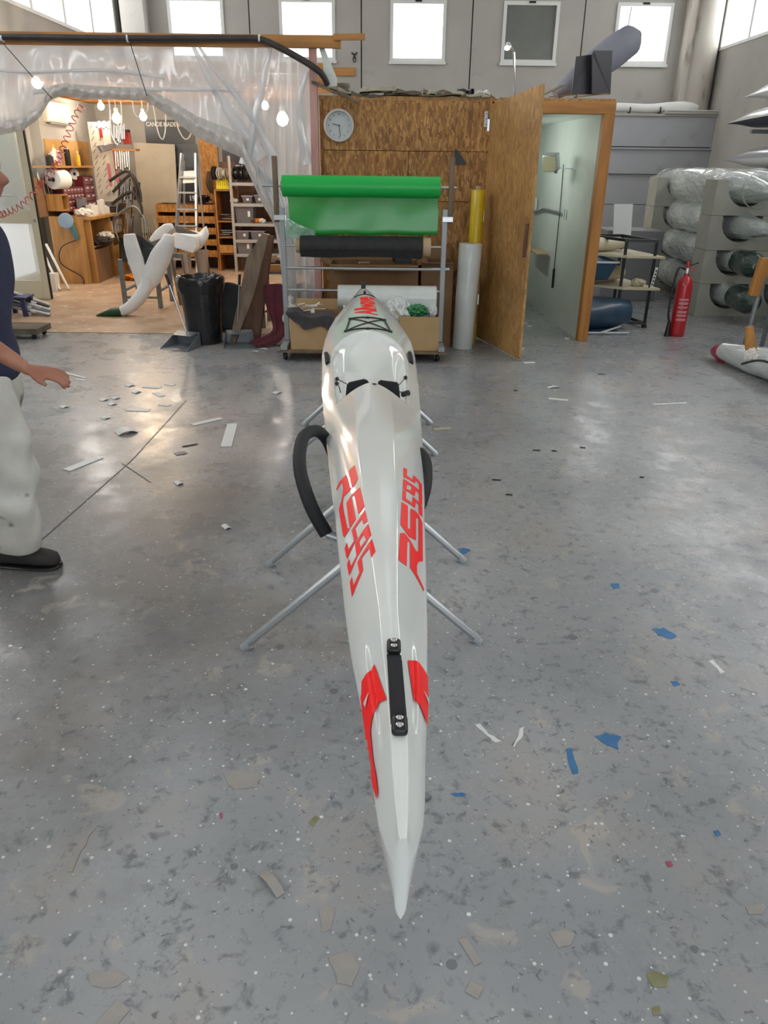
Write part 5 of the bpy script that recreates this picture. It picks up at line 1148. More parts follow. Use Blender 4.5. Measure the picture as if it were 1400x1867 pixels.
# particle board slat bin
x0 = P(286, 400, 13.3).x; x1 = P(393, 400, 13.3).x
t = thing('slat_bin', 'orange particle board bin with four stacked front slats behind the ladder', 'bin', ((x0 + x1) / 2, 13.4, .006))
for ya, yb_ in ((373, 387), (394, 407), (415, 427), (436, 447), (456, 468)):
    za, zb = P(340, ya, 13.3).z, P(340, yb_, 13.3).z; obj('slat', M().bx(x0, x1, 13.3, 13.32, zb, za), 'osb_bright', t, smooth=0)
    obj('shelf', M().bx(x0 + .02, x1 - .02, 13.321, 13.7, zb, zb + .015), 'dark_wood', t, smooth=0)
for x in (x0, x1 - .02): obj('side', M().bx(x, x + .02, 13.321, 13.72, .006, P(340, 372, 13.3).z), 'osb_bright', t, smooth=0)
obj('back', M().bx(x0 + .02, x1 - .02, 13.7, 13.72, .006, P(340, 372, 13.3).z), 'dark_wood', t, smooth=0)
r_ = random.Random(3)
q = P(372, 363, 13.5); crumple('black_fittings', (q.x, 13.5, q.z), (.1, .07, .05), 'c_black', 'black fittings heaped on the particle board bin', 'fittings', 41, amp=.7)
# dark wooden shelf column and grey metal shelf
xa, xb = P(394, 400, 13.1).x, P(428, 400, 13.1).x; ztop = P(410, 345, 13.1).z
t = thing('shelf_column', 'narrow brown wooden shelf column between the bin and the metal shelf', 'shelf', ((xa + xb) / 2, 13.3, .006))
for x in (xa, xb - .025): obj('side', M().bx(x, x + .025, 13.1, 13.6, .006, ztop), 'pine', t, smooth=0)
obj('back', M().bx(xa + .025, xb - .025, 13.58, 13.6, .006, ztop + .4), 'dark_wood', t, smooth=0)
for py in (346, 403, 432, 462): z = P(410, py, 13.1).z; obj('shelf', M().bx(xa + .025, xb - .025, 13.1, 13.579, z - .02, z), 'pine_x', t, smooth=0)
z = P(410, 450, 13.1).z; obj('front_box', M().bx(xa + .03, xb - .03, 13.06, 13.099, z - .09, z + .03), 'osb_bright', t, smooth=0)
q = P(407, 345, 13.15)
t = thing('yellow_crate', 'small yellow crate with jagged rim on top of the shelf column', 'crate', (q.x, 13.2, q.z)); mat('yellow_plastic', 'd9c81a', .4)
for k in range(6): obj('rib', M().bx(q.x - .10 + k * .034, q.x - .072 + k * .034, 13.12, 13.28, q.z + .002, q.z + .13 + .04 * (k > 2)), 'yellow_plastic', t, smooth=0)
obj('tray', M().bx(q.x - .105, q.x + .105, 13.119, 13.281, q.z + .0005, q.z + .05), 'yellow_plastic', t, smooth=0)
for k, py in enumerate((398, 428, 458)):
    q = P(412, py, 13.2)
    for j in range(6): 
        a = r_.uniform(-.6, .6); c = Vector((q.x + r_.uniform(-.06, .06), 13.25, P(410, (403, 432, 462)[k], 13.1).z + .012 + .016 * j)); t = thing('metal_offcut', ORD[j] + ' from the bottom, metal offcut piled on the %s shelf of the wooden column' % ('upper', 'middle', 'lower')[k], 'offcut', c, 'offcuts in the shelf column %s' % ('top', 'middle', 'low')[k]); obj('strip', M().box(c, (.2, .03, .012), Matrix.Rotation(a, 3, 'Z')), 'alu' if j % 2 else 'c_dark', t, smooth=0)
# metal shelf
xs0, xs1 = P(425, 400, 13.0).x, P(540, 400, 13.0).x
sh = thing('metal_shelf', 'grey metal shelf unit with clear bins behind the roll rack', 'shelf', ((xs0 + xs1) / 2, 13.2, .006)); mat('shelf_grey', 'a6a4a0', .5, .2)
for x in (xs0, xs1):
    for y in (13.0, 13.45): obj('post', M().bx(x - .02, x + .02, y - .015, y + .015, .007, 1.75 if x == xs0 and y < 13.2 else 1.4), 'shelf_grey', sh)
lev = [P(440, py, 13.0).z for py in (333, 371, 407, 437, 463)]
for z in lev: obj('board', M().bx(xs0 + .021, xs1 - .021, 12.985, 13.46, z - .045, z), 'shelf_grey', sh)
film_mat('clear_bin', lin('9a98a2'), .35, .2, .15)
def cbin(px, py_w, lv, h, label, lid=True):
    q = P(px, 400, 13.05); w = py_w; z = lev[lv] + .001; t = thing('clear_bin', label, 'storage bin', (q.x, 13.2, z))
    x0, x1 = q.x - w / 2, q.x + w / 2; m = M(); e = .02
    m.loft([[(x0 + e, 13.03 + e, z), (x1 - e, 13.03 + e, z), (x1 - e, 13.38 - e, z), (x0 + e, 13.38 - e, z)], [(x0, 13.03, z + h), (x1, 13.03, z + h), (x1, 13.38, z + h), (x0, 13.38, z + h)]]); obj('tub', m, 'clear_bin', t, smooth=0)
    obj('rim', M().bx(x0 - .012, x1 + .012, 13.018, 13.392, z + h + .0005, z + h + .014), 'c_lilac', t, smooth=0)
    obj('tag', M().bx(x1 - .09, x1 - .05, 13.022, 13.03, z + h * .4, z + h * .75), 'c_white', t, smooth=0)
cbin(453, .16, 1, .1, 'small clear bin at the left of the upper metal shelf'); cbin(475, .15, 1, .11, 'small clear bin at the right of the upper metal shelf'); cbin(446, .3, 2, .24, 'tall clear bin on the middle level of the metal shelf'); cbin(440, .22, 3, .12, 'left clear bin on the fourth level of the metal shelf'); cbin(468, .22, 3, .12, 'right clear bin on the fourth level of the metal shelf'); cbin(443, .26, 4, .2, 'clear bin on the bottom level of the metal shelf'); cbin(478, .26, 4, .2, 'right clear bin on the bottom level of the metal shelf')
for k, (px, mt) in enumerate(((430, 'c_white'), (470, 'c_orange'), (478, 'c_white'), (463, 'c_brown'))):
    q = P(px, 405, 13.1); z = lev[2 if k else 1] + .001; crumple('loose_part', (q.x, 13.08, z + .035), (.06, .05, .035), mt, ('pale loose parts in the left corner of the upper metal shelf', 'orange loose part on the middle metal shelf', 'white loose part beside the orange one on the middle metal shelf', 'brown loose part behind the tall clear bin')[k], 'part', 50 + k)
# spools on a rod above the shelf
zs = P(430, 316, 13.05).z
t0 = thing('spool_rod', 'steel rod carrying the cable spools above the metal shelf', 'rod', (P(430, 316, 13.05).x, 13.05, zs - .02)); obj('rod', M().tube([(P(386, 316, 13.05).x, 13.05, zs), (P(500, 316, 13.05).x, 13.05, zs)], .01, 8), 'steel', t0)
obj('rod_post', M().bx(P(416, 316, 13.08).x - .015, P(416, 316, 13.08).x + .015, 13.07, 13.1, lev[0], P(416, 284, 13.08).z), 'dark_wood', t0)
for k, (px, r, w, mt, lb) in enumerate(((391, .1, .03, 'c_dark', 'dark thin spool at the left end of the rod'), (400, .085, .03, 'c_white', 'white ring spool second on the rod'), (409, .075, .05, 'foam_scrap', 'beige spool third on the rod'), (421, .085, .07, 'card_core', 'fat tan spool in the middle of the rod'), (432, .1, .06, 'c_black', 'black spool right of the tan spool'), (442, .11, .06, 'c_black', 'larger black spool with silver rim on the rod'), (452, .1, .06, 'c_dark', 'dark cable spool near the curtain'), (463, .09, .06, 'c_black', 'black spool at the right end of the rod'))):
    q = P(px, 316, 13.05); t = thing('cable_spool', lb, 'spool', (q.x, 13.05, zs - r))
    for s in (-1, 1): obj('flange', M().lathe([(.013, -.003), (r, -.003), (r, .003), (.013, .003), (.013, -.003)], (q.x + s * w / 2, 13.05, zs), 24, axis=(1, -.25, 0), cap=False), mt, t)
    obj('wound_cable', M().lathe([(.013, -w / 2), (r * .72, -w / 2), (r * .72, w / 2), (.013, w / 2), (.013, -w / 2)], (q.x, 13.05, zs), 20, axis=(1, -.25, 0), cap=False), mt if k != 1 else 'c_black', t)

# ---- bulbs with their cords, wall unit, red air hose
emit_mat('bulb_warm', (1, .62, .22), 55); emit_mat('bulb_white', (1, .93, .82), 60)
for k, (px, py, Y, r, mt, pw, colr, lb) in enumerate(((213, 216, 11.2, .062, 'bulb_warm', 32, (1, .7, .4), 'big warm orange bulb hanging above the bench'), (261, 213, 11.6, .05, 'bulb_white', 26, (1, .85, .65), 'bare white bulb hanging beside the dark banner'), (184, 194, 12.83, .05, 'bulb_white', 18, (1, .9, .75), 'bare white bulb close under the wooden ceiling at the left'), (68, 151, 10.5, .065, 'bulb_white', 26, (1, .95, .88), 'bright bulb shining through the plastic at the far left'), (483, 193, 11.6, .05, 'bulb_white', 24, (1, .9, .8), 'small bulb shining through the plastic near the clock'), (515, 218, 10.5, .075, 'bulb_white', 28, (1, .9, .8), 'large bulb shining through the plastic beside the clock'))):
    q = P(px, py, Y); t = thing('light_bulb', lb, 'bulb', q)
    obj('glass', M().lathe([(.004, -r), (r * .7, -r * .72), (r, 0), (r * .78, r * .6), (r * .42, r * 1.1)], q, 18), mt, t)
    obj('socket', M().lathe([(r * .44, r * 1.1), (r * .46, r * 1.9), (r * .2, r * 2.1)], q, 14), 'c_white', t); obj('cord', M().tube([q + Vector((0, 0, r * 2)), Vector((q.x, q.y, 2.53))], .005, 6), 'c_white', t)
    point_light('bulb_light', q + Vector((0, -.02, -r - .03)), pw, colr, .05)
for k, (pts, lb) in enumerate(((((200, 195), (202, 240), (214, 264), (220, 240), (221, 195)), 'white cable loop hanging below the warm bulb'), (((243, 196), (248, 210), (256, 214), (266, 205), (270, 195)), 'small white cable loop beside the bare bulb'), (((280, 196), (288, 240), (296, 254), (301, 240), (302, 205)), 'deep white cable loop in front of the banner lettering'), (((322, 222), (330, 245), (339, 254), (347, 246), (352, 225)), 'white cable loop hanging right of the banner lettering'))):
    obj('cable_loop', M().tube(smooth_pts([Vector((P(*pts[0], 10.9).x, 10.9, 2.53))] + [P(x, y, 10.9) for x, y in pts] + [Vector((P(*pts[-1], 10.9).x, 10.9, 2.53))], 6), .008, 6), 'c_white', None, lb, 'cable')
q = P(100, 212, 12.4); t = thing('wall_unit', 'cream air conditioning unit on the left workshop wall', 'air conditioner', (XL + .12, 12.4, 1.95)); mat('cream_plastic', 'd8d2c0', .4)
zz = leftwall_pt(98, 214, XL + .1).z; yy = leftwall_pt(98, 214, XL + .1).y
obj('case', M().bx(XL + .003, XL + .22, yy - .5, yy + .35, zz - .08, zz + .2), 'cream_plastic', t, bevel=.02); obj('louvre', M().bx(XL + .2, XL + .226, yy - .45, yy + .3, zz - .1, zz - .081), 'c_grey', t, smooth=0)
t = thing('cable_coil', 'small dark cable coil hanging below the wall unit', 'cable', (XL + .06, yy + .1, zz - .5)); obj('loop', M().tube([leftwall_pt(116 + 7 * math.cos(a), 238 + 8 * math.sin(a), XL + .05) for a in [k * PI / 8 for k in range(17)]], .012, 6, cap=False), 'c_dark', t); obj('tail', M().tube([leftwall_pt(100, 228, XL + .05), leftwall_pt(108, 243, XL + .05), leftwall_pt(122, 240, XL + .05)], .01, 6), 'c_dark', t)
def helix(path, r, turns, n=14):
    path = smooth_pts(path, 8); out = []; tot = len(path) - 1; N_ = turns * n
    for k in range(N_ + 1):
        f = k / N_ * tot; i = min(int(f), tot - 1); p = path[i].lerp(path[i + 1], f - i); d = (path[i + 1] - path[i]).normalized(); u = d.cross(Vector((0, 1, 0))).normalized(); w = d.cross(u)
        out.append(p + (u * math.cos(2 * PI * k / n) + w * math.sin(2 * PI * k / n)) * r)
    return out
mat('hose_red', 'b04a4e', .4)
obj('air_hose', M().tube(helix([P(0, 392, 9.6), P(15, 386, 9.6), P(40, 374, 9.65), P(65, 350, 9.8), P(88, 322, 10.0), P(103, 300, 10.2), P(112, 278, 10.2), P(122, 250, 10.3), P(136, 215, 10.3), P(150, 192, 10.4)], .035, 26), .006, 5), 'hose_red', None, 'red coiled air hose hanging across the cream door up to the ceiling', 'hose')

# ------------------------------------------------------------------ plastic curtain with its gathered hem
film_mat('curtain_plastic', (.86, .87, .89), .44, .22, .10, wr=.25, wscale=1.1)
film_mat('hem_plastic', (.78, .77, .74), .26, .3, .10, wr=.4, wscale=4)
low = [(-330, 258), (-60, 250), (0, 243), (40, 236), (72, 212), (92, 178), (120, 172), (150, 178), (262, 180), (276, 187), (300, 204), (323, 220), (357, 247), (404, 268), (441, 285), (478, 368), (505, 415), (516, 470), (530, 600), (575, 602)]
n = 136; rows = []
cols = []
for j in range(n + 1):
    px = -330 + 904 * j / n; yb = interp(low, px); cols.append((px, yb))
for i in range(25):
    v = i / 24; row = []
    for j, (px, yb) in enumerate(cols):
        py = 79 + (yb - 79) * v
        fold = .05 * math.sin(px * .07 + 3 * v) * v + .03 * math.sin(px * .19 - 2 * v) * v + .05 * noise.noise(Vector((px * .02, v * 2.5, 3))) 
        if px > 430: fold += .05 * math.sin(px * .28) * min(1, v * 2)
        fold += .06 * math.exp(-((px - (360 + (py - 80) * .62)) / 16) ** 2) * (1 if px < 560 else 0) + .05 * math.exp(-((px - (492 - (py - 80) * .17)) / 10) ** 2)
        p_ = P(px, py, 7.99 + fold)
        if p_.z < .02: p_.z = .02
        if px > 560: p_.y = min(p_.y, 7.99)
        row.append(p_)
    rows.append(row)
ct = thing('plastic_curtain', 'clear plastic sheet curtain gathered up under the beam of the workshop', 'curtain', (-2.2, 7.99, .02))
obj('sheet', M().thick(rows, .0012), 'curtain_plastic', ct, smooth=70)
# gathered band along the lower edge, hanging in front of the sheet
band = [(-330, 22), (-60, 22), (40, 26), (90, 24), (150, 26), (262, 22), (300, 30), (350, 38), (400, 42), (440, 42), (480, 34), (512, 20)]
rows = []
for i in range(9):
    v = i / 8; row = []
    for j in range(161):
        px = -330 + 840 * j / 160; yb = interp(low, px); bw = interp(band, px)
        wob = 2.5 * noise.noise(Vector((px * .05, v * 3, 0))); py = yb + 3 - bw * (1 - v) + wob * (1 if 0 < i else 0)
        row.append(P(px, py, 7.93 - .05 * math.sin(v * PI) - .018 * math.sin(px * .33 + v * 3) - .03 * noise.noise(Vector((px * .06, v * 4, 2)))))
    rows.append(row)
obj('hem', M().thick(rows, .0015), 'hem_plastic', ct, smooth=70)
def ribbon(pts, ws, Y, nm):
    cs = smooth_pts([Vector((x, y, 0)) for x, y in pts], 8); g = []
    for i, c in enumerate(cs):
        q = i / (len(cs) - 1); t_ = cs[min(i + 1, len(cs) - 1)] - cs[max(i - 1, 0)]; nx, ny = -t_.y, t_.x; L_ = math.hypot(nx, ny); nx /= L_; ny /= L_; w = ws[0] + (ws[1] - ws[0]) * q
        g.append([P(c.x + nx * w * (k / 4 - .5), c.y + ny * w * (k / 4 - .5), Y - .03 * math.sin(k / 4 * PI) - .01 * math.sin(i * .7 + k)) for k in range(5)])
    obj(nm, M().thick(g, .001), 'curtain_plastic', ct, smooth=70)
ribbon([(352, 84), (385, 150), (425, 215), (475, 290)], (6, 30), 7.95, 'crease'); ribbon([(362, 84), (400, 140), (450, 200), (500, 290)], (4, 16), 7.93, 'crease')
ribbon([(493, 84), (480, 150), (465, 220), (446, 300)], (8, 22), 7.94, 'crease'); ribbon([(560, 130), (546, 185), (550, 240), (560, 300)], (8, 20), 7.94, 'crease')
ribbon([(60, 168), (130, 163), (240, 164), (360, 163), (440, 166)], (10, 8), 7.95, 'seam'); ribbon([(-40, 125), (60, 132), (180, 128), (300, 140)], (5, 9), 7.96, 'crease')
for a, b, lb in (((2, 75), (95, 180), 'thin dark string from the beam to the curtain hem at the far left'), ((232, 62), (268, 175), 'thin dark string tying up the curtain hem at its middle')):
    obj('tie_string', M().tube([P(*a, 7.84), P(*b, 7.84)], .004, 5), 'cord', None, lb, 'string')
# gathered hanging folds of the curtain where it drops behind the rack
for k in range(7):
    pts = [P(470 + 3 * k, 300 + 4 * k, 7.96), P(486 + 5 * k, 350, 7.95), P(500 + 5 * k, 400, 7.94), P(512 + 4 * k, 470, 7.95), P(522 + 3 * k, 560, 7.96)]
    obj('fold', M().tube(smooth_pts(pts, 4), [.012 + .006 * (k % 3)] * 17, 6), 'curtain_plastic', ct)

# ------------------------------------------------------------------ floor things left of the rack
# rubbish bin with black bag
mat('bag_black', '101114', .22, c2='1c1d21', scale=14, bump=.5, bscale=26, coat=.3)
bc = Vector((-1.83, 7.63, 0)); t = thing('rubbish_bin', 'tall rubbish bin lined with a shiny black bag', 'bin', bc)
rings = []
for i in range(13):
    z = .004 + .60 * i / 12; r = .17 + .045 * i / 12; ring = []
    for j in range(40):
        a = 2 * PI * j / 40; f = 1 + .03 * noise.noise(Vector((math.cos(a) * 3, math.sin(a) * 3, z * 2))) * (i > 0); ring.append(bc + Vector((r * f * math.cos(a), r * f * math.sin(a), z)))
    rings.append(ring)
obj('bag', M().loft(rings), 'bag_black', t, smooth=60)
rings = []
for i, (r, z) in enumerate(((.222, .50), (.232, .56), (.236, .62), (.228, .645), (.20, .64), (.185, .58))):
    rings.append([bc + Vector((r * (1 + .05 * noise.noise(Vector((math.cos(2 * PI * j / 48) * 5, math.sin(2 * PI * j / 48) * 5, i * .6)))) * math.cos(2 * PI * j / 48), r * (1 + .05 * noise.noise(Vector((math.cos(2 * PI * j / 48) * 5, math.sin(2 * PI * j / 48) * 5, i * .6)))) * math.sin(2 * PI * j / 48), z + .02 * noise.noise(Vector((j * .4, i, 2))))) for j in range(48)])
obj('bag_rim', M().loft(rings, cap=False), 'bag_black', t, smooth=60)
# dustpans
mat('zinc', '8a9095', .45, .5, c2='7b8186', scale=9)
def dustpan(px, py, label, stick_top, ang):
    c = G(px, py); t = thing('dustpan', label, 'dustpan', c); R = Matrix.Rotation(ang, 3, 'Z')
    def q(x, y, z): return c + R @ Vector((x, y, z))
    obj('tray', M().prism([q(-.15, -.16, .002), q(.15, -.16, .002), q(.13, .12, .004), q(-.13, .12, .004)], (0, 0, .003)), 'zinc', t, smooth=0)
    for s in (-1, 1): obj('side', M().prism([q(s * .15, -.16, .004), q(s * .13, .12, .006), q(s * .13, .12, .13)], R @ Vector((.003 * s, 0, 0))), 'zinc', t, smooth=0)
    obj('back', M().prism([q(-.13, .12, .005), q(.13, .12, .005), q(.13, .12, .13), q(-.13, .12, .13)], R @ Vector((0, .003, 0))), 'zinc', t, smooth=0)
    obj('hood', M().prism([q(-.13, .12, .13), q(.13, .12, .13), q(.10, 0, .11), q(-.10, 0, .11)], (0, 0, .003)), 'zinc', t, smooth=0)
    b = q(-.02, .12, .12); e = P(*stick_top, b.y + .02); k = b.lerp(e, .82); obj('stick', M().tube([b, k], .009, 8), 'steel', t); obj('grip', M().tube([k, e], .014, 8), 'black_plastic', t)
dustpan(333, 633, 'zinc dustpan with long handle on the floor before the rubbish bin', (302, 500), -.35)
dustpan(437, 630, 'zinc dustpan with long handle beside the leaning brown planks', (437, 500), .15)
# leaning planks, dark tub, red fabric
pl = [([(418, 628), (428, 632), (462, 540), (490, 428), (478, 425), (450, 470)], 7.55, 'plank_brown', 'tall twisted brown plank leaning by the rack, foremost of the pair'), ([(438, 622), (472, 622), (480, 560), (498, 430), (484, 430), (462, 500)], 7.72, 'dark_wood', 'dark brown board leaning behind the twisted plank')]
for pts, Y, mt, lb in pl:
    zs_ = [P(x, y, Y).z for x, y in pts]; pp = []
    for (x, y) in pts:
        q = P(x, y, Y); lean = .22 * q.z; q2 = P(x, y, Y + lean); pp.append(Vector((q2.x, q2.y, max(q2.z, .004))))
    obj('leaning_plank', M().prism(pp, (.01, .025, 0)), mt, None, lb, 'plank', smooth=0)
q = G(420, 607); t = thing('black_tub', 'round black tub lying on its side behind the planks', 'tub', (q.x, q.y + .1, 0)); cc = Vector((q.x - .02, q.y + .12, .25))
obj('wall', M().lathe([(.23, -.12), (.25, -.10), (.25, .10), (.26, .12), (.24, .12), (.235, -.09), (.02, -.1)], cc, 36, axis=(.12, -1, .1), cap=False), 'black_plastic', t, smooth=50); obj('bottom', M().lathe([(.02, -.12), (.23, -.12), (.23, -.11), (.02, -.11)], cc, 36, axis=(.12, -1, .1)), 'black_plastic', t)
mat('maroon_cloth', '5c1f2a', .8, c2='50182a', scale=8, bump=.1)
cl = [((480, 517), (516, 516)), ((479, 540), (516, 540)), ((486, 565), (516, 565)), ((496, 590), (519, 590)), ((498, 602), (522, 604)), ((486, 612), (518, 614)), ((470, 615), (512, 622)), ((455, 620), (500, 630)), ((453, 626), (478, 634))]
g = []
for k, (a, b) in enumerate(cl):
    Y = (7.75, 7.73, 7.70, 7.66, 7.62, 7.55, 7.48, 7.42, 7.38)[k]; pa, pb = P(*a, Y), P(*b, Y - .02); row = []
    for j in range(9):
        p_ = pa.lerp(pb, j / 8) + Vector((0, .015 * math.sin(j * 1.4 + k * .5), 0)); p_.z = max(p_.z, .012 + .02 * abs(math.sin(j * .8))); row.append(p_)
    g.append(row)
obj('red_cloth', M().thick(g, -.006), 'maroon_cloth', None, 'dark red fabric strip hanging from the steel table and curling on the floor', 'cloth', smooth=60, sub=1)
# steel table behind the rack with odds and ends
zt_ = P(500, 494, 8.35).z; xa_, xb_ = P(470, 494, 8.35).x, P(572, 494, 8.35).x
t = thing('steel_table', 'grey steel table with a wooden plank on top behind the roll rack', 'table', ((xa_ + xb_) / 2, 8.55, .006))
obj('table_top', M().bx(xa_, xb_, 8.33, 8.8, zt_ - .03, zt_), 'galv', t); obj('front_plank', M().bx(xa_ - .03, xb_ - .1, 8.29, 8.328, zt_ - .005, zt_ + .07), 'pine_x', t, smooth=0)
for x in (xa_ + .03, xb_ - .03):
    for y in (8.36, 8.77): obj('leg', M().bx(x - .02, x + .02, y - .02, y + .02, .007, zt_ - .031), 'galv', t)
obj('lower_rail', M().bx(xa_ + .051, xb_ - .051, 8.35, 8.37, .3, .33), 'galv', t); obj('top_board', M().bx(xa_ + .02, xb_ - .1, 8.34, 8.7, zt_ + .001, zt_ + .02), 'plank_brown', t)
q = P(557, 490, 8.5); t = thing('spray_can', 'grey white spray can on the steel table under the black roll', 'can', (q.x, 8.5, zt_ + .021)); obj('can', M().lathe([(.03, 0), (.033, .004), (.033, .16), (.02, .18)], (q.x, 8.5, zt_ + .021), 18), 'c_lilac', t); obj('cap', M().lathe([(.022, .18), (.022, .21)], (q.x, 8.5, zt_ + .021), 14), 'c_white', t)
for k, (px, w, h, mt, lb) in enumerate(((515, .26, .05, 'c_dark', 'dark flat tray on the steel table'), (500, .12, .1, 'card_core', 'small cardboard sleeve on the steel table beside the planks'), (535, .1, .16, 'foam_scrap', 'pale upright carton on the steel table behind the rack post'))):
    q = P(px, 480, 8.55); obj('table_item', M().box((q.x, 8.5 + .05 * k, zt_ + .022 + h / 2), (w, .14, h), Matrix.Rotation(.2 * k, 3, 'Z')).box((q.x, 8.5 + .05 * k, zt_ + .024 + h + .01), (w * .5, .06, .018)), mt, None, lb, 'carton', smooth=0)
crumple('dark_sacks', (-.85, 8.45, .22), (.3, .16, .2), 'c_dark', 'dark heap of sacks on the floor under the steel table', 'sacks', 61, amp=.5)
crumple('white_scraps', (-.95, 7.62, .28), (.06, .05, .16), 'c_white', 'white film scrap stuffed behind the red fabric', 'scrap', 62, amp=.7)
mat('brown_paper', 'b89f80', .8, c2='c4ad90', scale=4)
obj('brown_paper', M().thick([[Vector((P(395, 500, 9.6).x + .12 * j, 9.3 + .18 * i, .012 + .02 * abs(math.sin(i * 1.1 + j)))) for j in range(8)] for i in range(7)], .002), 'brown_paper', None, 'sheet of brown paper on the workshop floor behind the bin', 'paper', smooth=60)

# ------------------------------------------------------------------ folded white shell with green tip on trestles
mat('shell_white', 'ecedeb', .45, c2='e0e2e1', scale=5, bump=.15, bscale=9); mat('shell_green', '1c4a2a', .4); mat('shell_black', '15161a', .6)
sh_ = thing('folded_shell', 'white folded boat shell with black inside and green tip draped on a trestle', 'boat shell', (G(235, 560).x, 9.3, .006))
def limb(pts, mt, name, dep=.1, n=14):
    """pts: (px, py, Y, half width px)"""
    rings = []; pp = [P(x, y, Y) for x, y, Y, w in pts]; ws = [w / FPX * (Y * .908 + .4) for x, y, Y, w in pts]
    cs = smooth_pts(pp, 4); wz = []
    for i in range(len(ws) - 1): wz += [ws[i] + (ws[i + 1] - ws[i]) * k / 4 for k in range(4)]
    wz.append(ws[-1])
    for i, c in enumerate(cs):
        t_ = (cs[min(i + 1, len(cs) - 1)] - cs[max(i - 1, 0)]).normalized(); sd = t_.cross(Vector((0, 1, 0))).normalized(); w = wz[i]; d_ = dep * min(1, w / .05 * .8)
        ring = []
        for k in range(n):
            a = 2 * PI * k / n; ca, sa = math.cos(a), math.sin(a); ca = math.copysign(abs(ca) ** .7, ca)
            q = c + sd * (w * ca) + Vector((0, d_ * sa, 0)); q.z = max(q.z, .008); ring.append(q)
        rings.append(ring)
    return obj(name, M().loft(rings), mt, sh_, smooth=50)
limb([(176, 576, 8.92, 1.5), (190, 573, 8.93, 5), (205, 570, 8.94, 8), (223, 568, 8.95, 9)], 'shell_green', 'green_tip', .07)
limb([(222, 568, 8.96, 9), (240, 558, 8.98, 11), (256, 540, 9.02, 12), (266, 522, 9.08, 13), (268, 505, 9.12, 12)], 'shell_white', 'tail', .08)
limb([(262, 530, 9.08, 10), (258, 505, 9.12, 14), (248, 475, 9.16, 15), (239, 445, 9.2, 13), (236, 427, 9.22, 10)], 'shell_white', 'left_wing', .06)
limb([(264, 530, 9.1, 9), (276, 505, 9.12, 18), (292, 470, 9.16, 19), (304, 445, 9.2, 14), (308, 428, 9.25, 9)], 'shell_white', 'right_wing', .06)
obj('inner_lining', M().prism([P(246, 425, 9.26), P(258, 433, 9.3), P(273, 442, 9.34), P(298, 433, 9.3), P(285, 455, 9.2), P(262, 486, 9.12), P(253, 455, 9.2)], (0, .05, 0)), 'shell_black', sh_, smooth=0)
obj('box_section', M().prism([P(312, 428, 9.55), P(320, 424, 9.6), P(358, 432, 9.55), P(360, 452, 9.5), P(352, 462, 9.45), P(318, 452, 9.45)], (.02, .35, .02)), 'shell_white', sh_, smooth=0, bevel=.015)
obj('box_opening', M().prism([P(305, 425, 9.62), P(318, 414, 9.75), P(358, 428, 9.7), P(352, 432, 9.6), P(322, 424, 9.6)], (0, .1, .01)), 'shell_black', sh_, smooth=0)
limb([(355, 452, 9.6, 4), (364, 440, 9.65, 9), (370, 428, 9.72, 11), (368, 420, 9.8, 12)], 'shell_white', 'right_flap', .05)
limb([(276, 440, 9.6, 5), (290, 428, 9.7, 9), (305, 418, 9.8, 10), (316, 414, 9.85, 6)], 'shell_white', 'rear_flap', .04)
mat('trestle_cloth', 'b9aca0', .8)
for k, (x0, x1, x2, x3) in enumerate(((328, 348, 350, 336), (352, 380, 378, 362))):
    g = [[P(x0 + (x3 - x0) * v / 5 + (x1 - x0 + (x2 - x3 - x1 + x0) * v / 5) * j / 5, (462 if k == 0 else 455) + (507 - 458) * v / 5, 9.72 + .03 * math.sin(j * 1.7)) for j in range(6)] for v in range(6)]
    obj('hanging_cloth', M().thick(g, .004), 'trestle_cloth', sh_, smooth=60)
tt = thing('metal_trestle', 'grey metal trestle carrying the folded white shell', 'trestle', (G(270, 550).x, 9.75, .006))
za = P(270, 470, 9.7).z
lx = [P(240, 545, 9.75).x, P(302, 545, 9.75).x]
for x in lx:
    for y in (9.5, 10.05): obj('leg', M().bx(x - .025, x + .025, y - .02, y + .02, .007, za), 'galv', tt)
    obj('end_rail', M().bx(x - .02, x + .02, 9.52, 10.03, .2, .23), 'galv', tt)
obj('top_beam', M().bx(lx[0], lx[1] + .35, 9.74, 9.80, za + .001, za + .05), 'galv', tt); obj('low_rail', M().bx(lx[0] + .03, lx[1] - .03, 9.49, 9.51, .12, .145), 'galv', tt)
for a, b in (((312, 470), (326, 512)), ((376, 470), (386, 508))):
    pa, pb = P(*a, 9.9), P(*b, 9.6); pb.z = .007; pb = G(b[0] + 4, b[1] + 45); pb.z = .007
    obj('brace', M().bar(pa, pb, .035, .03), 'plank_brown', tt)

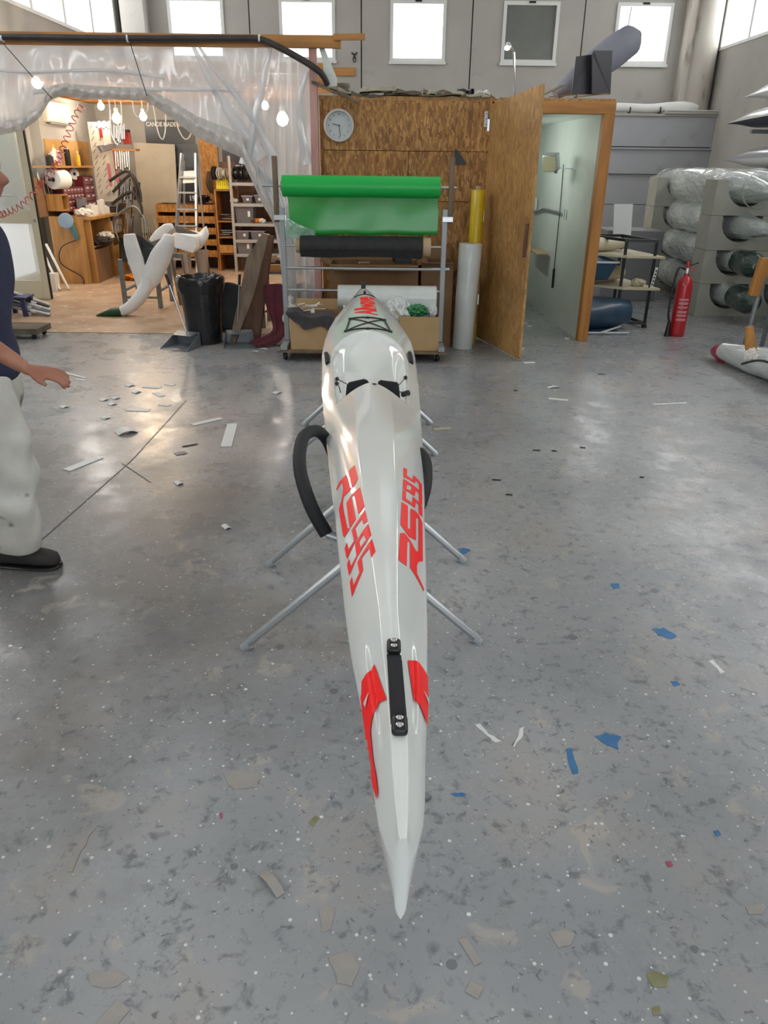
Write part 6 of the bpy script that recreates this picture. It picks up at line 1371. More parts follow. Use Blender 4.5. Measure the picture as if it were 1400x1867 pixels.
# ------------------------------------------------------------------ right side: wrapped boats in foam cradles
mat('foam_block', 'a9a99f', .85, c2='9d9d92', scale=3, bump=.04)
def wrap_mat(name, c1, c2, sc=26):
    m = mat(name, c1, .16, .12, c2=c2, scale=4, coat=.8, bump=1.0, bscale=sc * .8, bdist=.035, stretch=(1, .35, 1)); return m
wrap_mat('bubble_wrap', 'c6cecd', 'a7b1b0'); wrap_mat('bubble_wrap_dark', '87928f', '6f7a7b'); wrap_mat('wrap_green', '2f4a44', '22352f'); wrap_mat('wrap_white', 'd3d8d8', 'bfc5c6', 14)
BX0, BH, BD = 3.79, .385, .36
ncx = [4.16, 4.82]; nr_ = .235
def block(y, z, label):
    pts = [(BX0, z), (5.2, z), (5.2, z + BH - .004)]
    for c in reversed(ncx):
        pts += [(c + nr_, z + BH - .004)] + [(c + nr_ * math.cos(a), z + BH - .06 + nr_ * math.sin(a) * 1.0) for a in [-k * PI / 10 for k in range(0, 11)]] + [(c - nr_, z + BH - .004)]
    pts += [(BX0, z + BH - .004)]
    obj('foam_cradle', M().prism([(x, y, zz) for x, zz in pts], (0, BD, 0)), 'foam_block', None, label, 'cradle', smooth=0)
od = ['lowest', 'second lowest', 'third', 'topmost']
for k in range(4):
    block(9.45, k * BH + .001, od[k] + ' grey foam cradle of the near stack behind the fire extinguisher')
    block(11.55, k * BH + .001, od[k] + ' grey foam cradle of the far stack at the back')
def spindle(c0, c1, r, n=22, k=24, tip0=.05, tip1=.05, flat=1.0, bend=0, lump=0, seed=0):
    c0, c1 = Vector(c0), Vector(c1); d = c1 - c0; t_ = d.normalized(); sd = t_.cross(Vector((0, 0, 1))).normalized(); up = sd.cross(t_); rings = []
    for i in range(k + 1):
        q = i / k; w = min(1, tip0 + (1 - tip0) * math.sin(min(1, q / .38) * PI / 2)) * min(1, tip1 + (1 - tip1) * math.sin(min(1, (1 - q) / .38) * PI / 2))
        ring = []
        for j in range(n):
            a = 2 * PI * j / n; f = 1 + lump * noise.noise(Vector((q * 14, math.cos(a) * 1.5 + seed, math.sin(a) * 1.5)))
            ring.append(c0 + d * q + up * (bend * (2 * q - 1) ** 2) + sd * (r * w * f * math.cos(a)) + up * (r * w * f * flat * math.sin(a)))
        rings.append(ring)
    return M().loft(rings)
col = ['left', 'right']
for k in range(4):
    for c in range(2):
        z = k * BH + .001 + BH - .06 - .02
        r = .2
        t = thing('wrapped_boat', 'silver wrapped boat in the %s row of cradles, %s column' % (('bottom', 'second', 'third', 'top')[k], col[c]), 'boat', (ncx[c], 10.5, z - r))
        yn = 8.75 + .12 * (k % 2) + .1 * c
        obj('wrapped_hull', spindle((ncx[c] + .02 * k, yn, z - .04), (ncx[c], 12.9, z), r + (.02 if k == 3 else 0), tip0=.25, tip1=.35, lump=.1, seed=k * 3 + c, k=40), 'bubble_wrap', t, smooth=60)
        if (k, c) in ((0, 0), (1, 0), (3, 1), (0, 1)): obj('end_cover', spindle((ncx[c] + .02 * k + .02, yn - .03, z - .045), (ncx[c] + .02 * k, yn + .5, z - .03), .14, tip0=.3, tip1=.93, lump=.05, seed=k), 'wrap_green', t, smooth=60)
        for y in (9.2, 10.4, 11.2, 12.3):
            w = r * 1.015; obj('tape_band', M().lathe([(w, -.03), (w + .004, 0), (w, .03)], (ncx[c] + .01 * k, y, z - .02), 24, axis=(0, 1, 0), cap=False), 'bubble_wrap', t) if k == 3 else None
# boats on wall arms
mat('boat_white', 'c9cccb', .25, coat=.5); mat('boat_navy', '20242f', .45); mat('boat_grey', '8d9096', .3, coat=.4); mat('boat_blue', '1d3c5e', .3, coat=.4)
def tipx(px, py, x): v = ray(px, py); return CAMP + v * (x / v.x)
for k, (px, py, xx, r, m1, m2, lb) in enumerate(((1354, 179, 5.5, .2, 'boat_white', 'boat_white', 'white pointed boat on the topmost wall arm at the right edge'), (1326, 226, 5.35, .21, 'boat_white', 'boat_navy', 'navy and white pointed boat on the second wall arm'), (1318, 292, 5.3, .22, 'boat_grey', 'boat_white', 'grey boat with white hull on the third wall arm'), (1376, 318, 5.6, .2, 'boat_blue', 'boat_blue', 'dark blue boat end above the wrapped boats'))):
    tip = tipx(px, py, xx); dy = -5.4
    t = thing('hanging_boat', lb, 'boat', (tip.x, tip.y - 2.7, tip.z - r)); up_ = .10
    rings = []; rings2 = []
    for i in range(31):
        q = i / 30; w = r * math.sin(min(1, q / .5) * PI / 2) ** .8 + .008; y = tip.y + dy * q; zc = tip.z + up_ * q * .6; top = .05 + .55 * w; bot = .02 + .6 * w
        rings.append([Vector((tip.x + w * math.cos(a), y, zc + top * math.sin(a) * min(1, q * 5 + .1))) for a in [PI * j / 10 for j in range(11)]] )
        rings2.append([Vector((tip.x + w * math.cos(a), y, zc - bot * math.sin(a) * min(1, q * 5 + .1))) for a in [PI * j / 10 for j in range(11)]])
    obj('deck', M().loft(rings), m1, t, smooth=60); obj('hull_bottom', M().loft(rings2), m2, t, smooth=60)
    for q in (.3, .7):
        y = tip.y + dy * q; zb = tip.z + up_ * q * .6 - (.02 + .6 * (r * math.sin(min(1, q / .5) * PI / 2) ** .8 + .008)) - .03
        obj('wall_arm', M().bx(tip.x - .3, XR - .001, y - .03, y + .03, zb - .05, zb), 'galv', bpy.data.objects['wall_right'], smooth=0)
# white rolled tarp on the ledge
t = thing('rolled_tarp', 'long white rolled tarpaulin lying on the ledge of the low wall', 'tarpaulin', (4.9, 16.0, 2.56))
a, b = P(1105, 207, 15.95), P(1270, 203, 15.95)
obj('roll', M().tube([Vector((a.x - .4, 15.95, 2.66))] + [Vector((a.x + (b.x - a.x) * k / 12, 15.95 + .02 * math.sin(k), 2.665 + .01 * math.sin(k * .9) + .03 * (k / 12) ** 2)) for k in range(13)], [.075] * 8 + [.08, .085, .09, .095, .085, .05], 14), 'paint_white', t)
for k in (3, 7): obj('strap', M().lathe([(.078, -.012), (.08, 0), (.078, .012)], (a.x + (b.x - a.x) * k / 12, 15.95, 2.645), 16, axis=(1, 0, 0), cap=False), 'cord', t)
obj('ledge_sheet', M().box((P(1255, 208, 15.9).x, 15.85, 2.61 + .012), (.9, .3, .02), Matrix.Rotation(.05, 3, 'Z')), 'paint_white', None, 'flat white sheet on the ledge beside the rolled tarpaulin', 'sheet', smooth=0)
# cables along the low wall
for py, lb in ((272, 'thin dark conduit along the upper joint of the low wall'), (319, 'thin dark conduit along the lower joint of the low wall')):
    a, b = P(1110, py, 15.66), P(1330, py, 15.66); obj('conduit', M().tube([a, Vector((b.x, 15.66, a.z))], .012, 6), 'c_grey', None, lb, 'conduit')
# ---- black trolley rack with beige boards and blue hull pieces
mat('board_beige', 'cdc4ac', .6, c2='bdb296', scale=6); mat('blue_gel', '22506e', .3, c2='1c4159', scale=3, coat=.4); mat('blue_dark', '2b4052', .35, c2='33506a', scale=4, coat=.3)
tr = thing('black_trolley', 'black metal trolley rack with two beige boards beside the closet', 'trolley', (2.75, 8.9, 0))
fx = [(2.62, 8.72), (2.93, 8.66), (2.35, 9.3), (2.75, 9.35)]
for x, y in fx: obj('post', M().bar((x, y, .05), (x, y, .93), .028, .028), 'black_plastic', tr)
obj('base_rail', M().bar((2.60, 8.72, .05), (2.95, 8.655, .05), .03, .03).bar((2.93, 8.66, .05), (2.75, 9.35, .05), .03, .03).bar((2.62, 8.72, .05), (2.35, 9.3, .05), .03, .03), 'black_plastic', tr)
obj('top_rail', M().bar((2.60, 8.72, .93), (2.95, 8.655, .93), .03, .03).bar((2.93, 8.66, .93), (2.75, 9.35, .93), .03, .03).bar((2.62, 8.72, .93), (2.35, 9.3, .93), .03, .03).bar((2.35, 9.3, .93), (2.75, 9.35, .93), .03, .03), 'black_plastic', tr)
for x, y in ((2.62, 8.72), (2.93, 8.66)): obj('foot', M().lathe([(.03, 0), (.03, .03), (.015, .04)], (x, y, 0), 12), 'black_plastic', tr)
for z in (.42, .755): obj('beige_board', M().prism([(2.22, 9.45, z), (2.2, 8.95, z), (2.62, 8.62, z), (3.02, 8.58, z), (2.85, 9.4, z)], (0, 0, .022)), 'board_beige', tr, smooth=0)
def hullpiece(label, c, L, r, mt, rz, cat='hull piece', flat=.8):
    R = Matrix.Rotation(rz, 3, 'Z'); c = Vector(c); rings = []
    for i in range(15):
        q = i / 14; w = r * (.35 + .65 * math.sin(min(1, .25 + q) * PI / 2)); h = flat * r * (.5 + .5 * math.sin(min(1, .3 + q) * PI / 2))
        rings.append([c + R @ Vector((L * (.5 - q), w * math.cos(a), h * math.sin(a) if a <= PI else h * 1.1 * math.sin(a))) for a in [2 * PI * j / 20 for j in range(20)]])
    return obj('hull_piece', M().loft(rings), mt, None, label, cat, smooth=50, bevel=.008)
def tub(label, x0, x1, y0, y1, z0, z1, mt, rim='boat_white'):
    t = thing('blue_tub', label, 'tub', ((x0 + x1) / 2, (y0 + y1) / 2, z0)); e = .05
    obj('shell', M().loft([[(x0, y0 + e, z0), (x1 - e * 1.6, y0 + e, z0), (x1 - e * 1.6, y1 - e, z0), (x0, y1 - e, z0)], [(x0, y0, z1), (x1, y0, z1), (x1, y1, z1), (x0, y1, z1)]]), mt, t, smooth=0, bevel=.012)
    obj('rim', M().bx(x0, x1 + .012, y0 - .012, y1 + .012, z1 - .012, z1 + .008), rim, t, smooth=0)
    obj('cover', M().loft([[(x0, y0 + .01, z1 + .009), (x1 - .01, y0 + .01, z1 + .009), (x1 - .01, y1 - .01, z1 + .009), (x0, y1 - .01, z1 + .009)], [(x0, y0 + .1, z1 + .06), (x1 - .15, y0 + .1, z1 + .05), (x1 - .15, y1 - .1, z1 + .05), (x0, y1 - .1, z1 + .06)]]), mt, t, smooth=0, bevel=.01)
tub('blue moulded tub with pale rim on the middle of the black trolley', 2.12, 2.56, 8.72, 9.1, .50, .70, 'blue_gel')
tub('blue tub end at the top beside the orange closet post', 2.1, 2.3, 8.8, 9.1, .82, 1.05, 'blue_gel')
hullpiece('dark blue hull piece on its side under the black trolley', (2.42, 8.62, .18), .62, .21, 'blue_dark', .22, flat=.8)
hullpiece('beige curved hull mould on the upper beige board', (2.5, 9.1, .86), .5, .105, 'board_beige', .5, flat=.7)
hullpiece('beige curved hull mould on the lower beige board', (2.55, 9.1, .54), .45, .13, 'board_beige', .5, flat=.7)
crumple('white_fitting', (2.83, 8.78, .48), (.08, .07, .04), 'board_beige', 'pale plastic fitting on the lower beige board', 'fitting', 71)
t = thing('perforated_strip', 'perforated white strip standing on the corner of the lower beige board', 'strip', (2.9, 8.68, .443)); obj('strip', M().bar((2.93, 8.62, .445), (2.96, 8.62, .66), .03, .004), 'paint_white', t, smooth=0)
for k in range(5): obj('slot', M().bar((2.934 + .0055 * k, 8.6175, .47 + .036 * k), (2.937 + .0055 * k, 8.6175, .49 + .036 * k), .014, .002), 'gap', t, smooth=0)
a = [P(1120, 372, 10.6), P(1154, 372, 10.6), P(1150, 430, 10.45), P(1118, 435, 10.45)]
obj('standing_board', M().prism(a, (0, .03, 0)), 'boat_white', None, 'white upright panel behind the black trolley', 'panel', smooth=0)
q = P(1137, 470, 10.6); obj('panel_support', M().bx(2.9, 3.65, 10.55, 11.2, 0, .9), 'c_grey', None, 'grey crate carrying the white upright panel at the back', 'crate', smooth=0, bevel=.01)
g0 = G(1068, 606)
obj('blue_sheet', M().prism([G(1066, 609) , G(1128, 606), G(1090, 592), G(1068, 590)], (0, 0, .012)), 'blue_dark', None, 'flat dark blue sheet on the floor beside the orange post', 'sheet', smooth=0)
for k, (a, b, lb) in enumerate((((1062, 610), (1146, 610), 'long thin white stick on the floor beside the orange post'), ((1094, 613), (1130, 601), 'short white stick crossing the long one on the floor'))):
    pa, pb = G(*a), G(*b); obj('white_stick', M().bar(pa + Vector((0, 0, .022 + .015 * k)), pb + Vector((0, 0, .022 + .015 * k)), .02, .012), 'paint_white', None, lb, 'stick', smooth=0)
# ---- fire extinguisher
mat('ext_red', 'b31822', .3, coat=.5); mat('ext_print', 'c98a90', .5)
e = G(1236, 614); e.y += .06
t = thing('fire_extinguisher', 'red fire extinguisher standing on the floor with black hose', 'extinguisher', e)
obj('cylinder', M().lathe([(.07, 0), (.078, .01), (.08, .03), (.08, .52), (.074, .56), (.055, .60), (.03, .625), (.028, .65)], e, 28), 'ext_red', t)
obj('valve', M().lathe([(.026, .65), (.026, .69), (.018, .71)], e, 14), 'steel', t)
obj('lever', M().bar(e + Vector((-.02, 0, .715)), e + Vector((.1, -.02, .76)), .02, .01), 'c_dark', t); obj('carry_lever', M().bar(e + Vector((-.02, 0, .69)), e + Vector((.09, -.02, .68)), .022, .012), 'ext_red', t); obj('top_knob', M().lathe([(.02, .70), (.022, .74), (.012, .77)], e, 12), 'ext_red', t)
obj('hose', M().tube(smooth_pts([e + Vector((-.02, 0, .69)), e + Vector((-.1, -.02, .70)), e + Vector((-.135, -.03, .5)), e + Vector((-.135, -.03, .25)), e + Vector((-.11, -.03, .15))], 6), .012, 8), 'c_black', t); obj('horn', M().lathe([(.018, .15), (.03, .02), (.034, .0)], e + Vector((-.11, -.03, 0.001)), 14), 'c_black', t)
for k, (z, w) in enumerate(((.38, .055), (.34, .06), (.30, .045), (.25, .06), (.215, .05), (.17, .06))):
    pts = [e + Vector((.0812 * math.sin(a), -.0812 * math.cos(a), z)) for a in [-.75 + 1.3 * j / 8 for j in range(9)]]; g = [pts, [p + Vector((0, 0, .022 + .004 * (k % 2))) for p in pts]]
    obj('printed_line', M().grid(g), 'ext_print', t, smooth=60)
# ---- wrapped boat with red tip on the floor at the right edge
a0 = Vector((3.15, 7.0, .11)); a1 = Vector((4.05, 3.2, .24)); 
t = thing('floor_boat', 'white wrapped boat with red tip lying on the floor at the right edge', 'boat', (3.6, 5.4, 0))
d = (a1 - a0); sd = d.normalized().cross(Vector((0, 0, 1))).normalized(); rings = []
for i in range(41):
    q = i / 40; r = .085 + .15 * math.sin(min(1, q / .6) * PI / 2); c = a0 + d * q; c.z = max(c.z, r * .95 + .005); ring = []
    for j in range(24):
        a = 2 * PI * j / 24; f = 1 + .06 * noise.noise(Vector((q * 22, math.cos(a) * 2, math.sin(a) * 2))); ring.append(c + sd * (r * f * math.cos(a)) + Vector((0, 0, r * .95 * f * math.sin(a))))
    rings.append(ring)
obj('wrapped_hull', M().loft(rings), 'wrap_white', t, smooth=60)
mat('tip_red', 'a8304a', .35, coat=.3)
obj('red_tip', M().tube([a0 - d.normalized() * .16 + Vector((0, 0, -.03)), a0 - d.normalized() * .1 + Vector((0, 0, -.02)), a0 + d.normalized() * .01 - Vector((0, 0, .025))], [.03, .065, .085], 18), 'tip_red', t)
q = G(1368, 640, .3); base = G(1370, 652, .28); base.z = .0
for k, (off, L, mt, lb) in enumerate((((0, 0, .30), .22, 'pine', 'taped wooden stick end standing on the floor boat'), ((-.03, -.05, .245), .1, 'c_white', 'white paper wad beside the taped stick on the floor boat'), ((.02, -.2, .28), .2, 'c_black', 'black cord knot lying over the floor boat'))):
    c = base + Vector(off)
    if k == 0: obj('taped_stick', M().tube([c, c + Vector((-.03, .02, .1)), c + Vector((-.05, .04, L))], [.045, .04, .03], 10), mt, None, lb, 'stick')
    elif k == 1: crumple('paper_wad', c + Vector((0, 0, .06)), (.05, .05, .06), mt, lb, 'paper', 77)
    else: obj('cord_knot', M().tube(smooth_pts([c + Vector((-.14, .1, -.03)), c + Vector((-.05, .05, .012)), c + Vector((.02, -.02, .012)), c + Vector((.1, -.12, -.04))], 5), .01, 6), mt, None, lb, 'cord')
# ---- wooden headed trestle at the right edge
b = G(1372, 662); b.y += .2
t = thing('work_trestle', 'metal trestle with orange wooden head at the right edge', 'trestle', (b.x, b.y, 0))
hp = P(1384, 505, b.y)
obj('head', M().box(hp, (.09, .06, .34), Matrix.Rotation(.12, 3, 'Y')), 'pine', t, bevel=.004); obj('cross_head', M().box(hp + Vector((.25, .1, .04)), (.4, .08, .09)), 'pine_x', t, bevel=.004)
obj('leg', M().tube([Vector((b.x - .02, b.y, 0)), hp + Vector((.05, .035, -.05))], .022, 10), 'galv', t); obj('leg', M().tube([Vector((b.x + .32, b.y + .35, 0)), hp + Vector((.25, .12, 0))], .022, 10), 'galv', t)
obj('foot_bar', M().bar((b.x - .05, b.y, .03), (b.x + .5, b.y - .1, .03), .05, .05), 'c_dark', t)

# ------------------------------------------------------------------ the person walking in at the left edge
mat('skin', 'a8745c', .5, c2='9a644e', scale=12); mat('hair_dark', '241a16', .7, bump=.4, bscale=90); mat('shirt_navy', '2c2f4a', .85, c2='262940', scale=10, bump=.1); mat('trouser_white', 'cfcfc9', .8, c2='b4b1a8', scale=5, c3='6c675f', scale3=11, lo3=.62, hi3=.72, bump=.15, bscale=12); mat('shoe_dark', '211f1f', .75, c2='2d2a28', scale=20); mat('eye_white', 'd8d4cc', .3)
PX, PY = -1.66, 3.03
def V3(x, y, z): return Vector((PX + x, PY + y, z))
def skin_mesh(chains, lv=2):
    """chains: list of [(pos, radius), ...] joined where positions coincide -> evaluated surface"""
    vs, rs, es, idx = [], [], [], {}
    for ch in chains:
        prev = None
        for p, r in ch:
            key = tuple(round(c, 4) for c in p)
            if key not in idx: idx[key] = len(vs); vs.append(tuple(p)); rs.append(r)
            i = idx[key]
            if prev is not None and prev != i: es.append((prev, i))
            prev = i
    me = bpy.data.meshes.new('body'); me.from_pydata(vs, es, []); o = bpy.data.objects.new('body', me); C.objects.link(o)
    md = o.modifiers.new('skin', 'SKIN'); sv = me.skin_vertices[0].data
    for i, r in enumerate(rs): sv[i].radius = (r, r) if not isinstance(r, tuple) else r
    sv[0].use_root = True
    s = o.modifiers.new('sub', 'SUBSURF'); s.levels = lv; s.render_levels = lv
    bpy.context.view_layer.update(); dg = bpy.context.evaluated_depsgraph_get()
    out = bpy.data.meshes.new_from_object(o.evaluated_get(dg)); bpy.data.objects.remove(o)
    m = M(); m.v = [v.co.copy() for v in out.vertices]; m.f = [tuple(p.vertices) for p in out.polygons]; bpy.data.meshes.remove(out); return m
pel = V3(0, 0, .93); chest = V3(.02, 0, 1.30); neck = V3(.07, 0, 1.47)
# right arm (towards the camera) swings forward, left arm back
rsh, rel, rwr = V3(.03, -.19, 1.38), V3(.10, -.25, 1.085), V3(.31, -.24, .935)
lsh, lel, lwr = V3(.03, .19, 1.38), V3(-.16, .24, 1.10), V3(-.18, .25, .86)
rhip, rkn, ran = V3(.01, -.09, .90), V3(.10, -.09, .50), V3(.02, -.08, .09)
lhip, lkn, lan = V3(0, .09, .90), V3(-.05, .10, .50), V3(-.28, .10, .12)
ch = [[(pel, .13), (V3(-.01, 0, 1.10), .125), (chest, .13), (V3(.04, 0, 1.42), .075), (neck, .058), (V3(.10, 0, 1.54), .06)],
      [(chest, .13), (rsh, .062), (rel, .045), (V3(.20, -.245, 1.015), .04), (rwr, .028)], [(chest, .13), (lsh, .062), (lel, .045), (lwr, .028)],
      [(pel, .13), (rhip, .085), (rkn, .058), (ran, .042), (V3(.14, -.08, .045), .035)], [(pel, .13), (lhip, .085), (lkn, .058), (lan, .042), (V3(-.18, .10, .05), .035)]]
body = skin_mesh(ch)
# head: a deformed sphere with brow, nose, lips and chin, turned towards +x
hc = V3(.135, 0, 1.60)
bm = bmesh.new(); bmesh.ops.create_uvsphere(bm, u_segments=64, v_segments=48, radius=1)
def gs(x, c, s): return math.exp(-((x - c) / s) ** 2)
for v in bm.verts:
    x, y, z = v.co
    X = x * .098; Yh = y * .076; Z = z * .118
    if z < 0: Yh *= 1 - .28 * (-z) ** 1.5; X = X * (1 - .1 * (-z)) + .008 * (-z)
    if x < 0: X *= 1.05; 
    if x < 0 and z < -.3: X *= 1 - .55 * (-z - .3)
    f = max(0, x) ** 2
    face = math.exp(-(y / .55) ** 2) * f
    X += face * (.004 * gs(z, .28, .10) - .010 * gs(z, .10, .09) * (1 - gs(y, 0, .10)) - .004 * gs(z, .12, .06))
    nose = gs(y, 0, .15) * f
    X += nose * (.030 * gs(z, -.20, .13) + .016 * gs(z, -.02, .16) - .006 * gs(z, .16, .05))
    X += gs(y, 0, .26) * f * (.009 * gs(z, -.46, .05) + .009 * gs(z, -.58, .05) - .006 * gs(z, -.52, .025) - .005 * gs(z, -.68, .05) + .014 * gs(z, -.84, .12))
    v.co = hc + Vector((X, Yh, Z))
hv = len(body.v); body.v += [v.co.copy() for v in bm.verts]; bm.verts.index_update(); body.f += [tuple(w.index + hv for w in f.verts) for f in bm.faces]; bm.free()
for s in (-1, 1):   # ears
    body.tube([hc + Vector((-.012, s * .072, -.035)), hc + Vector((-.02, s * .082, .0)), hc + Vector((-.014, s * .08, .03))], [.010, .015, .012], 10)
def hand(wr, dirv, palm_n, s, curl=.5):
    d = dirv.normalized(); n = palm_n.normalized(); sd = d.cross(n).normalized() * s
    pc = wr + d * .05
    rings = []
    for q, w, h in ((-.01, .024, .02), (.02, .032, .018), (.06, .042, .016), (.095, .042, .014), (.105, .036, .010)):
        rings.append([wr + d * q + sd * (w * math.cos(a)) + n * (h * math.sin(a)) for a in [2 * PI * k / 14 for k in range(14)]])
    body.loft(rings)
    for k, L in enumerate((.068, .078, .072, .056)):
        b = wr + d * .095 + sd * (.031 - .0205 * k); p = [b - d * .02, b]
        ang = .15 + curl * .3
        cur = d.copy(); pos = b
        for j, seg in enumerate((.45, .32, .23)):
            cur = (Matrix.Rotation(-(ang + curl * .35 * j) * 1.0, 3, sd * s) @ cur).normalized(); pos = pos + cur * L * seg; p.append(pos.copy())
        body.tube(smooth_pts(p, 2), [.0095] * 3 + [.009] * 3 + [.0082] * (len(smooth_pts(p, 2)) - 7) + [.006], 10)
    b = wr + d * .03 + sd * .03
    body.tube(smooth_pts([wr + d * .018 + sd * .012, b, b + d * .032 + sd * .022 - n * .008, b + d * .062 + sd * .026 - n * .018], 2), [.013, .013, .012, .0115, .010, .009, .0075], 10)
hand(rwr, Vector((.97, .03, -.18)), Vector((.3, -.25, .9)), 1, .45)
hand(lwr, Vector((.05, .0, -1)), Vector((0, 1, 0)), -1, .6)
raw = obj('person_raw', body, 'skin', None, smooth=0)
md = raw.modifiers.new('remesh', 'REMESH'); md.mode = 'VOXEL'; md.voxel_size = .0055; md.use_smooth_shade = True
sm = raw.modifiers.new('smooth', 'SMOOTH'); sm.factor = .5; sm.iterations = 3
bpy.context.view_layer.update()
pm_ = bpy.data.meshes.new_from_object(raw.evaluated_get(bpy.context.evaluated_depsgraph_get())); loc = raw.location.copy(); bpy.data.objects.remove(raw)
person = bpy.data.objects.new('person', pm_); C.objects.link(person); person.location = loc; ORG[person.name] = loc.copy()
pm_.materials.clear(); pm_.materials.append(MATS['skin']); pm_.polygons.foreach_set('use_smooth', [True] * len(pm_.polygons))
person['label'] = 'person in navy shirt and stained white trousers walking in at the left edge, hand forward'; person['category'] = 'person'
# clothes
def shell(chains, name, mt, wr=.012, sc=7, amp=1):
    m = skin_mesh(chains, 3)
    for v in m.v: v += Vector((noise.noise(v * sc) * wr, noise.noise(v * sc + Vector((5, 5, 5))) * wr, 0)) * amp
    return obj(name, m, mt, person, smooth=80)
shell([[(V3(0, 0, .80), .15), (V3(0, 0, .88), .172), (V3(-.005, 0, .97), .17), (V3(-.01, 0, 1.08), .162), (chest, .16), (V3(.04, 0, 1.415), .09)], [(chest, .16), (rsh, .085), (V3(.07, -.23, 1.20), .075), (V3(.085, -.245, 1.14), .07)], [(chest, .16), (lsh, .085), (V3(-.09, .22, 1.24), .075), (V3(-.12, .23, 1.17), .072)]], 'shirt', 'shirt_navy')
shell([[(V3(0, 0, .98), .15), (V3(0, 0, .90), .16), (rhip - Vector((0, 0, .08)), .125), (V3(.08, -.085, .64), .11), (rkn, .105), (V3(.07, -.085, .30), .10), (V3(.045, -.08, .13), .105), (V3(.035, -.08, .075), .1)], [(V3(0, 0, .90), .16), (lhip - Vector((0, 0, .08)), .125), (lkn, .10), (V3(-.18, .10, .28), .095), (V3(-.25, .10, .16), .09), (V3(-.27, .10, .12), .085)]], 'trousers', 'trouser_white', .03, 8)
def shoe(c, rz, pitch=0):
    R = Matrix.Rotation(rz, 3, 'Z') @ Matrix.Rotation(pitch, 3, 'Y'); c = Vector(c); rings = []
    for q, w, h in ((-.10, .02, .05), (-.085, .034, .075), (-.04, .039, .098), (0, .042, .10), (.05, .045, .085), (.10, .05, .066), (.15, .05, .055), (.18, .042, .046), (.198, .02, .03)):
        rings.append([c + R @ Vector((q, w * math.copysign(abs(math.cos(a)) ** .7, math.cos(a)), .018 + h * .5 + h * .5 * math.copysign(abs(math.sin(a)) ** .7, math.sin(a)))) for a in [2 * PI * k / 18 for k in range(18)]])
    u = obj('shoe', M().loft(rings), 'shoe_dark', person, smooth=60)
    rings = [[c + R @ Vector((q, w * 1.06 * math.cos(a), .009 + .009 * math.sin(a))) for a in [2 * PI * k / 18 for k in range(18)]] for q, w in ((-.105, .02), (-.085, .036), (0, .043), (.1, .051), (.16, .051), (.19, .04), (.204, .018))]
    obj('sole', M().loft(rings), 'black_plastic', u, smooth=60)
    for k in range(4): obj('lace', M().tube([c + R @ Vector((.035 + .022 * k, -.028, .112 - .012 * k)), c + R @ Vector((.04 + .022 * k, 0, .122 - .012 * k)), c + R @ Vector((.035 + .022 * k, .028, .112 - .012 * k))], .004, 6), 'c_grey', u)
shoe(V3(.015, -.08, .0), -.03); shoe(V3(-.26, .10, .03), .05, .3)
bm = bmesh.new(); bmesh.ops.create_uvsphere(bm, u_segments=40, v_segments=28, radius=1); m = M()
for v in bm.verts:
    x, y, z = v.co; k = 1 + .035 * noise.noise(v.co * 9)
    v.co = hc + Vector((x * .107 * k - .010, y * .084 * k, z * .126 * k + .006))
dele = [f for f in bm.faces if (lambda q: (q.x - hc.x) > .045 - .0 + .25 * 0 and (q.z - hc.z) < .068 or (q.z - hc.z) < -.055 + .0 or ((q.x - hc.x) > .0 and (q.z - hc.z) < .02 and abs(q.y) > 0))(f.calc_center_median())]
bmesh.ops.delete(bm, geom=dele, context='FACES'); bm.verts.index_update()
m.v = [v.co.copy() for v in bm.verts]; m.f = [tuple(w.index for w in f.verts) for f in bm.faces]; bm.free()
obj('hair', m, 'hair_dark', person, smooth=60)
for s in (-1, 1): obj('eye', M().lathe([(.001, -.012), (.009, -.008), (.012, 0), (.009, .008), (.001, .012)], hc + Vector((.072, s * .031, .012)), 14), 'eye_white', person); obj('eyebrow', M().tube([hc + Vector((.084, s * .016, .034)), hc + Vector((.083, s * .032, .038)), hc + Vector((.070, s * .05, .034))], .005, 6), 'hair_dark', person)

# ------------------------------------------------------------------ offcuts and litter on the grey floor
def strip(a, b, w, label, mt='paint_white', h=.003, curl=0, nm='white_strip', cat='strip', grp=None, z=.0012):
    pa, pb = G(*a), G(*b); d = (pb - pa); L = d.length; d.normalize(); sd = Vector((-d.y, d.x, 0)); rings = []
    for i in range(7):
        q = i / 6; c = pa + (pb - pa) * q; zz = z + curl * 4 * q * (1 - q); rings.append([c - sd * w / 2 + Vector((0, 0, zz)), c + sd * w / 2 + Vector((0, 0, zz)), c + sd * w / 2 + Vector((0, 0, zz + h)), c - sd * w / 2 + Vector((0, 0, zz + h))])
    return obj(nm, M().loft(rings), mt, None, label, cat, grp, smooth=0)
strip((350, 775), (404, 763), .05, 'white strip on the floor left of the kayak, beside the upright one')
strip((412, 815), (424, 773), .07, 'broad white strip pointing away, nearest to the kayak')
strip((121, 858), (182, 834), .06, 'long white strip on the floor right of the white trousers')
strip((212, 791), (248, 785), .10, 'curved white offcut left of the lamp reflection', curl=.02)
strip((96, 674), (157, 690), .03, 'long thin white strip beyond the walking hand')
strip((137, 692), (156, 694), .03, 'short white strip beside the long thin one beyond the hand')
strip((231, 747), (272, 749), .06, 'white strip next to the lamp reflection')
strip((262, 705), (293, 707), .06, 'white strip farthest back in the litter heap')
strip((283, 716), (296, 723), .05, 'small white chip right of the farthest strip')
strip((291, 738), (310, 740), .04, 'white chip with dark end right of the lamp reflection')
strip((302, 701), (318, 703), .04, 'thin white chip at the back right of the litter heap')
strip((333, 815), (360, 810), .02, 'thin dark splinter lying before the two white strips', 'c_dark')
strip((320, 829), (339, 825), .05, 'grey flat scrap lying before the thin splinter', 'c_grey')
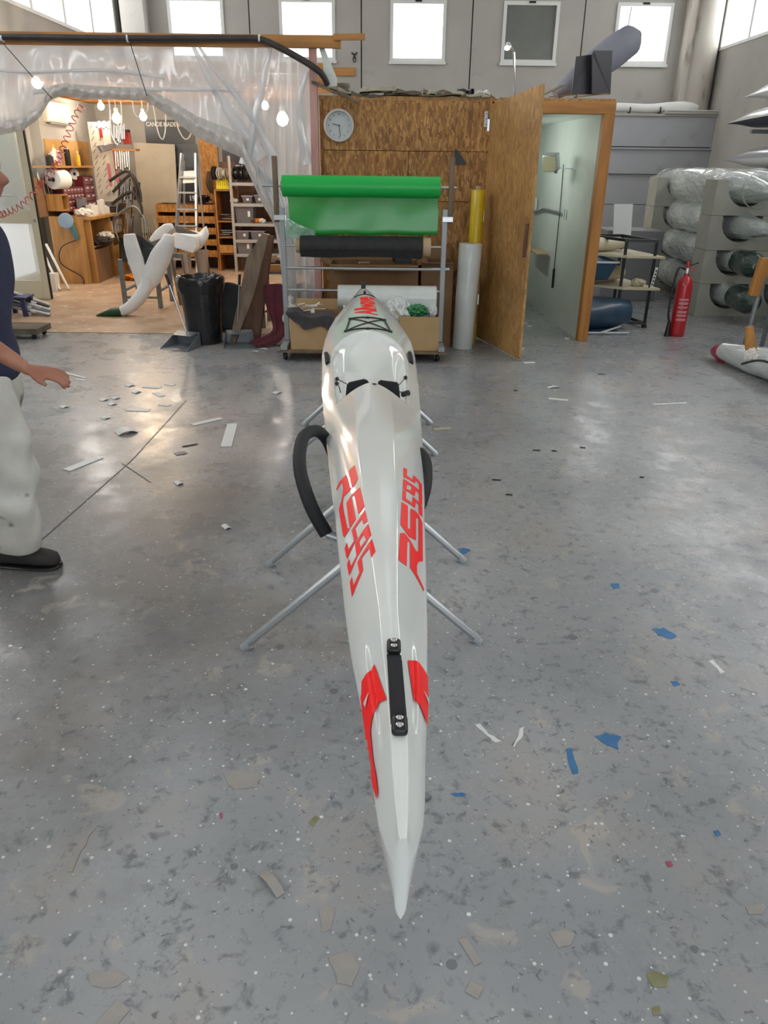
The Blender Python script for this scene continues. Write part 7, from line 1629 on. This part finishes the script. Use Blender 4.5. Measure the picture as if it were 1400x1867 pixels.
CH = ['small white chip right of the walking trousers', 'white chip standing at the back left of the litter heap', 'white chip left of the lamp reflection, farthest of three', 'white chip beside the lamp reflection, right of the farthest one', 'white chip just below the farthest one by the lamp reflection', 'lone white chip left of the curved offcut', 'lone white chip below the saw cut cross', 'white chip on the floor between the rack and the litter heap', 'white chip among the strips at the back of the litter heap', 'single white chip near the left stand feet']
for k, (x, y) in enumerate(((116, 743), (236, 704), (189, 730), (210, 727), (204, 738), (192, 763), (325, 882), (505, 717), (248, 716), (412, 962))):
    strip((x - 5, y + 1), (x + 6, y - 2), .05, CH[k], nm='white_chip', cat='chip', grp='white chips left of the kayak', curl=.006)
strip((790, 784), (821, 781), .05, 'beige strip just right of the right padded hoop', 'foam_scrap')
strip((999, 708), (1019, 706), .03, 'curled white shaving in the middle of the right floor', curl=.01)
strip((1000, 727), (1036, 730), .04, 'pale flat peeling below the curled shaving on the right floor', 'paint_white', .0015)
strip((1190, 738), (1252, 735), .03, 'long faint white peeling on the right floor', 'paint_white', .0015)
strip((955, 662), (975, 661), .05, 'white paper scrap before the plywood door', h=.002)
SPL = ['dark splinter in the middle of the right floor, left of a shorter one', 'short dark splinter right of a longer one in the middle right floor', 'small dark splinter nearest to the plywood door', 'dark splinter below and left of the middle pair on the right floor', 'dark splinter closest to the right padded hoop', 'dark splinter in the glossy patch of the right floor', 'small dark splinter right of the glossy patch', 'dark splinter farthest to the right near the wrapped floor boat']
for k, (x, y, w) in enumerate(((978, 821, 14), (1010, 822, 8), (940, 712, 8), (928, 902, 12), (905, 875, 16), (1062, 816, 10), (1170, 870, 8), (1096, 682, 14))):
    strip((x - w / 2, y), (x + w / 2, y + 1), .014, SPL[k], 'c_dark', nm='splinter', cat='splinter')
strip((478, 1592), (512, 1634), .025, 'curled grey paper scrap near the bottom left of the kayak', 'paint_tan', curl=.012, nm='paper_scrap', cat='scrap')
strip((188, 1875), (226, 1832), .04, 'torn masking tape piece at the bottom edge of the picture', 'paint_tan', .001, nm='tape_piece', cat='tape')
strip((843, 1712), (872, 1758), .02, 'beige tape scrap right below the kayak stern', 'paint_tan', .001, nm='tape_piece', cat='tape')
strip((853, 1798), (876, 1812), .03, 'small beige tape scrap at the bottom right of the kayak stern', 'paint_tan', .001, nm='tape_piece', cat='tape')
t = strip((773, 1452), (782, 1460), .02, 'tiny square metal nut beside the kayak stern', 'galv', .012, nm='metal_nut', cat='nut')
for k, (x, y) in enumerate(((690, 608), (480, 636), (505, 628), (464, 641))):
    if k: strip((x - 6, y), (x + 7, y + 1), .04, ('', 'small pale scrap under the curl of the red fabric', 'small pale scrap between the red fabric and the rack wheel', 'small pale scrap in front of the red fabric')[k], 'paint_white', nm='paper_scrap', cat='scrap', grp='scraps by the red fabric', curl=.005)
for k, (x, y) in enumerate(((956, 590), (965, 596), (1033, 618), (952, 637))):
    strip((x - 4, y), (x + 4, y), .03, ('tiny white crumb deepest inside the closet', 'tiny white crumb inside the closet beside the plywood door', 'tiny white crumb before the orange post', 'tiny white crumb at the foot of the plywood door')[k], 'paint_white', .01, nm='crumb', cat='crumb', grp='crumbs on the closet floor')
